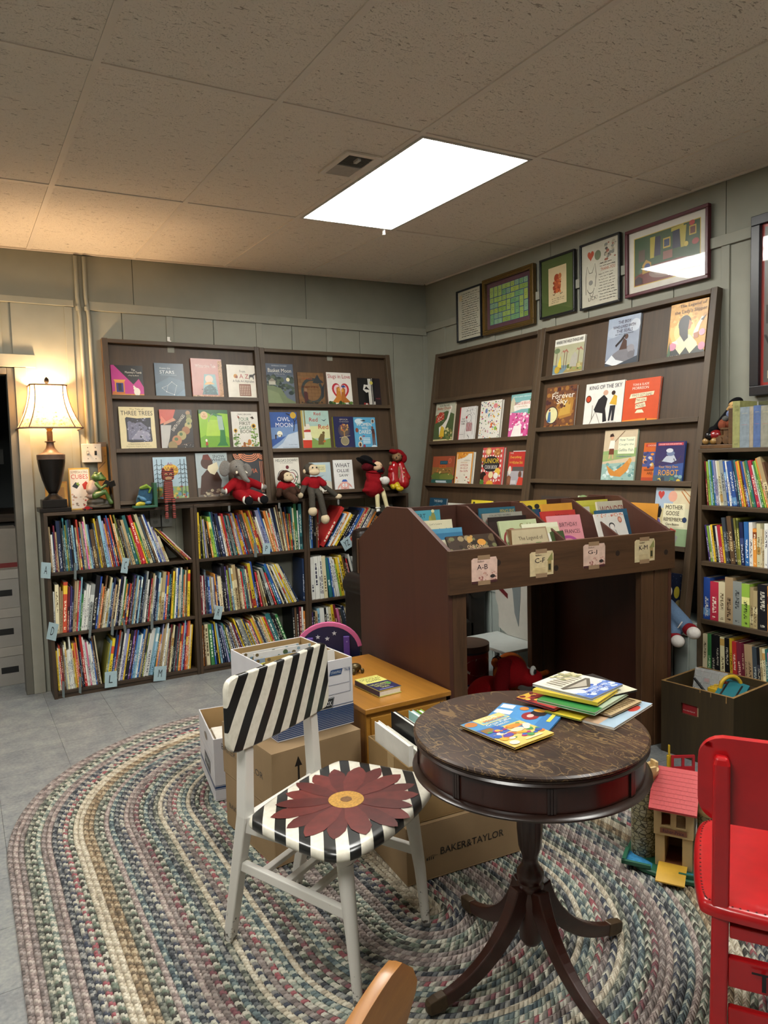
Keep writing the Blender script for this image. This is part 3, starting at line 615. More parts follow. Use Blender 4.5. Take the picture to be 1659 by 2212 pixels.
onB(.71, .376, .212, .273, .012, '#2A2522', '#A03428', [(R_, 0, 0, 1, 1, '#2A2522'), (P_, [(0, 1), (.5, 1), (.4, .78), (.22, .7), (0, .78)], '#C0523E'), (P_, [(0, .64), (.2, .7), (.05, .85)], '#D8745C'), (P_, [(.1, .62), (.5, .74), (.42, .8), (.12, .68)], '#C88A6C'), (P_, [(0, .0), (.02, .62), (.34, .62), (.26, .3), (.14, 0)], '#B4B2AC')]
    + [(E_, cx, cy, r, r*.8, c) for cx, cy, r, c in ((.88, .92, .07, '#A8845A'), (.9, .83, .08, '#7E7A48'), (.9, .73, .095, '#9A9A60'), (.86, .61, .11, '#B4A870'), (.78, .49, .125, '#9C6A44'), (.64, .37, .14, '#A89C66'), (.48, .25, .15, '#B07A54'), (.34, .12, .14, '#8C7A4C'))] + [(E_, .62, .4, .05, .04, '#4E6A3C'), (E_, .46, .28, .06, .04, '#4E6A3C'), (E_, .88, .66, .04, .03, '#4E6A3C'), (T_, 'EARTH CHANGES', .56, .68, .62, .075, '#E4DCCC', 52), (P_, [(.5, .12), (.98, .2), (.7, .15)], '#C0805C'), (S_, 14, .6, .02, .98, .18, ['#E8E0D0'], .006, .01)], 'black picture book titled Earth Changes with a curved row of globes')
onB(.969, .376, .2, .274, .012, '#86B82C', '#1E5A2A', [(R_, 0, 0, 1, 1, '#8DBE2E'), (P_, [(0, 0), (1, 0), (1, .3), (.5, .5), (0, .3)], '#6FA428'), (P_, [(.2, .35), (.7, .35), (.65, .75), (.3, .75)], '#A8CC44'), (P_, [(0, 1), (1, 1), (1, .9), (.7, .92), (.45, .86), (.3, .93), (0, .9)], '#1F5A2C'), (P_, [(.55, .1), (.95, .1), (.88, .2), (.86, .55), (.8, .86), (.5, .92), (.46, .88), (.7, .8), (.7, .45), (.66, .2)], '#2A7438'), (P_, [(.66, .5), (.84, .5), (.8, .84), (.62, .86)], '#9DB7A6'), (E_, .18, .86, .13, .1, '#D7B98A'), (T_, '50\nYEARS', .18, .86, .15, .1, '#A0522C'), (L_, [(.48, .9), (.36, .82), (.32, .7)], .02, '#8A9A7C'),
    (E_, .2, .24, .035, .035, '#F0E6DA'), (P_, [(.16, .12), (.25, .12), (.24, .2), (.18, .2)], '#B4382E'), (R_, .18, .06, .2, .12, '#22241E'), (R_, .22, .06, .24, .12, '#22241E')], 'bright green picture book with a tree bending over a small figure', gloss=P('#86B82C', .14, .05, 20, coat=.6, kind='glossy_green'))
onB(1.195, .376, .19, .264, .01, '#DCD8CE', '#C8C2B4', [(T_, 'MARC BROWN', .5, .93, .5, .04, '#39342C'), (T_, 'YOUR', .45, .8, .42, .1, '#2E6A44'), (T_, 'FIRST', .5, .69, .42, .09, '#3E4A2C'), (T_, 'GARDEN', .56, .575, .6, .09, '#2E6A44'), (T_, 'BOOK', .52, .475, .44, .09, '#3E4A2C'), (E_, .82, .62, .085, .065, '#D9A92E'), (E_, .82, .62, .05, .04, '#3A2414'), (E_, .12, .5, .07, .055, '#D9A92E'), (E_, .12, .5, .04, .032, '#3A2414'), (L_, [(.82, .56), (.86, .1)], .02, '#4C6A34'), (L_, [(.12, .46), (.12, .06)], .02, '#4C6A34'), (S_, 26, .02, .04, .28, .4, ['#5A7A3A', '#7C9A4A'], .02, .05), (S_, 26, .72, .05, .98, .55, ['#5A7A3A', '#7C9A4A'], .02, .05),
    (S_, 20, .3, .04, .75, .16, ['#7A8A44', '#B4743A', '#C8A040'], .02, .05), (E_, .62, .2, .07, .07, '#B4743A'), (E_, .42, .14, .05, .06, '#8E5A34'), (P_, [(.2, .9), (.28, .88), (.22, .84), (.3, .82)], '#8A3A24'), (P_, [(.7, .84), (.8, .88), (.76, .8), (.86, .82)], '#4A3A2C')], 'white garden book with green lettering between two sunflowers')
# bottom ledge
onB(.645, .045, .217, .29, .01, '#9DB9C8', '#B23A34', [(R_, 0, 0, 1, 1, '#A4BECB'), (R_, 0, 0, 1, .33, '#8FA86C'), (S_, 60, 0, 0, 1, .34, ['#C9B04C', '#5E8A64', '#A8C0A0', '#B45A3A', '#6E94B0'], .02, .06), (E_, .5, .7, .24, .14, '#DDB02E')] + [(L_, [(x, .1), (x+.01, .95)], .02, '#37424A') for x in (.1, .24, .8, .92)] + [(L_, [(x-.08, y), (x, y+.04), (x+.08, y)], .012, '#37424A') for x in (.1, .24, .8, .92) for y in (.4, .5, .6, .7, .8)]
    + [(T_, 'Ali', .48, .84, .16, .07, '#8E2E5A'), (T_, 'Wild', .52, .73, .36, .09, '#8A5A1E'), (T_, 'Letters', .62, .63, .3, .06, '#8A5A1E')], 'pale blue picture book of bare trees and a yellow sun behind the tiger puppet')
onB(.924, .045, .216, .312, .012, '#A9B4B6', '#5E6A70', [(R_, 0, 0, 1, 1, '#A8B4B6'), (R_, 0, 0, 1, .25, '#6E6660'), (T_, 'SNOW', .73, .92, .38, .06, '#2E343A'), (T_, 'WHITE', .72, .845, .46, .06, '#2E343A'), (P_, [(.06, .1), (.7, .1), (.78, .4), (.66, .58), (.36, .66), (.14, .5)], '#4A342C'), (E_, .34, .78, .19, .13, '#523A30'), (P_, [(.2, .86), (.5, .84), (.4, .97), (.24, .96)], '#6E3228'), (P_, [(.38, .72), (.66, .8), (.7, .66), (.56, .52), (.42, .56), (.34, .64)], '#D8CFAE'), (S_, 26, .1, .02, .9, .2, ['#8A7A66', '#4A423A', '#B0A48A'], .03, .06)], 'grey picture book of a white bearded dwarf behind the plush elephant', gloss=P('#A9B4B6', .12, .05, 20, coat=.7, kind='plastic_jacket'))
onB(1.188, .045, .222, .302, .012, '#2F3032', '#1B1B1D', [(R_, 0, 0, 1, 1, '#303134'), (R_, 0, 0, 1, .09, '#121214'), (P_, [(.2, .85), (.85, .85), (.8, .3), (.6, .12), (.3, .12)], '#3E4044')] + [(L_, arc(.5, 1.0, .17+.05*i, .05+.045*i, 180, 360), .024, '#D98C66') for i in range(4)] + [(L_, arc(.12, 1.0, .05+.04*i, .05+.04*i, 180, 360), .022, '#D98C66') for i in range(3)] + [(L_, arc(.9, 1.0, .05+.04*i, .05+.04*i, 180, 360), .022, '#D98C66') for i in range(3)] + [(L_, [(x, .82), (x+.02, .5), (x-.02, .3), (x+.02, .1)], .016, '#D98C66') for x in (.82, .87, .92, .97)] + [(T_, 'OLIVIA', .48, .6, .5, .1, '#D97C5A'), (T_, 'IAN FALCONER', .62, .04, .4, .028, '#C8C0B4')], 'black picture book with salmon theatre curtains behind the plush elephant')
# --- back wall, right rack
onB(1.476, .684, .21, .306, .01, '#6B7480', '#3E4650', [(R_, 0, 0, 1, 1, '#626B78'), (P_, [(0, .7), (1, .74), (1, 1), (0, 1)], '#545E6E'), (S_, 60, 0, .3, 1, .7, ['#3A4640', '#46544A', '#2E3A38', '#54604E'], .05, .1), (P_, [(0, 0), (1, 0), (1, .1), (.7, .2), (.5, .42), (.2, .48), (0, .47)], '#6F7C5C'), (P_, [(0, 0), (.6, 0), (.4, .3), (0, .4)], '#7D8A66'), (R_, .08, .5, .32, .58, '#B8B4A4'), (P_, [(.05, .58), (.2, .66), (.35, .58)], '#8A8478'), (E_, .78, .63, .065, .045, '#E6DFB6'), (T_, 'BARBARA COONEY', .5, .95, .55, .03, '#B8BEC4'), (T_, 'Basket Moon', .5, .84, .85, .09, '#E0DDD0'), (T_, 'by Mary Lyn Ray', .5, .755, .38, .03, '#C8C8C0')], 'grey green picture book titled Basket Moon with a full moon')
onB(1.717, .684, .21, .251, .009, '#6A4E34', '#3C2C20', [(R_, 0, 0, 1, 1, '#6F5236')] + [(R_, .25*i+(.12 if j % 2 else 0), .1*j+.005, .25*i+(.12 if j % 2 else 0)+.23, .1*j+.09, '#7C5C3C') for i in range(4) for j in range(10) if .25*i+(.12 if j % 2 else 0)+.23 <= 1] + [(L_, arc(.52, .46, .38, .34, 60, 400, 24), .09, '#3A403E'), (P_, [(.55, .7), (.75, .95), (.85, .8), (.98, .72), (.75, .68)], '#343A3E'), (P_, [(.85, .5), (1, .7), (.95, .3), (.86, .2)], '#2E3438'), (P_, [(.2, .08), (.34, .08), (.33, .4), (.24, .48), (.18, .38)], '#4A2A2A'), (E_, .27, .48, .05, .05, '#8A6A54'), (S_, 30, .1, .02, .9, .16, ['#2E2E2A', '#54462E'], .03, .05), (T_, 'Dragon of Brog', .45, .57, .62, .07, '#5A1E1A'), (T_, 'Carlisle', .35, .82, .4, .06, '#A0522C'), (R_, .08, 0, .26, .035, '#B83030')], 'brown paperback with a dragon coiled around a brick wall')
onB(1.952, .684, .204, .26, .009, '#E0DDD4', '#C03A34', [(P_, heart(.53, .42, .98), '#B4303A'), (P_, heart(.53, .435, .76), '#DDC0C4'), (P_, [(.14, .12), (.34, .3), (.36, .56), (.48, .6), (.52, .5), (.54, .3), (.52, .12)], '#BC7A34'), (P_, [(.52, .12), (.54, .3), (.56, .5), (.64, .58), (.72, .52), (.7, .3), (.92, .14)], '#A8662C'), (E_, .47, .5, .05, .05, '#D89A44'), (E_, .6, .48, .05, .05, '#D89A44'), (P_, [(.55, .6), (.66, .64), (.76, .58), (.62, .56)], '#2A4A8A'), (S_, 24, 0, 0, 1, .13, ['#3E5A2C', '#5A7A3A', '#2E4424'], .04, .08), (P_, [(.46, 0), (.5, .22), (.54, .02), (.62, .2), (.6, 0)], '#2E4A24'), (T_, 'Slugs in Love', .5, .87, .92, .15, '#A82A34'), (R_, .34, 0, .68, .035, '#B83030')], 'white paperback titled Slugs in Love with a big red heart')
onB(2.213, .684, .192, .226, .01, '#1C191A', '#0E0E10', [(R_, 0, 0, 1, 1, '#1C1A1B'), (P_, [(.24, .18), (.5, .12), (.52, .6), (.4, .62), (.24, .5)], '#0C0C0D'), (R_, .44, .1, .58, .98, '#C9C7BE'), (R_, .62, 0, .64, 1, '#C9C7BE'), (P_, [(.2, .6), (.34, .5), (.52, .54), (.46, .76), (.26, .78)], '#D2CFC6'), (P_, [(.26, .62), (.5, .6), (.36, .72)], '#1A1718'), (E_, .6, .84, .07, .06, '#CFC05C'), (P_, [(.18, 0), (.42, 0), (.4, .14), (.2, .16)], '#8E2A2A'), (E_, .32, .09, .05, .05, '#D2CFC6'), (R_, .74, 0, 1, 1, '#241D1F'), (T_, 'MOODS', .86, .3, .2, .04, '#8E3A44'), (R_, .66, .1, .72, .2, '#C9C7BE')], 'small black picture book with a white bird shape and yellow flower')
onB(1.476, .361, .208, .279, .009, '#3E5E9C', '#1E2E5A', [(R_, 0, 0, 1, 1, '#3A5A9A'), (P_, [(0, .3), (1, .45), (1, .7), (.5, .62), (0, .6)], '#6F8CB8'), (P_, [(0, 0), (1, 0), (1, .5), (.62, .42), (.3, .24), (0, .1)], '#BCC8D6'), (P_, [(0, .1), (.3, .24), (.62, .42), (.4, .2), (0, 0)], '#8CA4C4'), (E_, .32, .44, .1, .075, '#E8E4CC'), (P_, [(.14, .3), (.18, .3), (.2, .42), (.14, .42)], '#3A2A28'), (P_, [(.34, .36), (.4, .38), (.38, .44)], '#3A2A28'), (L_, [(.19, .4), (.34, .42)], .012, '#3A2A28'), (L_, [(.84, .5), (.9, .75), (.82, .9), (.6, .97)], .03, '#2A2A34'), (L_, [(.9, .75), (1, .85)], .02, '#2A2A34'), (E_, .86, .92, .11, .085, '#C8A23C'), (T_, 'OWL', .5, .82, .46, .11, '#E6E8EC'), (T_, 'MOON', .5, .67, .62, .11, '#E6E8EC'), (T_, 'by Jane Yolen', .78, .16, .3, .03, '#2A3A5A'), (T_, 'Illustrated by John Schoenherr', .68, .09, .56, .03, '#2A3A5A'), (R_, 0, 0, .3, .022, '#B83030')], 'deep blue paperback titled Owl Moon with a gold medal')
onB(1.717, .361, .222, .293, .01, '#A9C4B4', '#C8B45A', [(R_, 0, 0, 1, 1, '#A6C2B8'), (P_, [(0, .3), (1, .3), (1, .62), (0, .6)], '#D2D49C'), (P_, [(0, 0), (1, 0), (1, .3), (.6, .22), (.3, .34), (0, .3)], '#7F9A54'), (P_, [(.0, .0), (.3, 0), (.32, .26), (.0, .3)], '#C4402E'), (P_, [(0, .26), (.34, .26), (.3, .46), (.02, .46)], '#E4DFD0'), (R_, .02, .46, .3, .52, '#B23A34'), (P_, [(.06, .5), (.3, .56), (.26, .66), (.1, .66)], '#D9D2C4'), (R_, .0, .3, .06, 1, '#B8A25A'), (R_, .1, .6, .14, 1, '#8A7A44'), (P_, [(.54, .14), (.74, .14), (.8, .4), (.66, .42), (.56, .3)], '#6A5A34'), (E_, .76, .44, .05, .035, '#6A5A34'), (P_, [(.7, .2), (.82, .2), (.8, .28)], '#C06A30'), (P_, [(.7, .78), (.82, .76), (.92, .8), (.82, .73)], '#4A5A64'), (T_, 'Red', .58, .92, .24, .08, '#B43A30'), (T_, 'Red', .43, .77, .3, .1, '#B43A30'), (T_, 'Red', .77, .59, .36, .12, '#B43A30'), (T_, 'Valeri Gorbachev', .7, .05, .5, .03, '#3A4A2C')], 'pale green picture book with the word Red three times')
onB(1.967, .361, .166, .247, .026, '#2A2C52', '#9A9A2E', [(R_, 0, 0, 1, 1, '#262950'), (P_, [(.0, 0), (.1, 0), (.02, .1)], '#B8B040'), (E_, .5, .58, .3, .2, '#4A4450'), (E_, .5, .58, .22, .15, '#5E5048'), (L_, [(.5, .36), (.5, .58)], .05, '#A07A4A'), (L_, [(.5, .52), (.34, .64)], .03, '#A07A4A'), (L_, [(.5, .52), (.68, .66)], .03, '#A07A4A'), (S_, 24, .28, .58, .74, .76, ['#B4683C', '#8A5A5A', '#C89A5A'], .02, .05), (E_, .5, .26, .2, .13, '#8A8268'), (L_, arc(.5, .26, .2, .13, 0, 360, 20), .015, '#C8B88A'), (L_, [(.24, .36), (.78, .42)], .012, '#C8B88A'), (T_, 'EPOCA', .52, .91, .4, .045, '#C9C2B0'), (T_, 'THE TREE OF ECROF', .52, .84, .48, .025, '#C9C2B0'), (T_, 'IVY CLAIRE  GRANITY STUDIOS', .52, .06, .6, .02, '#C9C2B0')], 'thick navy hardcover with a small golden tree')
onB(2.145, .361, .188, .246, .009, '#5FA8CC', '#3A7A9C', [(R_, 0, 0, 1, 1, '#5AA4CA'), (E_, .25, .88, .2, .08, '#C8DCE4'), (P_, [(.3, .9), (.5, .92), (.55, .88), (.42, .87)], '#2E3A44'), (T_, 'WOMEN', .46, .78, .7, .1, '#F0ECDC'), (T_, 'WHO', .5, .67, .3, .07, '#F0ECDC'), (T_, 'DARED', .5, .55, .56, .12, '#F0ECDC'), (R_, .36, .4, .46, .43, '#A0343A')] + [(R_, .36, .34-.05*i, .7, .365-.05*i, '#D8E8EE') for i in range(4)] + [(E_, .84, .68, .045, .04, '#7A4A34'), (P_, [(.78, .64), (.92, .64), (.94, .48), (.8, .48)], '#4A2E2E'), (P_, [(.8, .48), (.94, .48), (.92, .12), (.88, .12), (.87, .4), (.84, .12), (.8, .12)], '#6A4030'), (E_, .86, .08, .13, .05, '#D8E8EE'), (E_, .88, .88, .08, .07, '#C8C2B4'), (E_, .88, .88, .045, .05, '#4A3A34'), (E_, .12, .6, .07, .07, '#8A4A34'), (E_, .26, .34, .08, .07, '#D8D0C0'), (E_, .26, .33, .045, .05, '#4A3A34'), (E_, .22, .16, .09, .09, '#E0C8A8'), (E_, .22, .15, .05, .06, '#4A2E24'), (E_, .4, .1, .06, .06, '#8A3A4A')], 'sky blue paperback titled Women Who Dared')
onB(1.476, .05, .208, .262, .012, '#DEDACD', '#4A3628', [(R_, .93, 0, 1, 1, '#4E3A2C'), (L_, [(.93, 0), (.93, 1)], .01, '#4E3A2C'), (P_, heart(.48, .38, 1.05), '#3A3A38'), (P_, heart(.48, .385, .98), '#DEDACD'), (P_, heart(.48, .385, .8), '#8E2E34'), (P_, heart(.48, .385, .74), '#DEDACD'), (E_, .48, .74, .06, .05, '#6A2E34'), (S_, 18, .75, .04, .9, .3, ['#9A2E34', '#4E7A54', '#2E5A3C'], .03, .05), (S_, 14, .55, .3, .8, .5, ['#4E7A54', '#9A2E34'], .02, .04), (T_, "HELGA'S DOWRY", .48, .93, .82, .075, '#3E4640'), (T_, 'A Troll Love Story', .46, .855, .46, .035, '#3E4640')], 'white picture book with a heart wreath behind the small brown monkey')
onB(1.75, .05, .168, .222, .009, '#B4C8CC', '#8A9C9C', [(R_, 0, 0, 1, 1, '#B2C6CC'), (P_, [(0, 0), (1, 0), (1, .35), (.5, .45), (0, .3)], '#C8C4B4'), (S_, 14, .1, .1, .9, .4, ['#A85A5A', '#8A9A8A', '#D8D0C0'], .03, .07), (R_, .3, .68, .76, .92, '#D9D4A8'), (T_, 'EVERY DAY\nAND NIGHT', .53, .8, .36, .12, '#5A6A54'), (P_, [(.3, .56), (.5, .52), (.7, .58), (.5, .55)], '#7A8A94')], 'pale blue picture book with a cream title patch behind the knit monkey')
onB(1.942, .05, .16, .236, .01, '#E2E2DE', '#B8B8B4', [(T_, 'WHAT', .48, .83, .76, .13, '#1C1C1E'), (T_, 'OLLIE', .48, .66, .64, .1, '#1C1C1E'), (T_, 'SAW', .5, .51, .48, .085, '#1C1C1E'), (P_, [(.3, 0), (.72, 0), (.74, .24), (.64, .32), (.4, .32), (.3, .24)], '#E2AFA4'), (P_, [(.3, .2), (.12, .05), (.16, .16), (.32, .28)], '#D89A90'), (P_, [(.72, .2), (.9, .1), (.84, .2), (.7, .28)], '#D89A90'), (P_, [(.36, .31), (.68, .31), (.6, .38), (.44, .38)], '#3A62B0'), (E_, .44, .2, .05, .05, '#FFFFFF'), (E_, .58, .2, .05, .05, '#FFFFFF'), (E_, .45, .2, .015, .018, '#1C1C1E'), (E_, .57, .2, .015, .018, '#1C1C1E'), (L_, [(.44, .1), (.58, .1)], .015, '#8A4A44')], 'white picture book titled What Ollie Saw')
# --- side wall, narrow rack (ledge heights measured from the rack's foot)
N1, N2, N3 = .978, .657, .338
onR(-2.2, N1, .25, .31, .012, '#C9BFA0', '#B4502C', [(R_, 0, 0, 1, 1, '#B8B9A4'), (R_, 0, 0, 1, .1, '#D0C494'), (P_, [(0, .1), (1, .1), (1, .7), (.6, .8), (0, .7)], '#4E5E3A'), (P_, [(.04, .5), (.5, .6), (.46, .76), (.24, .78), (.08, .68)], '#B4402C'), (S_, 24, .1, .54, .45, .74, ['#E8DCC8'], .012, .02), (P_, [(.3, .2), (.5, .22), (.74, .6), (.84, .86), (.76, .9), (.64, .6), (.44, .46), (.26, .4)], '#E4DFD2'), (E_, .8, .87, .06, .05, '#E4DFD2'), (P_, [(.3, .16), (.56, .16), (.54, .38), (.38, .44)], '#D9B43A'), (P_, [(.34, .12), (.5, .12), (.48, .18)], '#C8742C'), (S_, 24, .6, .1, 1, .35, ['#6A7A44', '#C8C08A', '#8A7A4A'], .03, .06), (T_, 'In the Rain with', .46, .94, .5, .05, '#3A3A34'), (T_, 'Baby Duck', .46, .86, .72, .08, '#B4502C'), (T_, 'Amy Hest  Jill Barton', .5, .05, .7, .035, '#8A3A1E')], 'picture book of a yellow duck with a white goose and red umbrella')
onR(-1.877, N1, .192, .258, .014, '#DAD7D2', '#B23038', [(R_, 0, 0, .06, 1, '#B23038'), (L_, [(.5, .62), (.48, .48), (.4, .3), (.42, .1)], .012, '#2A2A2C'), (L_, [(.72, .62), (.84, .48), (.9, .2)], .012, '#2A2A2C'), (L_, arc(.6, .66, .15, .12, 0, 360), .012, '#2A2A2C'), (S_, 30, .4, .72, .95, .97, ['#2A2A2C', '#5A5A5C'], .01, .02)] + [(R_, .5+.07*i, .3, .54+.07*i, .54, '#8E2A34') for i in range(5)] + [(E_, .46, .7, .05, .04, '#B23038'), (T_, 'the girl\nwho loved\nto draw', .27, .6, .26, .2, '#5A5A5C'), (L_, [(.1, .22), (.35, .22)], .008, '#5A5A5C'), (L_, [(.6, .2), (.72, .12), (.66, .06)], .02, '#2A2A2C')], 'white sketch-style picture book with a red spine and striped shirt')
onR(-1.626, N1, .228, .281, .02, '#E0DDD2', '#C8C4B8', [(S_, 150, .02, .02, .98, .98, ['#C8433C', '#D9A02C', '#3E7A8A', '#4E8A4A', '#2E3A5A', '#C87A9A', '#8A5A3A', '#E0C040', '#7A3A6A'], .012, .035), (E_, .72, .86, .1, .06, '#D88A8A'), (E_, .3, .75, .06, .06, '#6A7AA8'), (E_, .6, .4, .05, .05, '#D9743A'), (E_, .8, .3, .06, .05, '#8AB04A'), (P_, [(.4, .65), (.5, .7), (.44, .56)], '#3E8A9A')], 'white cookbook dotted all over with coloured fruit')
onR(-1.309, N1, .218, .302, .014, '#D070A0', '#3A7A8A', [(R_, 0, 0, 1, 1, '#D2609A'), (P_, [(0, .6), (1, .55), (1, 1), (0, 1)], '#7FB0B0'), (P_, [(.0, .6), (.22, .62), (.2, .85), (.1, .95), (.0, .85)], '#C8C4A8'), (P_, [(.8, .5), (1, .5), (1, .95), (.85, .85)], '#4E8A5A'), (P_, [(.14, .74), (.5, .84), (.84, .84), (.96, .78), (.9, .66), (.5, .66), (.2, .62)], '#EDE6DC'), (S_, 60, .02, .2, .98, .58, ['#F0E0E4', '#C83A7A', '#F6D6DE', '#7A3A4A', '#E890B4'], .025, .06), (P_, [(.1, 0), (.6, 0), (.56, .34), (.4, .3), (.24, .3)], '#EFE8E4'), (S_, 16, .55, .0, .98, .2, ['#F0E0E4', '#C83A7A'], .03, .06), (T_, 'BOLD & BRAVE', .54, .79, .68, .065, '#C04A3A'), (T_, 'Ten Heroes Who Won', .52, .72, .5, .03, '#B48A3A'), (T_, 'KIRSTEN GILLIBRAND  MAIRA KALMAN', .5, .94, .8, .025, '#E8F0EE')], 'pink and teal picture book titled Bold and Brave')
onR(-2.172, N2, .275, .221, .01, '#A8502C', '#7A3A20', [(R_, 0, 0, 1, 1, '#9C4E34'), (R_, 0, .4, 1, .62, '#8A6A3A'), (E_, .3, .3, .32, .14, '#5E7038'), (E_, .72, .28, .34, .14, '#6E7A3A'), (R_, 0, 0, 1, .2, '#2E5A54'), (P_, [(.05, 0), (.9, 0), (.6, .14), (.3, .16)], '#2E6A3A'), (R_, .22, .1, .72, .16, '#B8C8CC'), (R_, .26, .05, .76, .1, '#8AA4AC'), (P_, [(.66, 0), (.9, 0), (.76, .07)], '#C8B43A'), (L_, [(.1, .44), (.5, .4), (.9, .44)], .015, '#5A4A2A'), (S_, 10, .2, .36, .95, .55, ['#3A2E20', '#D0B070', '#C8743A'], .02, .04), (R_, .36, .72, .72, .84, '#24485A'), (R_, .34, .6, .66, .7, '#C8682C'), (T_, "WHERE'S", .54, .78, .3, .075, '#4A7A8A'), (T_, 'ROBIN?', .5, .65, .28, .07, '#2E2A28'), (E_, .82, .84, .07, .09, '#C87A6A'), (E_, .82, .84, .05, .07, '#B4502C')], 'wide rust and green picture book with a small robin title')
onR(-1.854, N2, .2, .246, .022, '#E3DCC8', '#C8862E', [(R_, 0, 0, 1, 1, '#D68E2E'), (R_, .05, .04, .93, .95, '#E4DDCB'), (P_, [(.08, .78), (.5, .84), (.7, .92), (.7, .97), (.08, .97)], '#D68E2E'), (S_, 10, .1, .82, .6, .96, ['#E8B45A', '#B4602A'], .02, .04), (T_, 'poems by\nJack Prelutsky', .66, .75, .4, .05, '#6A5A44'), (T_, 'A PIZZA', .52, .61, .46, .065, '#B03A2E'), (T_, 'the size of', .52, .53, .44, .05, '#B03A2E'), (T_, 'the SUN', .52, .44, .46, .07, '#B03A2E'), (S_, 7, .1, .08, .3, .25, ['#C8502C', '#3A4A6A', '#E0B04A'], .02, .04), (S_, 7, .6, .08, .9, .28, ['#B4402C', '#4A5A3A', '#8A5A3A'], .02, .045), (L_, [(.3, .69), (.7, .69)], .01, '#C8862E'), (S_, 4, .42, .3, .62, .36, ['#8A7A5A'], .01, .02)], 'cream poetry book with an orange border and red pizza title')
onR(-1.551, N2, .226, .271, .02, '#B84A48', '#2A2A2C', [(R_, 0, 0, 1, 1, '#C9504C')] + [(R_, .125*i, .125*j, .125*i+.0625, .125*j+.0625, '#E6DCD4') for i in range(8) for j in range(8)] + [(E_, .3, .9, .14, .1, '#C89A5A'), (E_, .3, .9, .09, .06, '#E8C89A'), (E_, .72, .88, .16, .1, '#B4743A'), (S_, 16, .58, .82, .88, .96, ['#8A4A2A', '#E0B070'], .02, .03), (E_, .46, .58, .4, .2, '#1E1C1E'), (E_, .46, .58, .36, .17, '#2E2A2C'), (T_, 'JUNIOR', .46, .64, .74, .16, '#E0C02E'), (T_, 'COOK BOOK', .48, .5, .6, .09, '#EDEAE0'), (E_, .14, .26, .15, .12, '#2A1A14'), (E_, .3, .2, .13, .1, '#C8604A'), (E_, .5, .3, .11, .09, '#E8D4A0'), (E_, .8, .38, .13, .1, '#E4B84A'), (E_, .74, .28, .11, .08, '#E8E0D4'), (E_, .1, .1, .1, .08, '#4E7A34'), (E_, .48, .08, .16, .08, '#D9A03A'), (E_, .86, .08, .12, .08, '#B83A34'), (E_, .06, .7, .08, .06, '#B8742E')], 'red checked junior cookbook with yellow lettering')
onR(-1.245, N2, .17, .245, .006, '#BFC0BC', '#A8A8A4', [(R_, 0, 0, 1, 1, '#C4C5C2')], 'plain silver grey book behind the red kitchen cookbook')
onR(-1.278, N2, .158, .238, .012, '#B8352E', '#8A2A24', [(R_, 0, 0, 1, 1, '#B9352F'), (R_, 0, 0, 1, .46, '#A8A4A8'), (R_, .3, .46, 1, .58, '#54504E'), (P_, [(0, .0), (.22, 0), (.26, .3), (.1, .34), (0, .3)], '#7A4A34'), (E_, .14, .48, .1, .12, '#D8CFC0'), (E_, .14, .2, .1, .1, '#8A5A40'), (E_, .8, .36, .1, .1, '#6A4434'), (P_, [(.62, .0), (1, 0), (1, .28), (.74, .3)], '#C8402E'), (T_, 'Everything', .46, .84, .68, .09, '#E0C44A'), (T_, 'but the', .2, .71, .2, .06, '#E0C44A'), (T_, 'Kitchen Sink', .62, .7, .6, .08, '#E0C44A'), (R_, .26, .1, .6, .2, '#C4C0C0')] + [(R_, .3, .08-.02*i, .6, .088-.02*i, '#6A6668') for i in range(3)] + [(T_, 'MORE', .2, .96, .2, .04, '#D8CFC0')], 'red and grey cookbook with yellow lettering, thin grey book behind it')
onR(-2.16, N3, .222, .22, .012, '#22465C', '#1A3244', [(R_, 0, 0, 1, 1, '#24485E'), (P_, [(.3, .0), (.75, 0), (.8, .5), (.6, .7), (.35, .6)], '#8A5A50'), (S_, 22, .25, .1, .85, .75, ['#B8C4C4', '#A85A4A', '#D8C8A8', '#3A5A6A'], .03, .07), (L_, arc(.5, .2, .4, .6, 40, 140), .03, '#3A6A7E'), (T_, 'THE BAND', .52, .9, .5, .08, '#C8D4D4'), (T_, 'HARMONY', .54, .68, .5, .09, '#D0D8D4')], 'dark teal picture book low on the narrow rack behind the bin')
onR(-1.92, N3, .255, .19, .01, '#DAD8CC', '#B8B4A4', [(R_, 0, 0, 1, .74, '#8A9078'), (T_, 'WHERE THE WILD THINGS ARE', .5, .85, .88, .09, '#26262A'), (S_, 24, 0, 0, 1, .7, ['#6E7A5A', '#A0987A', '#4E5A4A'], .04, .07)], 'white banded picture book low on the narrow rack, smaller copy')
onR(-1.633, N3, .226, .222, .014, '#E0CC3A', '#C8B432', [(R_, 0, 0, 1, 1, '#DFCB39'), (P_, [(.04, .2), (.24, .2), (.22, .7), (.08, .7)], '#3A5A9A'), (E_, .14, .78, .06, .07, '#E0B08A'), (P_, [(.06, .82), (.22, .82), (.18, .94), (.1, .94)], '#2A2A2C'), (E_, .66, .6, .11, .12, '#C87A6A'), (E_, .62, .76, .05, .06, '#E0B08A'), (P_, [(.56, .3), (.8, .3), (.76, .54), (.6, .54)], '#B4584A'), (T_, '5', .42, .54, .16, .3, '#2A2A2C')], 'yellow picture book with a large black number five')
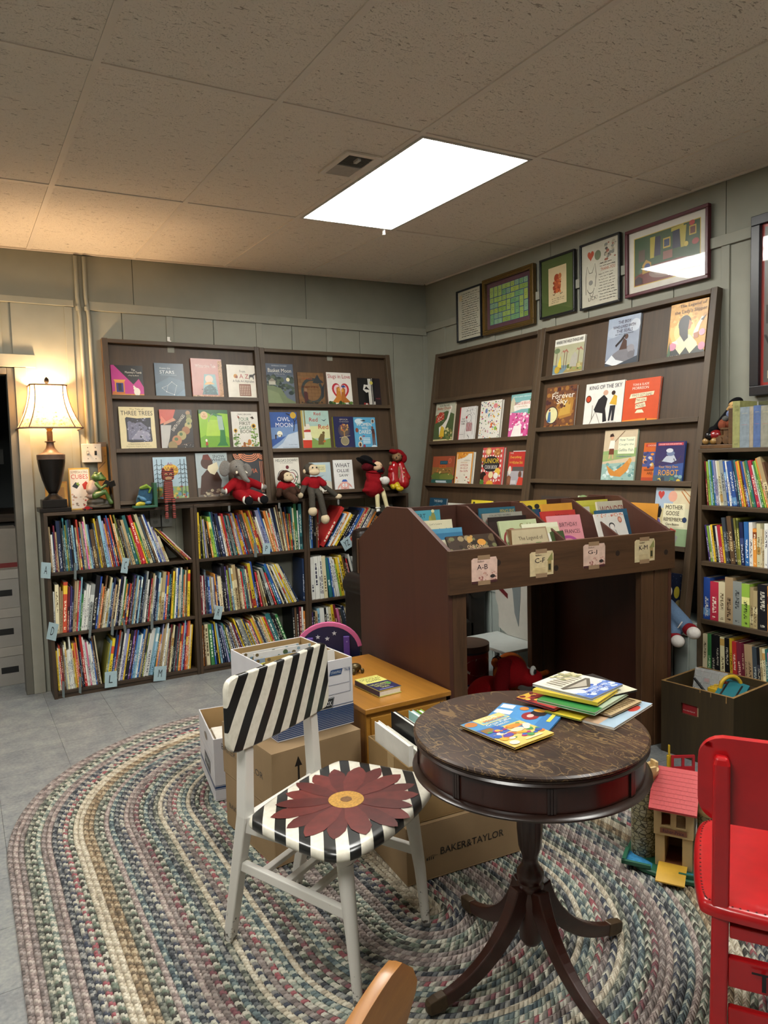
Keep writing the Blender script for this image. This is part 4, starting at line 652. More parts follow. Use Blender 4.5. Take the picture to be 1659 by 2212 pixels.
# --- side wall, wide rack
W1, W2, W3, W4, W5 = 1.351, 1.025, .70, .372, .06
onR(-.94, W1, .25, .242, .014, '#DAD8CC', '#B8B4A4', [(R_, 0, .1, 1, .82, '#A9A88A'), (P_, [(0, .1), (1, .1), (1, .24), (0, .34)], '#6F8A94'), (P_, [(.35, .1), (1, .1), (1, .3), (.6, .3)], '#9A8A5A')] + [(L_, [(x, .22), (x+.01, .68)], .018, '#6A4A38') for x in (.1, .36, .44, .84)] + [(P_, [(x-.14, .6), (x-.04, .7), (x, .66), (x+.06, .72), (x+.16, .6), (x+.05, .66), (x, .62), (x-.06, .66)], '#A0685A') for x in (.36, .84)] + [(E_, .1, .7, .1, .07, '#6A7A5A'), (P_, [(.14, .24), (.3, .24), (.24, .56)], '#D0B84A'), (P_, [(.12, .2), (.32, .2), (.3, .25), (.14, .25)], '#8A6A3A'), (S_, 20, .5, .16, .95, .34, ['#8A9A5A', '#5E6A3A', '#B4A878'], .03, .06), (P_, [(.56, .24), (.8, .22), (.82, .5), (.72, .6), (.62, .5)], '#A8A498'), (T_, 'WHERE THE WILD THINGS ARE', .5, .91, .9, .085, '#26262A'), (T_, 'STORY AND PICTURES BY MAURICE SENDAK', .5, .05, .84, .045, '#26262A'), (E_, .16, .2, .09, .09, '#B89A3A')], 'white banded picture book of palm trees and a sailing boat on the wide rack')
onR(-.513, W1, .228, .295, .014, '#7C8698', '#4A5464', [(R_, 0, 0, 1, 1, '#8D96A6'), (P_, [(0, .6), (1, .7), (1, 1), (0, 1)], '#9AA6B8'), (E_, .85, .8, .16, .12, '#B8C0CA'), (E_, .2, .72, .2, .1, '#A8B2C0'), (P_, [(0, 0), (1, 0), (1, .2), (.5, .12), (0, .18)], '#3E4650'), (P_, [(.1, .2), (.5, .1), (.9, .18), (.92, .3), (.8, .42), (.5, .4), (.25, .3)], '#77767C'), (E_, .78, .36, .11, .075, '#8C8A90'), (E_, .8, .24, .11, .07, '#6E6C72'), (P_, [(.0, .14), (.2, .28), (.34, .18), (.6, .12), (.3, .06)], '#D4D8DC'), (P_, [(.42, .36), (.66, .36), (.64, .52), (.54, .58)], '#4A322A'), (E_, .62, .6, .055, .05, '#54382E'), (L_, [(.58, .64), (.46, .54), (.3, .44)], .05, '#241C1C'), (T_, 'THE BOY', .52, .9, .4, .06, '#3E2A3A'), (T_, 'WHO LIVED WITH', .52, .81, .7, .06, '#3E2A3A'), (T_, 'THE SEALS', .54, .725, .5, .06, '#3E2A3A'), (T_, 'Rafe Martin  David Shannon', .54, .665, .56, .025, '#2A2A34')], 'grey blue picture book of a child riding a seal')
onR(-.088, W1, .222, .295, .014, '#C9912E', '#7A4A20', [(R_, 0, 0, 1, 1, '#CB9434'), (E_, .42, .52, .4, .3, '#DDB45A'), (E_, .42, .5, .28, .22, '#E6C878'), (S_, 60, 0, .6, 1, 1, ['#C28A2C', '#D29C3E', '#BC8428'], .03, .06), (P_, [(.12, 0), (.9, 0), (.78, .26), (.6, .4), (.4, .46), (.2, .34)], '#E0D6B0'), (E_, .42, .62, .17, .15, '#1E1A1C'), (P_, [(.26, .6), (.52, .5), (.54, .36), (.44, .3), (.3, .44)], '#1E1A1C'), (P_, [(.54, .68), (.61, .62), (.58, .52), (.52, .5)], '#C08A64'), (P_, [(.66, .36), (.78, .38), (.84, .56), (.92, .68), (.86, .7), (.76, .58), (.68, .46)], '#DDD4C4'), (P_, [(.84, .64), (.98, .72), (.9, .62)], '#241E20'), (P_, [(.7, .32), (.82, .34), (.8, .44), (.68, .42)], '#A86A4A'), (P_, [(0, 0), (1, 0), (1, .1), (.8, .2), (.62, .08), (.5, .2), (.36, .08), (.2, .22), (0, .12)], '#262C2A'), (E_, .14, .24, .1, .07, '#C9829A'), (E_, .92, .18, .09, .07, '#C9829A'), (E_, .9, .42, .08, .06, '#CF94A8'), (P_, [(.1, .32), (.3, .26), (.24, .34)], '#E8E0D0'), (P_, [(0, .05), (.04, .35), (.1, .1)], '#3E5A3A'), (T_, 'The Legend of', .6, .93, .7, .07, '#4A2A1A'), (T_, "the Lady's Slipper", .55, .83, .86, .085, '#4A2A1A'), (T_, 'by Kathy-jo Wargin', .22, .07, .34, .02, '#D8D0C0'), (T_, 'illustrated by Gijsbert van Frankenhuyzen', .38, .03, .64, .02, '#D8D0C0')], 'golden picture book of a dark haired woman among pink flowers')
onR(-.966, W2, .255, .268, .018, '#7A5230', '#16131A', [(R_, 0, 0, 1, 1, '#6E4630'), (P_, [(.3, .2), (.9, .3), (.95, .7), (.6, .8), (.4, .6)], '#A8793A'), (P_, [(.45, .3), (.85, .35), (.85, .6), (.6, .68)], '#BE9648'), (S_, 50, 0, .05, 1, 1, ['#5A3830', '#8A5C34', '#4A2E30', '#9A6C38'], .03, .07), (E_, .24, .34, .22, .21, '#3A2A30'), (E_, .24, .34, .195, .185, '#D6D09E'), (P_, [(.1, .18), (.22, .18), (.2, .42), (.13, .42)], '#4A6E94'), (E_, .16, .46, .03, .03, '#8A5A44'), (R_, 0, 0, 1, .1, '#8A5A2E'), (S_, 24, 0, 0, 1, .11, ['#4A2E20', '#B4803A'], .02, .04), (T_, 'the', .34, .86, .13, .07, '#EDE4CE'), (T_, 'Forever', .58, .78, .74, .13, '#EFE8D6'), (T_, 'Sky', .56, .63, .36, .15, '#EFE8D6')], 'brown gold picture book titled The Forever Sky with a pale moon')
onR(-.64, W2, .288, .258, .012, '#DEDCD4', '#B8B6AE', [(P_, [(.26, .4), (.36, .62), (.5, .72), (.6, .62), (.56, .4), (.62, .12), (.52, .1), (.5, .3), (.3, .34)], '#26262A'), (E_, .54, .76, .065, .06, '#C8A088'), (P_, [(.66, .5), (.76, .7), (.84, .66), (.84, .46)], '#D0A63A'), (E_, .74, .74, .05, .05, '#3A2A26'), (P_, [(.68, .46), (.82, .46), (.8, .12), (.74, .12), (.74, .36), (.7, .12), (.66, .12)], '#2A2C34'), (L_, [(.3, .34), (.16, .05)], .01, '#5A4A3A'), (L_, [(.32, .34), (.46, .05)], .01, '#5A4A3A'), (L_, [(.22, .5), (.22, .18)], .012, '#6A5A44'), (E_, .1, .65, .075, .085, '#5A3424'), (E_, .1, .65, .055, .062, '#C0492E'), (T_, 'KING OF THE SKY', .52, .9, .84, .09, '#44404E'), (T_, 'NICOLA DAVIES', .32, .05, .3, .03, '#44404E'), (T_, 'LAURA CARLIN', .74, .08, .26, .03, '#44404E')], 'white picture book titled King of the Sky with two standing figures')
onR(-.346, W2, .236, .25, .014, '#C9512E', '#A03C20', [(R_, 0, 0, 1, 1, '#CB5230'), (P_, [(0, 0), (1, 0), (1, .1), (.6, .13), (0, .1)], '#D98A3A'), (R_, 0, 0, 1, .05, '#241C1A'), (R_, .68, .05, .71, .12, '#241C1A'), (T_, 'TONI & SLADE', .46, .88, .46, .05, '#EDE6D8'), (T_, 'MORRISON', .46, .8, .46, .06, '#EDE6D8'), (P_, [(.16, .58), (.84, .62), (.86, .7), (.2, .68)], '#E6D9B8'), (P_, [(.34, .46), (.66, .5), (.66, .58), (.36, .58)], '#E6D9B8'), (P_, [(.36, .34), (.66, .38), (.62, .48), (.36, .44)], '#E6D9B8'), (P_, [(.36, .25), (.62, .25), (.56, .32), (.42, .32)], '#E6D9B8'), (T_, "WHO'S GOT GAME?", .52, .645, .58, .06, '#5A2A1C'), (T_, 'THE LION', .5, .53, .26, .05, '#5A2A1C'), (T_, 'or the', .5, .465, .14, .025, '#5A2A1C'), (T_, 'MOUSE?', .5, .405, .24, .06, '#5A2A1C')], 'orange red picture book of a lion or mouse fable')
onR(-.459, W3, .232, .3, .012, '#AFC2A6', '#7A9A9C', [(R_, 0, 0, 1, 1, '#C9B79A'), (P_, [(0, .4), (1, .5), (1, .66), (0, .6)], '#8CA86E'), (P_, [(0, 0), (1, 0), (1, .4), (0, .36)], '#8FB0A8'), (P_, [(.0, .44), (.4, .44), (.4, .54), (.0, .54)], '#9AA870'), (S_, 40, 0, 0, 1, .36, ['#C8D8D4', '#6E9A94', '#A8C4BC', '#5A8A8A'], .03, .07), (P_, [(.3, .14), (.6, .12), (.8, .24), (.88, .4), (.8, .44), (.62, .32), (.4, .22), (.22, .3), (.14, .34), (.22, .2)], '#C8863E'), (E_, .84, .42, .055, .05, '#D09A54'), (P_, [(.16, .64), (.34, .64), (.34, .8), (.2, .8)], '#E4DFD2'), (P_, [(.18, .54), (.34, .54), (.33, .65), (.19, .65)], '#6A3A2A'), (L_, [(.22, .54), (.2, .46)], .03, '#D0A080'), (L_, [(.3, .54), (.32, .46)], .03, '#D0A080'), (E_, .24, .86, .055, .045, '#D0A080'), (P_, [(.17, .87), (.31, .88), (.26, .94), (.18, .92)], '#3A2A26'), (L_, [(.34, .78), (.62, .98)], .01, '#6A4A34'), (R_, .46, .55, .95, .86, '#E6E6C8'), (T_, 'How Yossel', .7, .81, .42, .05, '#5A7A6A'), (T_, 'Caught the', .7, .72, .44, .05, '#5A7A6A'), (T_, 'Gefilte Fish', .7, .62, .44, .055, '#5A7A6A'), (T_, 'A Shabbos Story', .66, .5, .44, .035, '#5A6AA8')], 'pastel picture book of a boy fishing above a leaping fish')
onR(-.18, W3, .13, .221, .008, '#C0602E', '#8A3A24', [(R_, 0, 0, 1, 1, '#C4612C'), (R_, 0, .42, .66, .78, '#3A4E8A'), (R_, .1, .9, .66, .97, '#B83A34'), (T_, 'CHOOSE', .4, .935, .4, .04, '#EDE0C0'), (S_, 20, 0, .3, .66, .8, ['#D98A3A', '#2E3A6A', '#C8A04A', '#B8BCC0'], .05, .1), (R_, .0, .0, .66, .16, '#A8402A'), (T_, 'YOUR GRANDPARENTS', .36, .34, .5, .05, '#2A1E1A'), (T_, 'ARE', .4, .26, .26, .06, '#2A1E1A')], 'orange and blue paperback half covered by the robot book')
onR(-.094, W3, .178, .222, .01, '#2E4E8E', '#3A7AB0', [(R_, 0, 0, 1, 1, '#30528F'), (P_, [(0, .4), (1, .5), (1, 1), (0, 1)], '#2A2A5C'), (R_, .08, .91, .94, .97, '#B8404A'), (T_, 'CHOOSE YOUR OWN ADVENTURE', .5, .94, .76, .03, '#EDE0E0'), (P_, [(.25, .54), (.4, .66), (.66, .68), (.76, .56), (.6, .5)], '#B4BCC8'), (E_, .54, .72, .14, .06, '#6A7A9A'), (L_, [(.66, .6), (.74, .48), (.9, .66)], .03, '#3A3A4A'), (L_, [(.3, .58), (.14, .5)], .03, '#3A3A4A'), (E_, .5, .79, .12, .05, '#C8CCD4'), (P_, [(0, 0), (1, 0), (1, .2), (.6, .26), (0, .2)], '#3A5A6A'), (S_, 14, .05, .02, .95, .2, ['#3E7A5A', '#2A3A4A', '#7AA0A8', '#C8B04A'], .05, .09), (T_, 'Your Very Own', .5, .4, .66, .07, '#E4A83A'), (T_, 'ROBOT', .52, .27, .68, .13, '#E0A030')], 'blue paperback titled Your Very Own Robot', off=.0085)
onR(-.62, W4, .26, .25, .012, '#B9C8A4', '#7A8A6A', [(R_, 0, 0, 1, 1, '#C2CDAE'), (R_, .05, .05, .95, .93, '#D4D6C0'), (P_, [(0, .5), (.16, .6), (.26, .8), (.3, 1), (.1, 1), (0, .86)], '#8A7A5A'), (E_, .16, .9, .16, .12, '#7E9A6A'), (E_, .85, .6, .14, .3, '#9AAE84'), (T_, 'I love', .52, .8, .36, .13, '#2E3A2C')], 'pale green picture book with handwritten love title behind the bin')
onR(-.93, W4, .24, .24, .012, '#3A3430', '#2A2624', [(R_, 0, 0, 1, 1, '#3A3430'), (R_, .2, 0, .85, .86, '#C8A24A'), (T_, 'CATS', .5, .7, .3, .1, '#3A2A1A')], 'dark framed yellow picture book low on the wide rack')
onR(-.229, W4, .19, .225, .022, '#C98A34', '#D8CFB8', [(R_, 0, 0, 1, 1, '#C88A36'), (T_, 'THE STORY', .52, .72, .3, .03, '#7A4A1A')], 'plain ochre hardcover beside the Mother Goose book')
onR(-.068, W4, .221, .31, .014, '#B8B9A8', '#8A94A8', [(R_, 0, 0, 1, 1, '#C9C2A4'), (R_, 0, .66, .5, 1, '#9FB2C4'), (R_, .5, .66, 1, 1, '#D2C6A4'), (R_, 0, .33, .3, .66, '#C4B88A'), (R_, .7, .33, 1, .66, '#CCC8A8'), (R_, 0, 0, 1, .33, '#8AA07A'), (P_, heart(.16, .88, .24), '#B8413E'), (E_, .48, .86, .12, .09, '#D8A08A'), (L_, [(.7, .95), (.95, .75)], .02, '#B4703A'), (L_, [(.75, .98), (.98, .84)], .015, '#B4703A'), (R_, .26, .36, .84, .74, '#DDD6B4'), (P_, [(.04, .6), (.16, .7), (.22, .62), (.18, .5), (.06, .5)], '#1E1E20'), (E_, .12, .4, .09, .09, '#7A6AA8'), (E_, .85, .48, .06, .045, '#2A3A5A'), (P_, [(.3, .08), (.66, .08), (.72, .2), (.5, .28), (.34, .2)], '#8A8A88'), (P_, [(.44, .22), (.6, .2), (.66, .3), (.5, .34)], '#A83A3A'), (E_, .36, .3, .08, .07, '#8A8A88'), (L_, [(.4, .06), (.5, .02), (.6, .05)], .03, '#B8413E'), (T_, 'MOTHER', .55, .68, .46, .07, '#3A3228'), (T_, 'GOOSE', .52, .58, .36, .07, '#3A3228'), (T_, 'REMEMBERS', .55, .48, .52, .06, '#3A3228'), (T_, 'Clare Beaton', .54, .4, .36, .04, '#3A3228')], 'patchwork Mother Goose book at the right end of the wide rack')
# ---------------------------------------------------------------- braided oval rug
def braid_mat(i, cols, grain):
    m, nt, b = newmat(f'braid_wool_{i}')
    uv = N(nt, 'ShaderNodeUVMap'); sp = N(nt, 'ShaderNodeSeparateXYZ'); nt.links.new(uv.outputs[0], sp.inputs[0])
    v = math_(nt, 'SUBTRACT', sp.outputs[1], .5); side = math_(nt, 'GREATER_THAN', v, 0.)
    a = math_(nt, 'ADD', math_(nt, 'MULTIPLY', sp.outputs[0], 1/.0145), math_(nt, 'MULTIPLY', math_(nt, 'ABSOLUTE', v), 1.1))
    a = math_(nt, 'ADD', a, math_(nt, 'MULTIPLY', side, .5)); fl = math_(nt, 'FLOOR', a); fr = math_(nt, 'FRACT', a)
    idx = math_(nt, 'ADD', fl, math_(nt, 'MULTIPLY', side, 71.3))
    wn = N(nt, 'ShaderNodeTexWhiteNoise', noise_dimensions='1D'); nt.links.new(idx, wn.inputs['W'])
    r = ramp(nt, tuple(((k+.001)/len(cols), c) for k, c in enumerate(cols)), 'CONSTANT')
    seq = math_(nt, 'FRACT', math_(nt, 'MULTIPLY', math_(nt, 'ADD', fl, math_(nt, 'MULTIPLY', wn.outputs[0], 1.2)), 1/3.0))
    nt.links.new(seq, r.inputs[0])
    no = S(N(nt, 'ShaderNodeTexNoise'), Scale=grain, Detail=3.0); tc = N(nt, 'ShaderNodeTexCoord'); nt.links.new(tc.outputs['Object'], no.inputs['Vector'])
    edge = math_(nt, 'SMOOTH_MIN', math_(nt, 'MULTIPLY', math_(nt, 'PINGPONG', fr, .5), 3.0), 1.0, .3)
    hs = N(nt, 'ShaderNodeHueSaturation'); nt.links.new(r.outputs[0], hs.inputs['Color'])
    nt.links.new(math_(nt, 'ADD', .72, math_(nt, 'MULTIPLY', no.outputs['Fac'], .55)), hs.inputs['Value'])
    hs.inputs['Saturation'].default_value = .72; nt.links.new(hs.outputs[0], b.inputs['Base Color']); b.inputs['Roughness'].default_value = .95
    b.inputs['Specular IOR Level'].default_value = .1
    bp = S(N(nt, 'ShaderNodeBump'), Strength=.8, Distance=.004); nt.links.new(edge, bp.inputs['Height']); nt.links.new(bp.outputs[0], b.inputs['Normal'])
    return m
RUGC = {'A': ('#85766F', '#9A8D86', '#6E625E'), 'B': ('#B4B19C', '#6E7A68', '#4C4A44'), 'C': ('#454A58', '#B4B09C', '#7E7C78'), 'D': ('#BEB092', '#CABFA4', '#A4967C'), 'E': ('#8E744E', '#B09A72', '#6E5C44'),
        'F': ('#74786A', '#A09E88', '#545850'), 'G': ('#66797A', '#A4AC9C', '#4A5A60'), 'H': ('#7A3E46', '#A4958A', '#6A5A58'), 'I': ('#963640', '#B8B2A0', '#7C746C'), 'J': ('#9C8880', '#B0A094', '#84726C'), 'K': ('#5C6064', '#8E8E88', '#3E4248'), 'L': ('#96A08E', '#C0BCA6', '#6E7C74')}
BRAID = {k: braid_mat(i, c, 160) for i, (k, c) in enumerate(RUGC.items())}
rug = thing('rug', 'large oval braided rug in muted multicolour wool under the table and chairs', 'rug', (.73, 0, 0))
RY1, RY0, RR_ = .34, -.68, 1.11
order = 'AJAFBLAJKCIBDDEEFBJGKCJAHBGKFDCAILGDKBHFGLIJKB'
nring = 60; rw_ = RR_/nring
def rug_ring(rad_, w, key):
    g = G(); pts = []; u = 0; n1 = max(10, int(rad_*70)); n2 = 14
    for i in range(n1): a = math.pi*i/n1; pts.append((rad_*math.cos(a), RY1+rad_*math.sin(a), math.cos(a), math.sin(a)))
    for i in range(n2): pts.append((-rad_, RY1+(RY0-RY1)*i/n2, -1, 0))
    for i in range(n1): a = math.pi+math.pi*i/n1; pts.append((rad_*math.cos(a), RY0+rad_*math.sin(a), math.cos(a), math.sin(a)))
    for i in range(n2): pts.append((rad_, RY0+(RY1-RY0)*i/n2, 1, 0))
    prof = [(-.5, .001, 0), (-.36, .0085, .14), (0, .012, .5), (.36, .0085, .86), (.5, .001, 1)]
    n = len(pts); vs = []; us = [0]
    for i in range(n): p, q = pts[i], pts[(i+1) % n]; us.append(us[-1]+math.hypot(p[0]-q[0], p[1]-q[1]))
    for x, y, nx, ny in pts: vs += [(x+nx*w*o, y+ny*w*o, z) for o, z, _ in prof]
    fs = []; uv = []
    for i in range(n):
        j = (i+1) % n
        for k in range(4):
            fs.append((i*5+k, i*5+k+1, j*5+k+1, j*5+k))
            for ii, kk in ((i, k), (i, k+1), (i+1, k+1), (i+1, k)): uv += [us[ii], prof[kk][2]]
    g.add(vs, fs); g.uv = uv
    return g.build('braid', BRAID[key], rug, smooth=True)
for k in range(nring): rug_ring(max(RR_-rw_*(k+.5), .004), rw_*1.02, order[k % len(order)])
# ---------------------------------------------------------------- double-sided book bin
BM = frame((1.217, -.127, 0), (.997, -.078, 0), (.078, .997, 0), (0, 0, 1))
t = thing('book_bin', 'tall red-brown wooden book bin with sloping dividers and letter tags', 'book bin', M=BM)
BW, BD = 1.237, .87
prof = [(0, 1.027), (.33, 1.181), (.54, 1.178), (BD, .998)]
for x, nm, zb in ((0, 'end_panel', .0125), (BW-.019, 'end_panel', .001)): G().prism([(0, zb)]+prof+[(BD, zb)], x, x+.019, 'yz').build(nm, BIN['z'], t, bevel=.001)
div = [(.02, .87), (.02, 1.02), (.335, 1.174), (.42, 1.174), (.42, .87)]; divb = [(BD-.02, .87), (BD-.02, .99), (.545, 1.17), (.438, 1.17), (.438, .87)]
for k in range(1, 4):
    x = BW*k/4
    G().prism(div, x-.005, x+.005, 'yz').build('divider', BIN['y'], t); G().prism(divb, x-.005, x+.005, 'yz').build('divider', BIN['y'], t)
G().box(.0195, BW-.0195, .421, .437, .87, 1.176).build('spine_board', BIN['x'], t)
G().box(.0195, BW-.0195, .0, BD, .851, .869).build('bin_floor', BIN['x'], t)
G().box(-.004, BW+.002, -.02, -.0005, .849, 1.027).build('front_board', BINP['x'], t, bevel=.002)
G().box(-.004, BW+.002, BD+.0005, BD+.02, .82, .998).build('front_board', BINP['x'], t, bevel=.002)
for x0, x1, zb in ((.0195, .086, .0125), (BW-.19, BW-.112, .001), (BW-.108, BW-.0195, .001)):
    for y in (0.001, BD-.04): G().box(x0, x1, y, y+.039, zb, .8505).build('post', BINP['z'], t, bevel=.003)
for x in (.1, .4, .75, 1.05):   # dark knots in the front board
    G().lathe([(.0001, 0), (.011, .0002), (.013, .0001)], 12, M=Matrix.Translation((x+.13, -.02, .93+.04*math.sin(x*9))) @ Matrix.Rotation(rad(90), 4, 'X')).build('knot', P('#24140A', .6, .2, 60, kind='knot'), t)
TAGC = (('A-B', .099, .885, '#D9B8A8', 1), ('C-F', .39, .887, '#D2BE94', 0), ('G-J', .68, .897, '#D4B4A2', 1), ('K-M', .982, .896, '#CDBB92', 0))
TAPE = P('#9A7E62', .25, .05, kind='clear_tape')
for s, x, z, c, pink in TAGC:
    tg = G().prism([(x, z), (x+.124, z+.002), (x+.126, z+.09), (x+.12, z+.104), (x+.01, z+.104), (x, z+.097)], -.0212, -.0204, 'xz').build('letter_tag', P(c, .7, .15, 40, kind='tag_paper'), t)
    sh = [('t', 'Authors', .36, .86, .26, .08, '#3A2A2A'), ('t', s, .42, .64, .42, .2, '#241E2A')]
    if pink: sh = [('s', 26, .3, .08, .98, .4, ['#B4847A', '#A06A62', '#C89A8C'], .02, .05), ('r', 0, .0, 1, .09, '#4A2A2C')]+sh+[('e', .82, .24, .1, .07, '#3A3432')]
    else: sh = [('r', .76, .12, .92, .62, '#A08A5A'), ('r', .79, .2, .89, .46, '#3A3A2A'), ('p', [(.72, .6), (.96, .94), (.98, .6)], '#8A8A54')]+[('r', .2, .3-.06*i, .66, .315-.06*i, '#B49C70') for i in range(4)]+sh
    art(tg, sh, x, z, .124, .104, -.0214)
    for zz in (z+.096, z-.008): G().box(x+.03, x+.09, -.0219, -.0213, zz, zz+.018).build('tape', TAPE, tg)
# books standing in the bin, covers to the front
def inbin(x, y, ztop, w, h, tk, cover, shapes, label, lean=14, rot=0, spine=None):
    lz = ztop-h*math.cos(rad(lean)); lz = max(lz, .8705+(tk+.001)*math.sin(rad(lean)))
    h = (ztop-lz)/math.cos(rad(lean))
    M = BM @ Matrix.Translation((x, max(y-h*math.sin(rad(lean)), .007), lz)) @ Matrix.Rotation(rad(rot), 4, 'Z') @ Matrix.Rotation(rad(-lean), 4, 'X')
    return story(M, 'picture_book', label, w, h, tk, cover, spine or cover, shapes, 'picture books standing in the book bin')
inbin(.024, .385, 1.162, .17, .25, .01, '#4E9AAC', [('t', 'DESERT', .3, .9, .5, .08, '#24444E'), ('t', 'NIGHT', .3, .78, .4, .07, '#24444E'), ('e', .78, .8, .08, .16, '#8A8A4A'), ('e', .68, .82, .04, .08, '#A09A54'), ('e', .78, .98, .05, .03, '#D8D4A4')], 'turquoise picture book with a cactus, first compartment of the bin', 8)
inbin(.035, .27, 1.126, .152, .24, .009, '#D8CFAE', [('t', "Let's Learn", .45, .93, .4, .035, '#7A7460'), ('t', 'English!', .55, .78, .8, .13, '#3A5A8E'), ('t', 'by STEVE BJORKMAN', .56, .62, .66, .045, '#6A6450')], 'cream picture book with blue English lettering in the bin', 12)
inbin(.05, .24, 1.09, .17, .2, .006, '#3F7AA0', [('r', 0, .9, 1, 1, '#5A9ABC')], 'thin blue picture book behind the cream English book', 12)
inbin(.06, .075, 1.069, .235, .19, .01, '#3A2C22', [('s', 50, 0, .3, 1, 1, ['#5A4A34', '#8A7A5A', '#6A6A48', '#B0884A', '#2A2018'], .03, .07), ('e', .7, .8, .09, .08, '#C0863A'), ('t', 'ONE DAY', .54, .7, .34, .09, '#D8B890'), ('t', 'in the', .5, .55, .18, .07, '#C86A4A'), ('t', 'EUCALYPTUS', .5, .4, .5, .09, '#D8B890')], 'dark leafy picture book lying against the front board of the bin', 34)
inbin(.03, .15, 1.052, .12, .2, .012, '#CFC8B4', [('r', 0, .5, 1, 1, '#BDB69C')], 'pale cream book leaning behind the dark leafy one', 30)
inbin(.406, .385, 1.155, .23, .25, .008, '#2A5A6E', [('r', 0, .9, 1, 1, '#2E6478'), ('t', 'PENGUINS', .7, .92, .36, .07, '#C8A83A')], 'dark teal picture book at the back of the second compartment', 8)
inbin(.388, .33, 1.134, .245, .24, .01, '#8A8A80', [('r', 0, .8, 1, 1, '#9A988C'), ('t', 'COLLECTED WORKS', .4, .95, .5, .035, '#3A3A38'), ('t', 'BRYAN COLLIER', .42, .86, .68, .06, '#8E3A34')], 'grey picture book with red capitals in the second compartment', 11)
inbin(.4, .3, 1.118, .23, .22, .005, '#3A2C2A', [('r', 0, .9, 1, 1, '#2A201E')], 'thin dark picture book between the grey and green ones', 11)
inbin(.386, .2, 1.108, .208, .23, .011, '#B4BE92', [('r', 0, 0, 1, 1, '#B8C298'), ('l', arc(.3, .6, .22, .22, 20, 200), .05, '#8E3A3A'), ('t', 'Gold', .68, .88, .3, .1, '#7A6A34'), ('s', 12, .1, .3, .6, .7, ['#C86A5A', '#8A9A5A', '#4A7A8A'], .03, .07)], 'pale green picture book with a red curve in the second compartment', 18)
inbin(.46, .13, 1.094, .2, .22, .008, '#C9C8A4', [('r', 0, .9, 1, 1, '#D4D4B8')], 'pale yellow paperback leaning in the second compartment', 24)
inbin(.362, .1, 1.081, .21, .22, .009, '#9A8468', [('r', .03, .03, .97, .97, '#B7A888'), ('t', 'The Legend of', .54, .78, .62, .1, '#3A2A1E'), ('t', 'Sleeping Bear', .56, .58, .6, .09, '#3A2A1E'), ('p', [(0, .5), (.1, .98), (0, 1)], '#6A4A2A')], 'brown picture book with a legend title in the second compartment', 22)
inbin(.38, .062, 1.05, .205, .19, .006, '#D4D4CC', [('p', heart(.28, .8, .26), '#5A7A4A'), ('p', heart(.64, .8, .22), '#6A8A54')], 'white paperback with green hearts at the front of the bin', 26)
inbin(.6, .1, 1.055, .07, .19, .01, '#4A5A34', [('r', 0, .5, 1, 1, '#3E4E2C')], 'narrow green book beside the second divider', 22)
inbin(.654, .39, 1.177, .155, .25, .01, '#D0B43A', [('e', .3, .85, .12, .06, '#2A2A2A'), ('e', .6, .88, .1, .05, '#2A2A2A'), ('r', 0, .5, 1, .7, '#B89A2E')], 'yellow picture book at the back of the third compartment', 8)
inbin(.66, .33, 1.14, .1, .24, .03, '#24466A', [('r', .1, .0, .3, 1, '#2E5A54'), ('r', .6, 0, .8, 1, '#3A6A9A')], 'thick dark blue book in the third compartment', 10)
inbin(.715, .31, 1.162, .185, .25, .012, '#D79A3A', [('r', .05, .1, .95, .85, '#9AA4B4'), ('t', 'MEN', .54, .75, .3, .1, '#8A4A3A'), ('t', 'AND WOMEN', .5, .6, .5, .06, '#4A4A5A')], 'orange bordered picture book in the third compartment', 11)
inbin(.632, .21, 1.137, .2, .24, .012, '#B5342F', [('t', 'Viorst', .6, .9, .4, .06, '#4A1A1A')], 'red picture book behind the pink birthday book', 16)
inbin(.612, .15, 1.12, .182, .22, .008, '#D48C94', [('t', 'A BIRTHDAY', .54, .8, .66, .09, '#4A2A34'), ('t', 'FOR FRANCES', .56, .65, .7, .085, '#4A2A34'), ('e', .5, .2, .3, .26, '#C89A6A'), ('l', arc(.5, .24, .36, .3, 20, 160), .06, '#A84A8A')], 'pink birthday picture book leaning in the third compartment', 18, -4)
inbin(1.0, .395, 1.161, .21, .25, .01, '#C6C044', [('r', 0, .9, 1, 1, '#CFCA54')], 'lime yellow picture book at the back of the last compartment', 8)
inbin(.93, .33, 1.135, .1, .24, .03, '#C8C4B4', [('p', [(.3, .3), (.7, .3), (.5, .95)], '#26262A')], 'thick white and black book beside the wonder book', 10)
inbin(1.05, .3, 1.158, .185, .25, .012, '#C4BCA4', [('r', 0, .5, 1, 1, '#C8C0AA'), ('t', 'WONDER', .5, .82, .84, .17, '#8A3430')], 'beige picture book titled Wonder in red letters', 12)
inbin(.95, .2, 1.125, .2, .22, .012, '#27506A', [('r', 0, .85, 1, 1, '#2E5C78')], 'dark blue book behind the white sketch book', 16)
inbin(.9, .15, 1.113, .19, .22, .009, '#DAD6CE', [('e', .5, .72, .1, .07, '#3A3A3A'), ('e', .5, .7, .075, .055, '#E4DCD4'), ('p', [(.42, .64), (.58, .64), (.62, .42), (.38, .42)], '#D0CCC6'), ('l', [(.42, .62), (.36, .44)], .015, '#3A3A3A'), ('l', [(.58, .62), (.64, .44)], .015, '#3A3A3A'), ('l', [(.45, .42), (.44, .24), (.36, .22)], .015, '#3A3A3A'), ('l', [(.55, .42), (.56, .24), (.64, .22)], .015, '#3A3A3A'), ('e', .82, .84, .07, .07, '#B86A54'), ('e', .82, .84, .045, .045, '#D8A48A'), ('s', 30, .03, .92, .97, .99, ['#C87A6A', '#D8A48A'], .015, .025)], 'white picture book with a sketched child at the front of the last compartment', 20, 3)
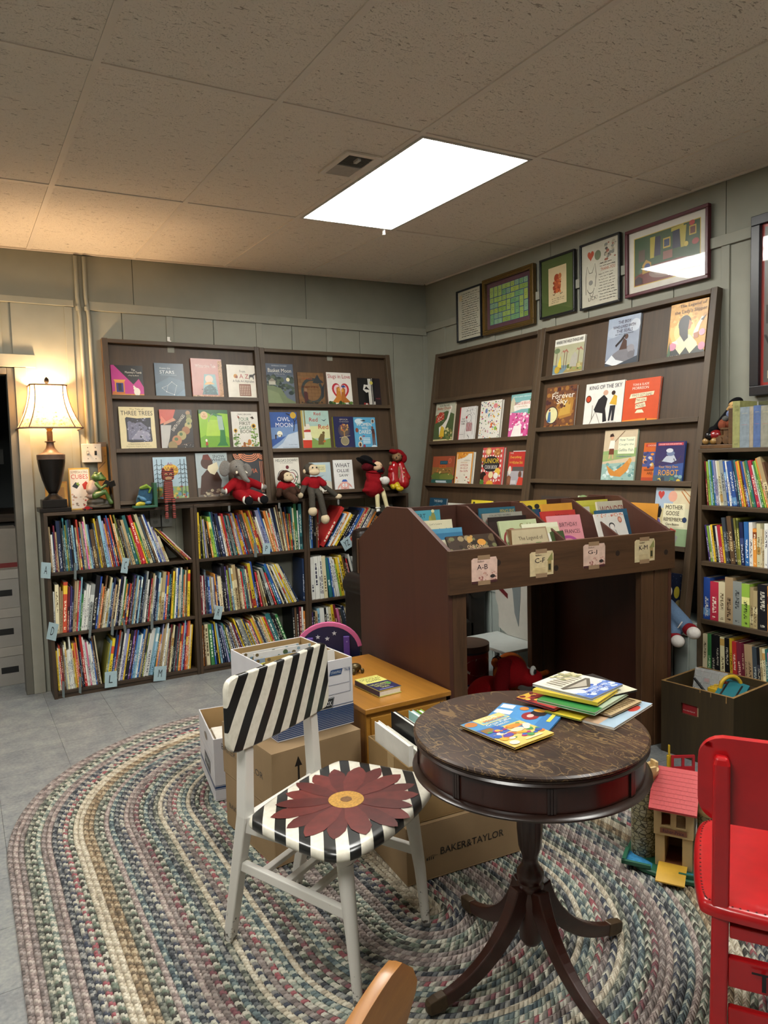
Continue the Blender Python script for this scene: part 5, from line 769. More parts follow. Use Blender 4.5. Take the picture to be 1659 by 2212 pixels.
# ---------------------------------------------------------------- drum table
TOPW = wood('scratched_mahogany', '#1E120D', '#38241A', 'y', .5, .33, .1)
def scratch_mat():
    m, nt, b = newmat('scratched_table_top')
    tc = N(nt, 'ShaderNodeTexCoord')
    no = S(N(nt, 'ShaderNodeTexNoise'), Scale=7.0, Detail=4.0); nt.links.new(tc.outputs['Object'], no.inputs['Vector'])
    r = ramp(nt, ((.35, '#24160F'), (.68, '#402C20'))); nt.links.new(no.outputs['Fac'], r.inputs[0])
    marks = None
    for k, (sc, dist, th, off) in enumerate(((9.0, 2.6, .012, 0), (14.0, 3.5, .011, 5.2), (6.0, 2.0, .008, 9.7), (20.0, 3.0, .014, 3.3), (30., 2.5, .014, 7.7))):
        mp = N(nt, 'ShaderNodeMapping'); mp.inputs['Location'].default_value = (off, off*.7, 0); mp.inputs['Rotation'].default_value = (0, 0, k*1.1); mp.inputs['Scale'].default_value = (1, .25, 1)
        nt.links.new(tc.outputs['Object'], mp.inputs['Vector'])
        w = S(N(nt, 'ShaderNodeTexNoise'), Scale=sc, Detail=1.0, Distortion=dist); nt.links.new(mp.outputs[0], w.inputs['Vector'])
        q = math_(nt, 'LESS_THAN', math_(nt, 'ABSOLUTE', math_(nt, 'SUBTRACT', w.outputs['Fac'], .5)), th)
        n2 = S(N(nt, 'ShaderNodeTexNoise'), Scale=4.0+k, Detail=2.0); mp2 = N(nt, 'ShaderNodeMapping'); mp2.inputs['Location'].default_value = (k*3.1, k, k)
        nt.links.new(tc.outputs['Object'], mp2.inputs['Vector']); nt.links.new(mp2.outputs[0], n2.inputs['Vector'])
        q = math_(nt, 'MULTIPLY', q, math_(nt, 'MULTIPLY', math_(nt, 'GREATER_THAN', n2.outputs['Fac'], .5), .8))
        marks = q if marks is None else math_(nt, 'MAXIMUM', marks, q)
    mx = N(nt, 'ShaderNodeMix', data_type='RGBA'); nt.links.new(math_(nt, 'MULTIPLY', marks, .62), mx.inputs[0]); nt.links.new(r.outputs[0], mx.inputs[6]); mx.inputs[7].default_value = lin('#8C7048')
    nt.links.new(mx.outputs[2], b.inputs['Base Color']); b.inputs['Roughness'].default_value = .36
    return m
MAH = {a: wood('red_mahogany', '#24100B', '#3E1D14', a, .8, .3, .25) for a in 'xyz'}
MAHD = wood('dark_mahogany_trim', '#1A0E0A', '#2E1A13', 'z', .8, .3, .3)
t = thing('drum_table', 'round mahogany drum table with scratched top and four curved legs', 'table', (.80, -1.064, .012))
H = .678; r0 = .303
G().lathe([(.001, H-.012), (r0-.004, H-.012), (r0-.001, H-.009), (r0-.001, H-.004), (r0-.006, H), (.001, H)], 72).build('table_top', [scratch_mat()], t, smooth=30)
G().lathe([(r0-.016, H-.03), (r0-.006, H-.029), (r0-.002, H-.024), (r0-.006, H-.019), (r0-.003, H-.0125), (r0-.016, H-.0125)], 72).build('top_moulding', MAHD, t, smooth=30)
G().lathe([(r0-.016, H-.092), (r0-.014, H-.09), (r0-.014, H-.03), (r0-.016, H-.0285)], 72).build('apron', MAH['z'], t, smooth=30)
G().lathe([(.001, H-.108), (r0-.01, H-.108), (r0+.002, H-.104), (r0+.004, H-.099), (r0, H-.095), (r0-.012, H-.0915), (.001, H-.0915)], 72).build('bottom_moulding', MAHD, t, smooth=30)
for k in range(8):
    a = rad(-122+45*k)
    g = G()
    for dx in (-.007, 0, .007): g.box(dx-.0028, dx+.0028, -.004, .002, H-.09, H-.031, M=Matrix.Rotation(a+math.pi/2, 4, 'Z') @ Matrix.Translation((0, -(r0-.0135), 0)))
    g.build('reeded_pilaster', MAHD, t)
zz = lambda v: v
prof = [(.02, .085), (.03, .1), (.034, .21), (.03, .235), (.034, .24), (.036, .25), (.032, .258), (.036, .27), (.036, .285), (.03, .294), (.022, .305), (.02, .32), (.0225, .332), (.03, .352), (.034, .40), (.034, .445), (.031, .455), (.034, .462), (.03, .47), (.026, .485), (.033, .5), (.033, .508), (.027, .515), (.032, .53), (.032, .545), (.027, .55), (.03, .571)]
G().lathe(prof, 40, flute=(.334, .452, 12, .1)).build('column', MAH['z'], t, smooth=40)
for k in range(4):
    lg = G(); a = rad(-3+90*k); pts = []; sc = []
    for i in range(17):
        q = i/16; ang = math.pi/2*q
        x = .03+.265*(1-math.cos(ang))*.62+.265*q*.38; z = .028+.215*(1-math.sin(ang)*.82-q*.18)
        pts.append((x*math.cos(a), x*math.sin(a), z)); sc.append(1.0-.42*q)
    lg.tube(pts, sc, sq=(.055, .036), up=(0, 0, 1))
    L_o = lg.build('leg', MAH['y'], t, bevel=.004, seg=3)
    rg = G()
    for s in (-.008, 0, .008):
        pp = [(p[0]-s*math.sin(a)*sc[i], p[1]+s*math.cos(a)*sc[i], p[2]+.0265*sc[i]*.98) for i, p in enumerate(pts)]
        # ride along the upper face of the leg
        pp = [(p[0]+.0*math.cos(a), p[1], p[2]) for p in pp]
        rg.tube(pp[3:15], [.0032*c for c in sc[3:15]], 6)
    rg.build('reeding', MAH['y'], L_o, smooth=True)
    e = pts[-1]; d = Vector((math.cos(a), math.sin(a), -.1))
    G().tube([Vector(pts[-2])-Vector((0, 0, .0)), Vector(e)+d*.004, Vector(e)+d*.026, Vector(e)+d*.034], [1.12, 1.15, 1.0, .6], sq=(.033, .023), up=(0, 0, 1)).build('toe_cap', P('#4A3A28', .4, .2, 60, metal=.3, kind='toe_cap'), L_o, bevel=.003)
# ---------------------------------------------------------------- zebra chair
def zebra_mat(name, kx, kz, per, dist, axes):
    m, nt, b = newmat(name); tc = N(nt, 'ShaderNodeTexCoord'); sp = N(nt, 'ShaderNodeSeparateXYZ'); nt.links.new(tc.outputs['Object'], sp.inputs[0])
    no = S(N(nt, 'ShaderNodeTexNoise'), Scale=4.0, Detail=1.0); nt.links.new(tc.outputs['Object'], no.inputs['Vector'])
    A_, B_ = sp.outputs[axes[0]], sp.outputs[axes[1]]
    s = math_(nt, 'ADD', math_(nt, 'MULTIPLY', A_, kx/per), math_(nt, 'MULTIPLY', B_, kz/per))
    s = math_(nt, 'ADD', s, math_(nt, 'MULTIPLY', no.outputs['Fac'], dist))
    q = math_(nt, 'LESS_THAN', math_(nt, 'FRACT', s), .47)
    mx = N(nt, 'ShaderNodeMix', data_type='RGBA'); nt.links.new(q, mx.inputs[0])
    n2 = S(N(nt, 'ShaderNodeTexNoise'), Scale=60.0, Detail=3.0); nt.links.new(tc.outputs['Object'], n2.inputs['Vector'])
    r = ramp(nt, ((.3, '#D3CDBC'), (.6, '#E0DBCC'))); nt.links.new(n2.outputs['Fac'], r.inputs[0])
    nt.links.new(r.outputs[0], mx.inputs[6]); mx.inputs[7].default_value = lin('#161717')
    nt.links.new(mx.outputs[2], b.inputs['Base Color']); b.inputs['Roughness'].default_value = .3; b.inputs['Coat Weight'].default_value = .3; b.inputs['Coat Roughness'].default_value = .15
    return m
def worn_white():
    m, nt, b = newmat('worn_white_paint'); tc = N(nt, 'ShaderNodeTexCoord')
    no = S(N(nt, 'ShaderNodeTexNoise'), Scale=45.0, Detail=5.0, Roughness=.7); sp = N(nt, 'ShaderNodeSeparateXYZ')
    nt.links.new(tc.outputs['Object'], no.inputs['Vector']); nt.links.new(tc.outputs['Object'], sp.inputs[0])
    low = math_(nt, 'MULTIPLY', math_(nt, 'MAXIMUM', math_(nt, 'SUBTRACT', .13, sp.outputs[2]), 0.), 1.5)
    f = math_(nt, 'ADD', no.outputs['Fac'], low)
    r = ramp(nt, ((.70, '#D8D5CE'), (.735, '#55504A'))); nt.links.new(f, r.inputs[0]); nt.links.new(r.outputs[0], b.inputs['Base Color']); b.inputs['Roughness'].default_value = .35
    return m
WORN = worn_white()
ZM = frame((.293, -.4145, .011), (.884, .467, 0), (-.467, .884, 0), (0, 0, 1))   # x to the chair's side, -y forward
t = thing('painted_chair', 'white wooden chair with zebra striped backrest and a red daisy painted on its seat', 'chair', M=ZM)
for s in (-1, 1):
    g = G(); g.tube([(s*.155, 0, 0), (s*.16, -.085, .40), (s*.15, -.085, .58), (s*.145, -.06, .76)], [.85, 1.05, 1.0, .7], sq=(.036, .034), up=(1, 0, 0))
    lo = g.build('rear_leg', WORN, t, bevel=.004); G().lathe([(.011, -.004), (.013, 0)], 12, c=(s*.155, 0, 0)).build('glide', P('#8A8C8C', .3, metal=.7, kind='chrome'), lo)
    g = G(); z1 = .415
    g.tube([(s*.183, -.47, .0), (s*.18, -.455, .17), (s*.172, -.435, .33), (s*.17, -.432, .36)], [.0125, .017, .0215, .022], 18)
    g.tube([(s*.17, -.432, .36), (s*.17, -.43, .37), (s*.168, -.428, z1)], [.022, .026, .03], 18)
    lo = g.build('front_leg', WORN, t, smooth=40); G().lathe([(.013, -.004), (.0145, .001), (.014, .008)], 14, c=(s*.183, -.47, .003)).build('glide', P('#8A8C8C', .3, metal=.7, kind='chrome'), lo)
    G().tube([(s*.158, -.08, .375), (s*.165, -.42, .385)], 1, sq=(.05, .024), up=(0, 0, 1)).build('side_rail', WORN, t, bevel=.003)
    G().tube([(s*.157, -.055, .245), (s*.176, -.445, .23)], 1, sq=(.028, .02), up=(0, 0, 1)).build('side_stretcher', WORN, t, bevel=.003)
G().box(-.16, .16, -.1, -.078, .35, .40).build('back_rail', WORN, t, bevel=.003)
G().box(-.165, .165, -.44, -.42, .355, .405).build('front_rail', WORN, t, bevel=.003)
for yy in (-.13, -.22, -.31): G().box(-.17, .17, yy-.011, yy+.011, .228, .242).build('rack_slat', WORN, t, bevel=.002)
# seat: rounded wedge with a soft edge
so = [(-.225, -.165), (-.21, -.142), (-.12, -.128), (0, -.122), (.12, -.128), (.21, -.142), (.228, -.165), (.245, -.28), (.258, -.41), (.25, -.46), (.215, -.492), (.12, -.515), (0, -.522), (-.12, -.515), (-.215, -.492), (-.25, -.46), (-.258, -.41), (-.245, -.28)]
def smooth_poly(p, it=2):
    for _ in range(it):
        q = []
        for i in range(len(p)):
            a, b = p[i], p[(i+1) % len(p)]; q += [(a[0]*.75+b[0]*.25, a[1]*.75+b[1]*.25), (a[0]*.25+b[0]*.75, a[1]*.25+b[1]*.75)]
        p = q
    return p
def cushion(poly, c, layers):
    """stack of scaled outlines -> one closed mesh"""
    g = G(); n = len(poly); vs = []
    for off, z in layers:
        for x, y in poly:
            d = Vector((x-c[0], y-c[1])); L = d.length; d = d*((L+off)/L); vs.append((c[0]+d.x, c[1]+d.y, z))
    k = len(layers); fs = [(i*n+j, i*n+(j+1) % n, (i+1)*n+(j+1) % n, (i+1)*n+j) for i in range(k-1) for j in range(n)]
    fs += [tuple(range(n))[::-1], tuple((k-1)*n+j for j in range(n))]
    return g.add(vs, fs)
sp = smooth_poly(so)[::-1]
ZSEAT = zebra_mat('zebra_stripe_seat', .61, -.78, .062, .15, (0, 1))
seat = cushion(sp, (0, -.32), [(-.012, .402), (-.002, .405), (.002, .413), (0, .423), (-.006, .4295), (-.016, .4325), (-.03, .4335)]).build('seat', ZSEAT, t, smooth=50)
rnd = random.Random(4); fg = G(); cx, cy = -.008, -.327
PET = [(.171, .449), (.12, .49), (.05, .51), (-.01, .535), (-.067, .531), (-.142, .48), (-.2, .42), (-.225, .35), (-.215, .28), (-.191, .204), (-.13, .17), (-.06, .15), (.007, .136), (.08, .15), (.14, .18), (.191, .24), (.217, .3), (.206, .38)]
for k, (px, py) in enumerate(PET):
    tip = Vector((px, -py)); c = Vector((cx, cy)); d = (tip-c); L = d.length; d.normalize(); p = Vector((-d.y, d.x)); w = .030 if k % 2 else .026
    pl = [c+d*L*.12-p*w*.35, c+d*L*.5-p*w*1.0, c+d*L*.8-p*w*.95, c+d*L*.93-p*w*.5, c+d*L, c+d*L*.93+p*w*.5, c+d*L*.8+p*w*.95, c+d*L*.5+p*w*1.0, c+d*L*.12+p*w*.35]
    z = .4339+.00008*(k*7 % 18); inside = lambda q: q
    fg.add([(q.x, q.y, z) for q in pl], [tuple(range(9))], k % 2)
fl = fg.build('flower_petal_print', [P('#5A2220', .35, .2, 40, kind='petal'), P('#6B2B27', .35, .2, 40, kind='petal')], seat)
cg = G(); cg.lathe([(.0005, 0), (.05, 0), (.0505, -.0006)], 40, c=(cx, cy, .4358), m=0); co = cg.build('flower_centre', P('#C4923C', .4, .3, 160, kind='daisy_centre'), seat)
G().lathe([(.0005, 0), (.016, 0), (.0165, -.0004)], 24, c=(cx, cy, .4363)).build('flower_eye', P('#7A5226', .4, .3, 160, kind='daisy_centre'), co)
# backrest: slightly curved board
G_b = G(); nx, nz = 28, 14
def board_pt(u, v, side, y0, th, bend):
    x = -.23+.46*u; z = .597+.213*v
    # pull the corners in
    rx = max(abs(x)-.195, 0); rz = max(abs(z-.7035)-.0715, 0)
    if rx > 0 and rz > 0:
        L = math.hypot(rx, rz)
        if L > .035: k = .035/L; x = math.copysign(.195+rx*k, x); z = .7035+math.copysign(.0715+rz*k, z-.7035)
    return (x, y0+(th if side else 0)-bend*x*x, z)
for side in (0, 1):
    vs = [board_pt(i/nx, j/nz, side, -.118, .019, -.28) for j in range(nz+1) for i in range(nx+1)]
    fs = [(j*(nx+1)+i, j*(nx+1)+i+1, (j+1)*(nx+1)+i+1, (j+1)*(nx+1)+i) for j in range(nz) for i in range(nx)]
    if side: fs = [f[::-1] for f in fs]
    G_b.add(vs, fs)
rim = [j*(nx+1) for j in range(nz+1)][::-1]+[i for i in range(1, nx+1)]+[j*(nx+1)+nx for j in range(1, nz+1)]+[nz*(nx+1)+i for i in range(nx-1, 0, -1)]
K = (nx+1)*(nz+1)
for a, b in zip(rim, rim[1:]+rim[:1]): G_b.f.append([b, a, a+K, b+K]); G_b.m.append(0)
G_b.build('backrest', zebra_mat('zebra_stripe_back', 1.0, -.52, .074, .35, (0, 2)), t, smooth=50, bevel=.004)
# ---------------------------------------------------------------- red chair
REDP = P('#B3141A', .28, .12, 18, coat=.35, kind='red_gloss_paint')
RM = frame((.862, -1.578, .0122), (.572, -.82, 0), (-.82, -.572, 0), (0, 0, 1))   # x along the back, -y towards the seat front
t = thing('red_chair', 'glossy red wooden chair with rounded backrest, seen from behind', 'chair', M=RM)
for x in (0, .34):
    g = G(); g.tube([(x-.004, .0, 0.0), (x, -.02, .42), (x, .0, .6), (x, .012, .755), (x, .012, .77)], [1, 1, 1, .95, .7], sq=(.034, .03), up=(1, 0, 0)); g.build('rear_leg', REDP, t, bevel=.006, seg=3)
    G().tube([(x+(.0 if x else .0), -.4, 0), (x, -.38, .40)], [.8, 1], sq=(.034, .034), up=(1, 0, 0)).build('front_leg', REDP, t, bevel=.005)
    G().box(x-.011, x+.011, -.385, -.03, .375, .412).build('side_rail', REDP, t, bevel=.003)
    G().box(x-.009, x+.009, -.39, -.015, .2, .225).build('side_stretcher', REDP, t, bevel=.003)
G().box(.018, .322, -.03, -.008, .372, .40).build('seat_rail', REDP, t, bevel=.003)
sl = G().box(.016, .324, -.022, -.004, .268, .332).build('back_slat', REDP, t, bevel=.003)
art(sl, [('t', 'The', .34, .5, .4, .62, '#1A1012')], .016, .268, .308, .064, -.0045, M=Matrix.Translation((0, .0008, 0)) @ Matrix.Diagonal((1, -1, 1, 1)), tname='black_lettering')
G().box(.016, .324, -.018, -.002, .185, .225).build('back_stretcher', REDP, t, bevel=.003)
rs = smooth_poly([(-.03, -.0), (-.045, -.03), (-.055, -.15), (-.055, -.33), (-.03, -.4), (.1, -.425), (.24, -.425), (.37, -.4), (.395, -.33), (.395, -.15), (.385, -.03), (.37, -.0), (.25, .01), (.09, .01)], 2)
cushion(rs, (.17, -.2), [(-.012, .412), (0, .416), (.002, .425), (0, .436), (-.008, .442), (-.02, .444), (-.06, .441)]).build('seat', REDP, t, smooth=50)
G_b = G()
def red_pt(u, v, side):
    x = -.045+.43*u; z = .62+.185*v; cx_, cz_ = .17, .7125
    rx = max(abs(x-cx_)-.165, 0); rz = max(abs(z-cz_)-.0425, 0)
    if rx > 0 and rz > 0:
        L = math.hypot(rx, rz)
        if L > .05: k = .05/L; x = cx_+math.copysign(.165+rx*k, x-cx_); z = cz_+math.copysign(.0425+rz*k, z-cz_)
    return (x, -.024+.012*(z-.62)/.185+(.018 if side else 0)-.35*(x-cx_)**2*0, z)
for side in (0, 1):
    vs = [red_pt(i/nx, j/nz, side) for j in range(nz+1) for i in range(nx+1)]
    fs = [(j*(nx+1)+i, j*(nx+1)+i+1, (j+1)*(nx+1)+i+1, (j+1)*(nx+1)+i) for j in range(nz) for i in range(nx)]
    if side: fs = [f[::-1] for f in fs]
    G_b.add(vs, fs)
for a, b in zip(rim, rim[1:]+rim[:1]): G_b.f.append([b, a, a+K, b+K]); G_b.m.append(0)
G_b.build('backrest', REDP, t, smooth=50, bevel=.004)
# dotted stitch-like ink marks along the seat edge
dg = G(); pts = rs
for i in range(0, len(pts)):
    x, y = pts[i]
    if y < .2:
        for q in (0, .5):
            x2, y2 = pts[(i+1) % len(pts)]; px, py = x+(x2-x)*q, y+(y2-y)*q; d = Vector((px-.17, py+.2)); d *= (d.length-.013)/d.length
            dg.lathe([(.0003, 0), (.0022, 0), (.0023, -.0004)], 6, c=(.17+d.x, -.2+d.y, .4437))
dg.build('ink_dot', P('#3A0A0C', .5, kind='ink'), t)
# ---------------------------------------------------------------- oak chair at the front edge of the picture
OAK = wood('honey_oak', '#7A4A1C', '#B07A38', 'y', .8, .38, .3)
OAKD = wood('dark_turned_oak', '#3A2012', '#5E3A20', 'z', 1.0, .35, .3)
WM = frame((-.036, -1.79, 0), (.70, -.714, 0), (.714, .70, 0), (0, 0, 1))
t = thing('oak_chair', 'honey oak spindle chair whose crest rail end shows at the front edge', 'chair', M=WM)
g = G(); n = 16; vs = []
for i in range(n+1):
    y = -.42+.42*i/n; e = min(1, ((1-i/n)*.42/.03)**.5 if i > n-2 else 1) if i < n else .35
    z0, z1 = .755, .84; zc = (z0+z1)/2
    hh = (z1-z0)/2*(e if i > n-3 else 1); bow = -.03*math.sin(math.pi*i/n)
    for x, z in ((-.011, zc-hh*.9), (-.013, zc), (-.008, zc+hh*.97), (0, zc+hh), (.008, zc+hh*.97), (.013, zc), (.011, zc-hh*.9)): vs.append((x+bow, y, z))
fs = [(i*7+k, i*7+(k+1) % 7, (i+1)*7+(k+1) % 7, (i+1)*7+k) for i in range(n) for k in range(7)]+[tuple(range(7))[::-1], tuple(n*7+k for k in range(7))]
g.add(vs, fs).build('crest_rail', OAK, t, smooth=60)
for k, y in enumerate((-.035, -.12, -.21, -.3, -.385)):
    x = -.03*math.sin(math.pi*(y+.42)/.42)
    G().lathe([(.008, .45), (.01, .5), (.013, .56), (.008, .6), (.012, .61), (.008, .62), (.011, .68), (.009, .72), (.012, .73), (.008, .74), (.007, .765)], 14, c=(x+.0, y, 0)).build('spindle', OAKD, t, smooth=50)
so2 = smooth_poly([(-.02, -.01), (.0, -.42), (-.2, -.44), (-.38, -.4), (-.4, -.2), (-.38, -.03), (-.2, .02)], 2)
cushion(so2[::-1] if False else so2, (-.2, -.21), [(-.02, .42), (0, .425), (0, .44), (-.01, .452), (-.04, .452)]).build('seat', OAK, t, smooth=50)
for x, y in ((-.04, -.05), (-.04, -.38), (-.34, -.06), (-.34, -.38)):
    G().lathe([(.012, 0), (.014, .1), (.02, .13), (.014, .15), (.018, .3), (.014, .42)], 14, c=(x, y, .0)).build('leg', OAKD, t, smooth=50)
# ---------------------------------------------------------------- cartons
CARD = P('#8F7656', .75, .06, 14, kind='cardboard'); CARDIN = P('#A88A5E', .8, .06, 14, kind='cardboard_inside'); WCARD = P('#C9C7CB', .55, .04, 14, kind='white_carton')
STRAP = P('#A58C66', .35, .05, kind='packing_tape')
def face_side(x):   # art drawn on a face looking along -x of the box (its left side): local xz of the art -> box yz
    return Matrix.Translation((x, 0, 0)) @ Matrix.Rotation(rad(-90), 4, 'Z')
def carton(label, M, w, d, h, out, inn, th=.005, open_top=True, group=None, name='cardboard_box', hole=None):
    t = thing(name, label, 'box', M=M, group=group)
    g = G(); g.box(0, w, 0, d, 0, th)
    g.box(0, w, 0, th, th, h); g.box(0, w, d-th, d, th, h); g.box(0, th, th, d-th, th, h); g.box(w-th, w, th, d-th, th, h)
    g.build('box_walls', out, t, bevel=.0012)
    i = G(); e = .0006
    i.box(th+e-.001, w-th+.0004, th-.0004, th+e, th, h-.002); i.box(th, w-th, d-th-e, d-th+.0004, th, h-.002); i.box(th-.0004, th+e, th, d-th, th, h-.002); i.box(w-th-e, w-th+.0004, th, d-th, th, h-.002)
    if inn and open_top: i.build('lining', inn, t)
    if not open_top:
        G().box(0, w, 0, d/2-.0015, h, h+.004).build('flap', out, t); G().box(0, w, d/2+.0015, d, h, h+.004).build('flap', out, t)
        G().box(w*.0, w, d/2-.03, d/2+.03, h+.0042, h+.0048).build('packing_tape', STRAP, t)
    return t
def on_left(t, shapes, d, h, x=-.0004, **k):
    """print on the box's left side"""
    e = bpy.data.objects.new('side_print', None)
    bpy.data.objects.remove(e)
    g = G(); M = Matrix.Rotation(rad(-90), 4, 'Z')
    art_M(t, shapes, d, h, Matrix.Translation((x, d, 0)) @ M, **k)
def art_M(t, shapes, w, h, M, name='carton_print', tname='carton_lettering'):
    """art() in its own frame: builds children and gives them the frame M"""
    before = set(t.children); art(t, shapes, 0, 0, w, h, 0, name, None, tname)
    for c in t.children:
        if c not in before: c.matrix_local = M
LOGO = lambda x, z, s, c: [('p', [(x+.0*s, z), (x+.14*s, z), (x+.14*s, z+.62*s), (x+.0*s, z+.5*s)], c), ('p', [(x+.22*s, z), (x+.32*s, z), (x+.32*s, z+.78*s), (x+.7*s, z+1.0*s), (x+.7*s, z+.94*s), (x+.22*s, z+.68*s)], c), ('p', [(x+.42*s, z), (x+.5*s, z), (x+.5*s, z+.72*s), (x+.9*s, z+.92*s), (x+.9*s, z+.86*s), (x+.42*s, z+.62*s)], c), ('p', [(x+.62*s, z), (x+.72*s, z), (x+.72*s, z+.6*s), (x+1.1*s, z+.8*s), (x+1.1*s, z+.74*s), (x+.62*s, z+.5*s)], c)]
INK = '#1E1A18'
Rz = lambda a: Matrix.Rotation(rad(a), 4, 'Z')
# stack behind the zebra chair
S0 = Matrix.Translation((.407, -.222, .0125)) @ Rz(5.6)
t = carton('brown cardboard box on the rug, under the box with the arrow', S0, .36, .40, .199, CARD, None, open_top=False, group='brown cardboard boxes')
art_M(t, [('t', 'BAKER & TAYLOR', .42, .42, .7, .1, INK)], .40, .2, Matrix.Translation((-.0004, .40, 0)) @ Matrix.Rotation(rad(-90), 4, 'Z'))
t = carton('brown cardboard box with an upward arrow, under the white file box', S0 @ Matrix.Translation((-.002, -.002, .2045)), .364, .41, .193, CARD, None, open_top=False, group='brown cardboard boxes')
art_M(t, [('t', 'BAKER & TAYLOR', .4, .5, .86, .12, INK)], .41, .193, Matrix.Translation((-.0004, .41, 0)) @ Matrix.Rotation(rad(-90), 4, 'Z'))
art_M(t, [('r', .27, .62-.22, .29, .70, INK), ('p', [(.24, .68), (.28, .86), (.32, .68)], INK), ('r', .22, .33, .36, .36, INK)], .364, .193, Matrix.Translation((0, -.0004, 0)))
# white file box on top, open, full of magazines
BXM = Matrix.Translation((.463, -.142, .4155)) @ Rz(4.0)
bw, bd, bh = .315, .40, .252
t = carton('open white file box with navy stripes, full of magazines, on the cardboard stack', BXM, bw, bd, bh, WCARD, CARDIN, name='file_box')
NV = '#24406C'
stripes = [('r', 0, .02+.026*i, 1, .02+.026*i+.019, NV) for i in range(11)]
def bankers(W): return stripes+[('r', 0, .325, 1, .333, NV)]
art_M(t, bankers(0)+[('p', [(.36, .3), (.39, .46), (.74, .46), (.71, .3)], '#15181C'), ('l', [(.37, .31), (.397, .45), (.73, .45), (.703, .31), (.37, .31)], .006, '#C8CCD0'), ('t', 'BANKERS BOX', .55, .38, .3, .07, '#E4E6E8'), ('l', [(.42, .5), (.96, .5), (.96, .86), (.72, .86)], .006, '#3A4A6A'), ('l', [(.42, .64), (.95, .64)], .005, '#3A4A6A'), ('p', [(.68, .78), (.7, .86), (.86, .86), (.84, .78)], NV), ('t', 'STAX/FILE', .77, .82, .13, .035, '#C8CCD0'), ('t', '763', .92, .83, .07, .04, NV), ('r', .56, .72, .66, .84, '#8A8078')], bw, bh, Matrix.Translation((0, -.0005, 0)))
art_M(t, bankers(0), bd, bh, Matrix.Translation((-.0005, bd, 0)) @ Matrix.Rotation(rad(-90), 4, 'Z'))
rnd = random.Random(11)
MG = [('#D6D4CE', 'white'), ('#8FA04A', 'olive green'), ('#6E8AB4', 'blue'), ('#A48A54', 'tan'), ('#C9C4B8', 'cream'), ('#C6C050', 'yellow green'), ('#7F90A8', 'grey blue'), ('#D4D2CE', 'off-white'), ('#B4B0A8', 'light grey'), ('#5C7A8E', 'slate blue'), ('#D8D5D0', 'bright white'), ('#7E8A5A', 'moss green')]
for k, (c, nm) in enumerate(MG):
    y = .04+.027*k; zt = bh+[.02, -.012, -.005, .012, -.03, -.02, -.01, .006, -.028, -.02, -.008, -.03][k]
    M = BXM @ Matrix.Translation((.02+rnd.uniform(0, .03), y, .0075)) @ Matrix.Rotation(rad(-6), 4, 'X')
    story(M, 'magazine', f'{nm} magazine, {ordinal(k+1)} from the striped front of the open file box', .245, zt-.006, .008, c, c, [('r', 0, .84, 1, 1, c)]+([('t', 'ING', .7, .92, .3, .06, '#2A3A6A')] if k == 0 else [('s', 20, 0, .7, 1, 1, ['#4A5A3A', '#D0C8B0', '#6A5A3A', '#8AA0A8'], .02, .05)]), 'magazines in the open file box')
# white file box on the floor at the rug edge
LM = Matrix.Translation((.384, .372, .0125)) @ Rz(-8)
t = carton('tall open white file box standing on the rug behind the zebra chair', LM, .30, .40, .262, WCARD, CARDIN, name='file_box')
pr = [('r', 0, .185, 1, .195, NV), ('r', 0, .205, 1, .235, NV), ('r', 0, .245, 1, .252, NV)]
art_M(t, pr, .30, .262, Matrix.Translation((0, -.0005, 0)))
art_M(t, pr+[('p', [(.35, .28), (.37, .5), (.75, .5), (.73, .28)], '#1A2030'), ('t', 'BANKERS BOX', .55, .4, .3, .08, '#D8DADC'), ('e', .5, .8, .1, .06, '#4A3A28'), ('l', [(.1, .56), (.9, .56)], .004, '#3A4A6A'), ('l', [(.1, .68), (.9, .68)], .004, '#3A4A6A')], .40, .262, Matrix.Translation((-.0005, .40, 0)) @ Matrix.Rotation(rad(-90), 4, 'Z'))
t2 = tag(G().box(0, .2, 0, .28, 0, .006).build('folder', P('#D4D0C6', .7, kind='folder_paper')), 'white paper folder with a cut-out circle inside the tall file box', 'folder'); t2.matrix_world = LM @ Matrix.Translation((.04, .04, .19))
g = G().box(0, .22, 0, .3, 0, .18).build('folder', P('#C9C4B8', .8, .1, 60, kind='folder_paper')); g.matrix_world = LM @ Matrix.Translation((.03, .03, .007)); tag(g, 'thick wad of paper folders filling the tall file box', 'folder')
art(t2, [], 0, 0, 1, 1)
G().lathe([(.0005, 0), (.05, 0), (.05, -.0005)], 30, c=(.12, .07, .0066)).build('round_cutout', CARDIN, t2)
# logo box in front and open box of books on it
B0 = Matrix.Translation((.728, -.556, .0125)) @ Rz(-4.6)
t = carton('flat brown cardboard box with the bookseller logo, on the rug beside the drum table', B0, .45, .33, .188, CARD, None, open_top=False, group='brown cardboard boxes')
art_M(t, LOGO(.16, .36, .085, INK)+[('t', 'BAKER&TAYLOR', .56, .47, .56, .13, INK)], .45, .188, Matrix.Translation((0, -.0005, 0)))
B1 = B0 @ Matrix.Translation((.02, .015, .1935))
t = carton('open brown cardboard box full of books, standing on the logo box', B1, .42, .31, .195, P('#8A6E46', .75, .06, 14, kind='cardboard'), CARDIN, group='brown cardboard boxes')
G().box(.0, .001, .1, .15, .12, .195).build('packing_tape', STRAP, t, loc=(-.0015, 0, 0))
BKS = [('#D6D4CC', .25, 'white'), ('#CFCdc4'.lower(), .225, 'off-white'), ('#17181A', .275, 'black'), ('#E0DDD4', .245, 'ivory'), ('#8FB8B4', .265, 'pale aqua'), ('#7CA83A', .262, 'lime green'), ('#D8C34A', .235, 'yellow blue edged'), ('#9AB0A8', .245, 'grey green'), ('#3A4038', .275, 'dark olive'), ('#6A7468', .27, 'sage grey'), ('#5A86B4', .265, 'sky blue'), ('#C9C6BC', .25, 'pale grey')]
x = .012
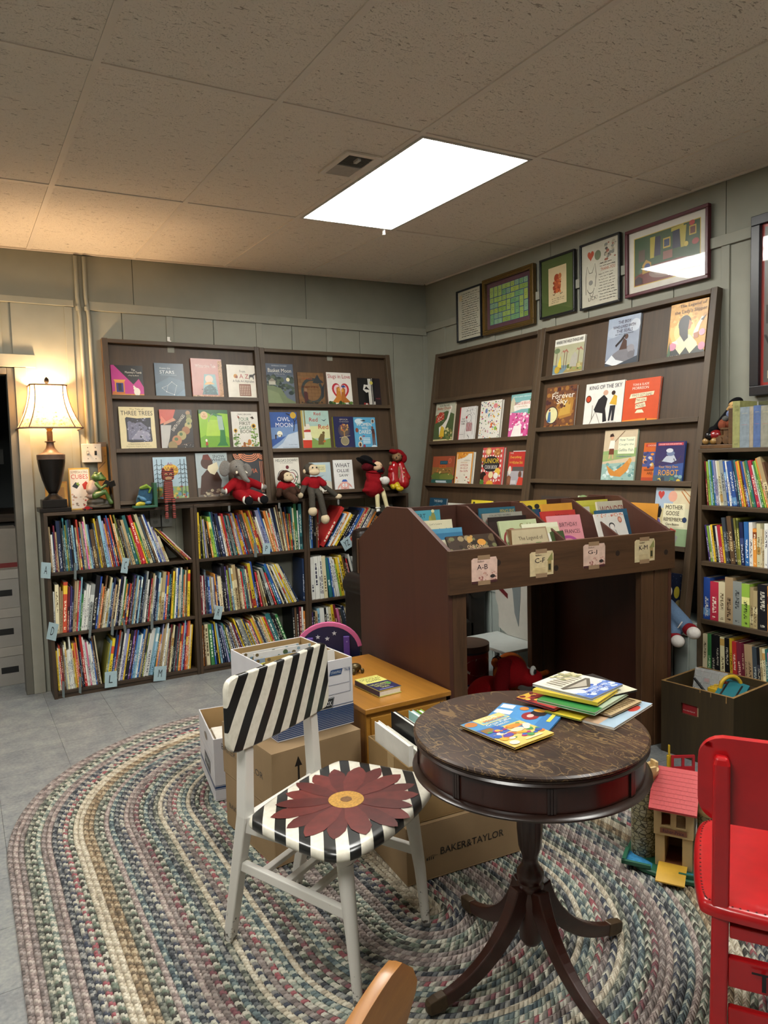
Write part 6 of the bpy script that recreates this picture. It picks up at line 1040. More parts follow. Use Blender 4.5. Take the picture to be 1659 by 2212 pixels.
for k, (c, h, nm) in enumerate(BKS):
    tk = .018 if k in (2, 8) else .026 if k in (3,) else .02
    M = B1 @ Matrix.Translation((x+tk, .02, .0062)) @ Matrix.Rotation(rad(90), 4, 'Z')
    o = story(M, 'boxed_book', f'{nm} book, {ordinal(k+1)} from the chair side in the open box', .26, h, tk*.9, c, c, [('r', 0, 0, 1, 1, c)]+([('t', 'THE DEVIL IN\nTHE KITCHEN', .15, .5, .24, .3, '#B8B4AC', 90)] if k == 2 else []), 'books in the open cardboard box')
    x += tk+.0135
# ---------------------------------------------------------------- yellow wooden table
YW = wood('golden_birch', '#8A5A1C', '#B27C30', 'y', .5, .32, .3, contrast=.9); YWX = wood('golden_birch_front', '#8E5E1E', '#B48236', 'x', .5, .35, .2)
YM = Matrix.Translation((.817, -.14, .0125))
t = thing('low_table', 'low golden wood cabinet table holding a paperback, beside the book bin', 'table', M=YM)
w, d, h = .397, .68, .4475
G().box(0, w, 0, d, h-.02, h).build('table_top', YW, t, bevel=.003)
G().box(.012, w-.012, .018, .034, .06, h-.0205).build('front_panel', YWX, t, bevel=.002)
for q in (.012, w-.028): G().box(q, q+.016, .0345, d-.02, .0, h-.0205).build('side_panel', YW, t)
G().box(.0285, w-.0285, d-.036, d-.02, 0, h-.0205).build('back_panel', YWX, t)
G().box(.03, w-.03, .010, .0175, .26, h-.04).build('drawer_front', YWX, t, bevel=.003)
for q in (.014, w-.044): G().box(q, q+.03, .019, .049, 0, .0595).build('foot', YWX, t)
PM = YM @ Matrix.Translation((.115, .094, h+.0006)) @ Rz(3)
def flat(F, name, label, w, h, t, cover, spine, shapes, group=None, cat='book', pages=PAPER, droop=None):
    """book lying on its back; F at its lower left corner, x along the bottom edge, y up the cover, z up"""
    return story(F @ Matrix.Translation((0, 0, t)) @ Matrix.Rotation(rad(-90), 4, 'X'), name, label, w, h, t, cover, spine, shapes, group, cat=cat)
flat(PM, 'paperback_book', 'thick yellow and navy paperback lying on the golden table', .108, .185, .026, '#C9C46A', '#2A2A44', [('r', 0, 0, 1, .55, '#26264A'), ('r', 0, .55, 1, 1, '#CBC66E'), ('t', 'DOUGLAS\nADAMS', .5, .76, .86, .25, '#26262A'), ('t', "THE HITCHHIKER'S\nGUIDE TO THE\nGALAXY", .48, .3, .84, .32, '#C9C870'), ('e', .82, .36, .1, .07, '#4E8A3A'), ('t', 'MORE THAN COMPLETE', .5, .93, .6, .03, '#4A4A3A'), ('r', .1, .04, .7, .08, '#7A7AA0')])
# ---------------------------------------------------------------- magazines on the drum table
TZ = .6905
def quad_book(name, label, p00, pw, ph, t, z, cover, spine, shapes, group, tilt=0):
    """flat booklet from its lower left, lower right and upper left corners (world xy)"""
    a = Vector((pw[0]-p00[0], pw[1]-p00[1], 0)); w = a.length; a.normalize(); b = Vector((-a.y, a.x, 0)); h = Vector((ph[0]-p00[0], ph[1]-p00[1], 0)).dot(b)
    F = frame((p00[0], p00[1], z), a, b, (0, 0, 1)) @ Matrix.Rotation(rad(tilt), 4, 'Y')
    return flat(F, name, label, w, h, t, cover, spine, shapes, group)
MGG = 'magazines and thin books on the drum table'
quad_book('magazine', 'blue puzzle book on the drum table, half under the yellow one', (.812, -1.125), (.944, -1.05), (.718, -.972), .0045, TZ+.0003, '#3F7FB4', '#24406C', [('r', 0, 0, 1, 1, '#4A8AC0'), ('r', .0, .0, 1, .25, '#3A74AC'), ('r', .45, .72, .65, .98, '#D8E0E4'), ('r', .75, .76, .95, .97, '#C8D4DC'), ('e', .55, .42, .2, .13, '#8E2A2E'), ('e', .74, .34, .16, .12, '#1E1E24'), ('e', .55, .42, .09, .05, '#D8B0A8'), ('e', .88, .36, .09, .1, '#D89A3A'), ('r', .4, .08, .8, .14, '#E0C850'), ('e', .85, .6, .09, .07, '#D8803A'), ('r', .1, .5, .3, .9, '#5A9ACC')], MGG)
quad_book('magazine', 'yellow puzzle book of a crowded cartoon scene on the drum table', (.664, -1.168), (.806, -1.152), (.656, -.976), .0055, TZ+.0052, '#D8B44A', '#24305A', [('r', 0, 0, 1, 1, '#D6B968'), ('r', 0, .6, 1, 1, '#4E8CB8'), ('p', [(0, .36), (.5, .42), (.5, .66), (0, .7)], '#3E62A8'), ('r', .3, .78, 1, 1, '#D9C27A'), ('r', .34, .8, .98, .86, '#7AB0B8'), ('e', .14, .9, .13, .08, '#B4743A'), ('t', 'CLUB', .62, .93, .4, .07, '#EDE8D8'), ('t', 'PENGUIN', .66, .85, .5, .06, '#C8502C'), ('t', 'Great Puffle\nSwitch', .62, .7, .62, .12, '#EDE8D8'), ('r', .05, .52, .3, .66, '#8A6A3A'), ('s', 46, .04, .14, .96, .58, ['#C8743A', '#A83A6A', '#3A62A8', '#E4D8C0', '#4A8A54', '#E0A03A'], .04, .09), ('e', .7, .5, .16, .06, '#D8843A'), ('e', .62, .38, .15, .06, '#E0C8A8'), ('e', .3, .32, .12, .05, '#5A4A9A'), ('r', .4, .06, .82, .1, '#E8D8A0'), ('e', .14, .1, .1, .06, '#D8D8C0'), ('e', .9, .2, .08, .04, '#3A5A9A')], MGG)
PL = [  # the pile, bottom to top
 ('white picture book with an orange edge at the bottom of the table pile', (.962, -1.206), (1.19, -1.14), (.905, -1.0), .006, '#CFC8BC', '#D8D6D0', [('r', 0, 0, 1, 1, '#C9A88A'), ('r', .0, 0, 1, .2, '#9AB0C0'), ('p', [(.5, .4), (1, .3), (1, .6), (.6, .7)], '#D88A4A'), ('e', .7, .1, .12, .06, '#B8443A')]),
 ('thin yellow and green booklet low in the table pile', (.925, -1.125), (.985, -1.108), (.905, -1.02), .004, '#C9B43A', '#3E7A44', [('r', 0, 0, 1, 1, '#CDB938')]),
 ('brown toned booklet of a stone colonnade in the table pile', (1.004, -1.158), (1.16, -1.128), (.985, -1.05), .005, '#A8906A', '#8A8A88', [('r', 0, 0, 1, 1, '#B09A74')]+[('r', .08*i, .1, .08*i+.04, .6, '#6A5438') for i in range(12)]),
 ('red and black picture book sticking out of the table pile', (.903, -1.05), (1.09, -1.02), (.893, -.92), .007, '#A8322E', '#1E1A1C', [('r', 0, 0, 1, 1, '#B03430'), ('r', 0, .8, .3, 1, '#C8A03A'), ('s', 20, 0, .5, .4, 1, ['#D8B44A', '#6A1A1C'], .03, .06)]),
 ('green schoolbook with a green spine in the table pile', (.95, -1.152), (1.148, -1.092), (.908, -.985), .008, '#B9C8B0', '#2F7A3E', [('r', 0, 0, 1, 1, '#B4C4AC'), ('r', 0, 0, .22, 1, '#2F7A3E'), ('e', .7, .3, .14, .1, '#D87A3A')]),
 ('black booklet with a yellow price corner in the table pile', (1.03, -1.09), (1.175, -1.10), (1.04, -.91), .005, '#1E1E20', '#2A2A2C', [('r', 0, 0, 1, .3, '#C8C4AC'), ('r', 0, .94, .5, 1, '#D0C040'), ('l', [(.2, .06), (.4, .24)], .012, '#2A2A2C'), ('l', [(.5, .04), (.6, .26)], .012, '#2A2A2C'), ('t', 'MYTHS', .5, .7, .6, .08, '#C8C8C0')]),
 ('yellow paperback with a yellow spine near the top of the table pile', (.982, -1.132), (1.112, -1.086), (.932, -.945), .009, '#C9AE3A', '#D0B43C', [('r', 0, 0, 1, 1, '#CDB23C')]),
 ('paperback with a white columned temple on top of the table pile', (1.098, -.893), (.936, -.93), (1.112, -1.085), .007, '#B9C0C8', '#C9C4B4', [('r', 0, 0, 1, 1, '#D0CFC6'), ('r', 0, .72, 1, 1, '#4A6CB4'), ('s', 30, 0, .66, 1, .95, ['#C8D2E0', '#7A96CC', '#3A5CA8'], .04, .1), ('p', [(.1, .5), (.5, .72), (.95, .5), (.9, .42), (.14, .42)], '#5A564C'), ('p', [(.2, .49), (.5, .66), (.84, .5)], '#A8A294'), ('r', .14, .12, .9, .44, '#D4CFBE')]+[('r', .18+.1*i, .14, .23+.1*i, .41, '#8A8474') for i in range(7)]+[('s', 20, 0, 0, .5, .3, ['#B4AC84', '#C8C09A', '#8A8A64'], .04, .08), ('t', "Where Is\nthe Parthenon?", .52, .86, .7, .16, '#E4E6EA')]),
]
z = TZ+.0002
for lab, p0, pw, ph, tk, c, sp_, sh in PL:
    quad_book('booklet', lab, p0, pw, ph, tk, z, c, sp_, sh, MGG); z += tk+.0006
# ---------------------------------------------------------------- soft bodies
def plush(hexc, var=.25, rough=.95, sc=220): return P(hexc, rough, var, sc, .6, spec=.15, kind='plush')
def soft(name, parent, mat, prims, vox=.005, it=6):
    """one closed surface from overlapping ellipsoids ('e', centre, radii[, axis tilt]) and tapered limbs ('c', points, radii)"""
    g = G()
    for p in prims:
        if p[0] == 'e':
            rot = Matrix.Rotation(rad(p[3][1]), 3, p[3][0]) if len(p) > 3 else None
            g.ell(p[1], p[2], rot=rot, seg=14, rings=9)
        else:
            g.tube(p[1], p[2], 12)
            for q, r in ((p[1][0], p[2][0]), (p[1][-1], p[2][-1])): g.ell(q, r, seg=12, rings=8)
    o = g.build(name, mat, parent, smooth=True)
    m = o.modifiers.new('fuse', 'REMESH'); m.mode = 'VOXEL'; m.voxel_size = vox; m.use_smooth_shade = True
    if it: s = o.modifiers.new('soften', 'SMOOTH'); s.factor = .5; s.iterations = it
    return o
def eyes(t, pts, r=.006, mat=None):
    for p in pts: G().ell(p, (r, r*.6, r), seg=10, rings=6).build('eye', mat or BLACK, t, smooth=True)
CREAM = plush('#CDBB9C', .1); GREYP = plush('#7E7B76'); REDF = plush('#8C141C', .18); BROWNP = plush('#3E2A20', .3)
# grey elephant in red
t = thing('plush_elephant', 'grey plush elephant in a red suit sitting on the bookcase front edge', 'soft toy', (1.185, 2.185, 1.15), group='soft toys sitting on the bookcases')
soft('body', t, GREYP, [('e', (-.025, 0, .215), (.055, .052, .056)), ('e', (-.105, .012, .212), (.042, .014, .056), ('Y', 12)), ('e', (.048, .012, .195), (.036, .014, .05), ('Y', -14)), ('c', [(-.02, -.04, .205), (-.008, -.062, .17), (.004, -.07, .14), (.022, -.075, .125)], [.03, .023, .019, .014]), ('e', (0, .0, .14), (.03, .03, .05)), ('e', (-.132, -.035, .063), (.024, .022, .02)), ('e', (.145, -.03, .078), (.026, .02, .02))], .005)
soft('jacket', t, REDF, [('e', (0, .004, .088), (.064, .05, .062)), ('c', [(-.045, 0, .12), (-.085, -.02, .092), (-.118, -.032, .068)], [.03, .029, .027]), ('c', [(.045, 0, .12), (.085, -.02, .105), (.122, -.028, .086)], [.03, .028, .026])], .006)
soft('trousers', t, REDF, [('e', (.0, .0, .04), (.066, .05, .045)), ('c', [(-.02, -.02, .035), (-.015, -.08, .022), (-.006, -.115, .008)], [.038, .035, .03]), ('c', [(.04, -.02, .035), (.07, -.08, .022), (.098, -.115, .01)], [.038, .035, .03])], .006)
for p, q in (((-.006, -.122, .003), -1), ((.1, -.122, .006), 1)):
    soft('white_cuff', t, plush('#D8D4CA', .06), [('e', p, (.036, .016, .033))], .005, 2)
    soft('black_shoe', t, plush('#141416', .1), [('e', (p[0]+.004, p[1]-.018, p[2]-.006), (.031, .014, .03))], .005, 2)
for p in ((-.122, -.035, .066), (.128, -.03, .084)): soft('white_cuff', t, plush('#D8D4CA', .06), [('e', p, (.014, .025, .025))], .004, 2)
for x in (-.045, .012): soft('tusk', t, plush('#DCD6C4', .05), [('c', [(x, -.05, .185), (x-.008*(1 if x < 0 else -1), -.068, .178)], [.009, .005])], .003, 2)
eyes(t, [(-.045, -.048, .222), (.0, -.05, .219)], .005)
# brown monkey
t = thing('plush_monkey', 'small dark brown plush monkey in a red shirt sitting beside the knit monkey', 'soft toy', (1.505, 2.19, 1.15), group='soft toys sitting on the bookcases')
soft('body', t, BROWNP, [('e', (0, 0, .145), (.046, .044, .044)), ('e', (-.045, .005, .13), (.014, .01, .016)), ('e', (.045, .005, .14), (.014, .01, .016)), ('e', (-.01, 0, .06), (.035, .035, .05)), ('c', [(-.035, 0, .085), (-.06, -.03, .05), (-.07, -.04, .022)], [.02, .02, .02]), ('c', [(.03, 0, .085), (.06, -.03, .06), (.072, -.045, .04)], [.02, .02, .02]), ('c', [(-.01, -.02, .03), (.022, -.07, .052), (.022, -.085, .035)], [.028, .026, .024]), ('c', [(.0, -.02, .02), (-.005, -.075, .01), (.022, -.105, -.015)], [.026, .025, .027])], .005)
soft('face', t, CREAM, [('e', (.006, -.03, .148), (.034, .02, .027)), ('e', (.008, -.036, .128), (.036, .022, .022))], .004)
soft('shirt', t, REDF, [('e', (-.012, -.004, .072), (.04, .04, .034)), ('c', [(-.035, -.005, .088), (-.052, -.02, .07)], [.024, .023]), ('c', [(.026, -.005, .088), (.046, -.02, .072)], [.024, .023])], .005)
eyes(t, [(-.006, -.05, .153), (.02, -.05, .153)], .004)
# knit monkey
KNIT = plush('#4A463F', .45, sc=420)
t = thing('plush_monkey', 'large grey knit plush monkey in a red shirt, long legs hanging down', 'soft toy', (1.705, 2.18, 1.15), group='soft toys sitting on the bookcases')
soft('body', t, KNIT, [('e', (-.012, .008, .19), (.048, .042, .042)), ('e', (0, .0, .055), (.045, .04, .05)), ('c', [(-.04, 0, .105), (-.075, -.02, .065), (-.1, -.03, .03)], [.019, .019, .019]), ('c', [(.045, 0, .105), (.1, -.02, .05), (.165, -.03, .0)], [.019, .019, .019]), ('c', [(-.02, -.01, .045), (-.03, -.05, .01), (-.034, -.058, -.075)], [.026, .024, .023]), ('c', [(.02, -.01, .045), (.032, -.05, .0), (.056, -.06, -.13)], [.026, .024, .023])], .005)
soft('face', t, CREAM, [('e', (.0, -.022, .19), (.038, .026, .032)), ('e', (.004, -.032, .166), (.042, .024, .024)), ('e', (-.058, .0, .175), (.013, .008, .017)), ('e', (.05, .002, .178), (.013, .008, .017))], .004)
soft('shirt', t, REDF, [('e', (.005, -.002, .092), (.05, .042, .046)), ('e', (.005, -.002, .065), (.048, .042, .03)), ('c', [(-.04, 0, .112), (-.066, -.014, .088)], [.026, .025]), ('c', [(.048, 0, .112), (.08, -.014, .082)], [.026, .025])], .005)
for p, r in (((-.11, -.032, .012), (.022, .02, .024)), ((.185, -.034, -.012), (.028, .02, .02)), ((-.034, -.064, -.105), (.034, .03, .034)), ((.06, -.066, -.165), (.033, .03, .036))): soft('paw', t, CREAM, [('e', p, r)], .005, 2)
soft('drawstring', t, plush('#D8D4CA', .05), [('c', [(.05, -.042, .05), (.07, -.046, .03), (.085, -.044, .034)], [.004, .004, .004]), ('c', [(.05, -.042, .05), (.062, -.046, .018)], [.004, .003])], .0025, 0)
eyes(t, [(-.016, -.047, .2), (.014, -.047, .2)], .006)
# rag doll with wide hat
t = thing('rag_doll', 'cloth doll in a maroon coat and wide black hat, pale legs hanging down', 'doll', (2.20, 2.18, 1.15), group='soft toys sitting on the bookcases')
REDC = plush('#7E1018', .15); SKIN = plush('#D8B696', .06)
soft('hat', t, plush('#0E0E10', .2), [('e', (-.03, .02, .215), (.105, .085, .016), ('Y', 28)), ('e', (-.04, .025, .235), (.06, .055, .04), ('Y', 28))], .006)
soft('hair', t, plush('#4E0C14', .5, sc=120), [('e', (-.045, -.01, .195), (.058, .04, .034), ('Y', -10)), ('e', (.02, .0, .2), (.06, .045, .035), ('Y', 35)), ('e', (.07, -.0, .165), (.028, .03, .03))], .006)
soft('head', t, SKIN, [('e', (.02, -.026, .195), (.042, .034, .036))], .005)
eyes(t, [(.008, -.057, .202), (.038, -.057, .197)], .003)
soft('coat', t, REDC, [('e', (.015, 0, .125), (.05, .04, .045)), ('c', [(.01, 0, .12), (-.005, -.01, .075), (-.02, -.03, .035)], [.052, .062, .07]), ('e', (-.06, -.03, .02), (.05, .05, .02)), ('e', (.015, -.04, .018), (.05, .05, .018)), ('c', [(-.035, 0, .135), (-.045, -.04, .1), (.0, -.07, .085)], [.027, .028, .027])], .006)
soft('collar', t, REDC, [('e', (.01, -.01, .148), (.075, .045, .014), ('Y', 8))], .005, 3)
soft('bow', t, plush('#141216', .1), [('e', (.025, -.05, .157), (.022, .01, .012)), ('e', (.048, -.048, .16), (.014, .01, .014))], .004, 2)
soft('white_muff', t, plush('#D4D0CA', .08), [('e', (.052, -.085, .088), (.038, .028, .032)), ('e', (.02, -.09, .098), (.018, .016, .018))], .005)
for x, x2, z2 in ((-.012, -.008, -.12), (.045, .072, -.118)):
    soft('leg', t, plush('#D2C89C', .08), [('c', [(x, -.05, .02), (x+.002, -.07, -.02), (x2, -.072, z2)], [.018, .018, .015])], .005, 3)
    soft('sock_frill', t, plush('#DAD8D2', .05), [('e', (x2, -.072, z2+.012), (.022, .022, .006)), ('e', (x2, -.073, z2-.008), (.016, .018, .016))], .004, 2)
    soft('shoe', t, plush('#0D0D0F', .1), [('e', (x2+.004, -.082, z2-.034), (.022, .036, .022))], .005, 2)
# bear in a red coat
TANF = plush('#8A6E50', .35)
RSH = P('#A01018', .22, .12, 40, coat=.6, kind='shiny_vinyl')
t = thing('plush_bear', 'tan plush bear in a shiny red coat, red hat and yellow boots', 'soft toy', (2.455, 2.255, 1.16), group='soft toys sitting on the bookcases')
soft('body', t, TANF, [('e', (.0, -.005, .25), (.04, .042, .038)), ('e', (-.022, -.038, .238), (.024, .022, .02)), ('e', (0, 0, .12), (.04, .035, .085)), ('e', (.078, -.02, .066), (.024, .022, .02)), ('e', (-.062, -.01, .2), (.014, .012, .016))], .005)
soft('red_hat', t, plush('#7E1016', .2), [('e', (.03, .01, .268), (.052, .05, .034), ('Y', 38)), ('e', (-.03, .0, .29), (.034, .04, .02), ('Y', 20)), ('e', (.055, .0, .238), (.03, .04, .04))], .005)
soft('red_coat', t, RSH, [('c', [(-.025, 0, .185), (-.04, -.005, .12), (-.045, -.012, .06)], [.034, .042, .044]), ('c', [(.03, 0, .185), (.04, -.005, .12), (.045, -.012, .05)], [.034, .042, .05]), ('c', [(.04, 0, .18), (.062, -.01, .12), (.078, -.018, .088)], [.026, .028, .028]), ('c', [(-.04, 0, .18), (-.055, -.01, .15)], [.026, .03])], .005, 4)
for z in (.16, .13, .1): G().ell((.03, -.05, z), (.006, .004, .006), seg=8, rings=5).build('toggle', P('#C8B48A', .4, kind='toggle'), t, smooth=True)
soft('yellow_boot', t, P('#C4A81E', .35, .1, 30, kind='yellow_rubber'), [('c', [(-.034, -.03, .045), (-.034, -.05, .03)], [.027, .026]), ('e', (-.026, -.078, .008), (.034, .02, .02))], .005, 3)
soft('yellow_boot', t, P('#C4A81E', .35, .1, 30, kind='yellow_rubber'), [('c', [(-.058, -.02, .04), (-.062, -.04, .025)], [.022, .022])], .005, 3)
eyes(t, [(-.01, -.046, .26), (.016, -.046, .258)], .005); eyes(t, [(-.038, -.056, .243)], .006)
# frog reading on a rock
t = thing('frog_figurine', 'painted frog figurine in a pale shirt reading a dark book on a rock', 'figurine', (.31, 2.325, 1.1305))
FG = P('#4E6A30', .35, .3, 40, .2, kind='frog_green'); ROCK = P('#3A3428', .5, .35, 30, .5, kind='rock')
soft('rock_base', t, ROCK, [('e', (0, 0, .016), (.088, .05, .018)), ('e', (-.02, .0, .045), (.06, .04, .03)), ('e', (.05, .0, .035), (.035, .03, .03)), ('e', (-.04, .01, .02), (.045, .05, .02))], .005, 2)
soft('frog_body', t, FG, [('e', (-.005, -.004, .2), (.04, .034, .026)), ('e', (.012, -.012, .19), (.032, .03, .016)), ('e', (-.018, -.01, .222), (.013, .013, .013)), ('e', (.008, -.018, .222), (.012, .012, .012)), ('e', (-.03, .005, .12), (.036, .034, .05)), ('c', [(-.03, -.02, .085), (.03, -.035, .11), (.045, -.035, .07)], [.022, .018, .014]), ('c', [(.045, -.035, .07), (.06, -.04, .04)], [.012, .014]), ('c', [(-.02, -.02, .16), (.005, -.045, .13), (.03, -.05, .15)], [.013, .011, .01])], .004, 4)
soft('pale_shirt', t, P('#A48C7C', .5, .15, 30, kind='pale_shirt'), [('e', (-.035, .006, .135), (.042, .038, .045)), ('c', [(-.04, .0, .16), (-.055, -.015, .12)], [.024, .026]), ('e', (-.045, .004, .085), (.035, .035, .022))], .004, 4)
g = G(); g.box(-.035, .0, -.006, 0, -.022, .022, M=Matrix.Translation((.052, -.05, .152)) @ Matrix.Rotation(rad(28), 4, 'Y') @ Matrix.Rotation(rad(30), 4, 'X')); g.box(0, .035, -.006, 0, -.022, .022, M=Matrix.Translation((.052, -.05, .152)) @ Matrix.Rotation(rad(-20), 4, 'Y') @ Matrix.Rotation(rad(30), 4, 'X')); g.build('open_book', P('#26221E', .4, kind='dark_cover'), t)
eyes(t, [(-.018, -.023, .225), (.009, -.03, .225)], .004)
# toy bookend
t = thing('bookend', 'green wooden bookend with a painted blue bird and crocodile scene', 'bookend', (.487, 2.238, 1.1305))
GRN = P('#2E5A44', .4, .1, 30, kind='green_paint')
G().box(0, .145, -.05, .02, 0, .014).build('base', GRN, t, bevel=.002); G().box(.125, .145, -.05, .02, .0145, .155).build('upright', GRN, t, bevel=.002)
G().prism(smooth_poly([(.03, .015), (.12, .015), (.122, .13), (.09, .145), (.05, .135), (.035, .08), (.02, .04)]), -.02, .0, 'xz').build('painted_scene', P('#27506A', .4, .3, 60, kind='blue_paint'), t)
soft('crocodile', t, P('#7A9A34', .4, .25, 50, kind='lime_paint'), [('c', [(.05, -.026, .125), (.085, -.03, .14), (.11, -.026, .12), (.1, -.026, .095)], [.009, .01, .009, .006]), ('c', [(.05, -.026, .12), (.1, -.028, .128)], [.006, .006])], .003, 2)
soft('bird', t, P('#4A7A9C', .4, .25, 50, kind='bird_paint'), [('e', (.06, -.03, .055), (.026, .014, .014), ('Y', 30)), ('e', (.035, -.03, .07), (.01, .01, .01)), ('e', (.09, -.026, .03), (.024, .01, .012))], .003, 2)
soft('grass_tuft', t, P('#B4A82E', .4, .25, 50, kind='yellow_paint'), [('e', (.045, -.03, .025), (.03, .014, .014)), ('e', (.03, -.03, .02), (.018, .012, .012))], .003, 2)
# wooden tiger puppet
t = thing('tiger_puppet', 'red wooden tiger puppet with black stripes, jointed legs dangling', 'puppet', (.705, 2.215, 1.1305))
def stripe_mat():
    m, nt, b = newmat('tiger_stripes'); tc = N(nt, 'ShaderNodeTexCoord'); w = S(N(nt, 'ShaderNodeTexWave', bands_direction='Z'), Scale=24.0, Distortion=2.5); nt.links.new(tc.outputs['Object'], w.inputs['Vector'])
    r = ramp(nt, ((.42, '#241412'), (.5, '#9A3E34'))); nt.links.new(w.outputs['Fac'], r.inputs[0]); nt.links.new(r.outputs[0], b.inputs['Base Color']); b.inputs['Roughness'].default_value = .45; return m
TIG = stripe_mat()
G().prism(smooth_poly([(-.032, .165), (.034, .165), (.038, .205), (.034, .235), (.028, .25), (.02, .228), (-.018, .228), (-.026, .25), (-.034, .235), (-.038, .205)], 1), -.03, .0, 'xz').build('head', TIG, t, bevel=.004)
for x in (-.015, .015): e = G().ell((x, -.032, .205), (.009, .003, .007), seg=12, rings=6).build('eye', P('#C8A878', .4, kind='eye_ring'), t, smooth=True); G().ell((x, -.0345, .205), (.004, .002, .004), seg=8, rings=5).build('pupil', BLACK, e, smooth=True)
G().prism([(-.018, .17), (.018, .17), (.022, .185), (0, .192), (-.022, .185)], -.036, -.03, 'xz').build('muzzle', P('#A88460', .5, kind='muzzle'), t, bevel=.002)
G().tube([(0, -.014, .165), (0, -.016, .09), (0, -.018, .03)], [1, 1.1, 1.2], sq=(.05, .03), up=(1, 0, 0)).build('body', TIG, t, bevel=.004)
for s in (-1, 1):
    for z0, z1 in ((.055, .02), (.015, -.03), (-.034, -.075)): G().tube([(s*.022, -.04, z0), (s*(.022+.002), -.042, z1)], 1, sq=(.019, .02), up=(1, 0, 0)).build('leg_link', TIG, t, bevel=.003)
# books and a toy car behind the lamp
GL = 'books standing behind the lamp'
def lampbook(x, y, w, h, c, shapes, label, lean=8, tk=.01, z=1.1312, s=None):
    M = Matrix.Translation((x, y, z)) @ Matrix.Rotation(rad(-lean), 4, 'X'); return story(M, 'lamp_book', label, w, h, tk, c, s or c, shapes, GL)
lampbook(.147, 2.375, .122, .262, '#C8A24A', [('r', .05, .03, .95, .96, '#DCD2C4'), ('t', 'SOMERSAULTING', .5, .9, .8, .06, '#4A3A2A'), ('t', 'CUBES', .5, .79, .8, .11, '#B8352E'), ('p', [(.12, .56), (.3, .66), (.5, .6), (.34, .5)], '#24282A'), ('p', [(.3, .62), (.44, .66), (.46, .56)], '#7A9A3A'), ('p', [(.6, .6), (.8, .68), (.95, .58), (.9, .48), (.68, .48)], '#B8352E'), ('s', 20, .1, .1, .9, .42, ['#C8A08A', '#B8605A', '#8A7A6A'], .03, .07), ('t', '* * *', .5, .3, .6, .03, '#6A5A4A')], 'pale puzzle book with red Cubes lettering behind the frog', 7)
lampbook(.008, 2.38, .126, .18, '#C88A3A', [('r', .06, .05, .94, .94, '#D2A04A'), ('r', .14, .2, .86, .8, '#B8864A'), ('t', 'CREATIONS', .5, .48, .5, .09, '#8A3A2A')], 'orange craft book half hidden behind the lamp', 6)
lampbook(.322, 2.392, .058, .42, '#B4803A', [('r', 0, .0, .9, .92, '#C08A44'), ('r', 0, .93, 1, 1, '#7A6A58'), ('t', 'T', .8, .76, .12, .07, '#7A3A1A'), ('l', [(.1, .6), (.8, .7)], .02, '#8A5A2A')], 'tall orange book tucked between the frog and the display rack', 3, .012, s='#A82A2A')
t = thing('toy_car', 'tiny red toy car at the foot of the puzzle book', 'toy car', (.225, 2.262, 1.1305))
G().prism(smooth_poly([(-.026, .006), (.026, .006), (.028, .014), (.014, .017), (.008, .025), (-.012, .025), (-.018, .016), (-.028, .014)], 1), -.012, .012, 'xz').build('body', P('#A01A1E', .25, .05, coat=.5, kind='toy_red'), t)
for x in (-.016, .016): G().lathe([(.006, -.014), (.007, -.013), (.007, .013), (.006, .014)], 12, M=Matrix.Translation((x, 0, .007)) @ Matrix.Rotation(rad(90), 4, 'X')).build('wheel', BLACK, t)
# ---------------------------------------------------------------- table lamp
t = thing('table_lamp', 'lit table lamp with a flared cream shade and dark fluted urn base', 'lamp', (.045, 2.325, 1.1305))
DB = P('#17120F', .35, .2, 40, metal=.2, kind='dark_bronze')
BZ = P('#6A5448', .4, .2, 40, metal=.3, kind='bronze_wash')
G().box(-.088, .088, -.088, .088, 0, .026).build('base_plate', DB, t, bevel=.003)
G().box(-.068, .068, -.068, .068, .0265, .075).build('base_block', DB, t, bevel=.003)
G().lathe([(.055, .0755), (.05, .084), (.03, .098), (.024, .11), (.03, .118)], 32).build('foot', DB, t, smooth=40)
G().lathe([(.028, .1185), (.038, .135), (.056, .19), (.07, .25), (.077, .30), (.0775, .315)], 48, flute=(.12, .31, 24, .035)).build('urn', DB, t, smooth=50)
G().lathe([(.079, .3155), (.08, .32), (.079, .325), (.08, .328), (.08, .345), (.074, .347), (.045, .36), (.026, .385), (.021, .405), (.021, .418), (.03, .42), (.03, .425), (.018, .427)], 40, flute=(.3475, .4, 20, .03)).build('collar', BZ, t, smooth=50)
G().lathe([(.016, .4275), (.017, .48), (.0165, .485)], 16).build('neck', BZ, t, smooth=40)
G().lathe([(.003, .485), (.003, .772)], 8).build('harp_rod', DB, t)
G().lathe([(.006, .768), (.012, .776), (.016, .786), (.013, .798), (.004, .808), (.001, .81)], 12, flute=(.77, .8, 6, .2)).build('finial', DB, t, smooth=50)
def shade_mat():
    m, nt, b = newmat('parchment_shade'); nt.nodes.remove(b)
    tc = N(nt, 'ShaderNodeTexCoord'); no = S(N(nt, 'ShaderNodeTexNoise'), Scale=60.0, Detail=4.0, Roughness=.7); nt.links.new(tc.outputs['Object'], no.inputs['Vector'])
    r = ramp(nt, ((.34, '#A8814C'), (.48, '#E8CDA0'), (.7, '#F0DAB4'))); nt.links.new(no.outputs['Fac'], r.inputs[0])
    a = N(nt, 'ShaderNodeBsdfDiffuse'); c = N(nt, 'ShaderNodeBsdfTranslucent'); mx = N(nt, 'ShaderNodeMixShader'); mx.inputs[0].default_value = .62
    nt.links.new(r.outputs[0], a.inputs[0]); nt.links.new(r.outputs[0], c.inputs[0]); nt.links.new(a.outputs[0], mx.inputs[1]); nt.links.new(c.outputs[0], mx.inputs[2])
    nt.links.new(mx.outputs[0], nt.nodes['Material Output'].inputs[0]); return m
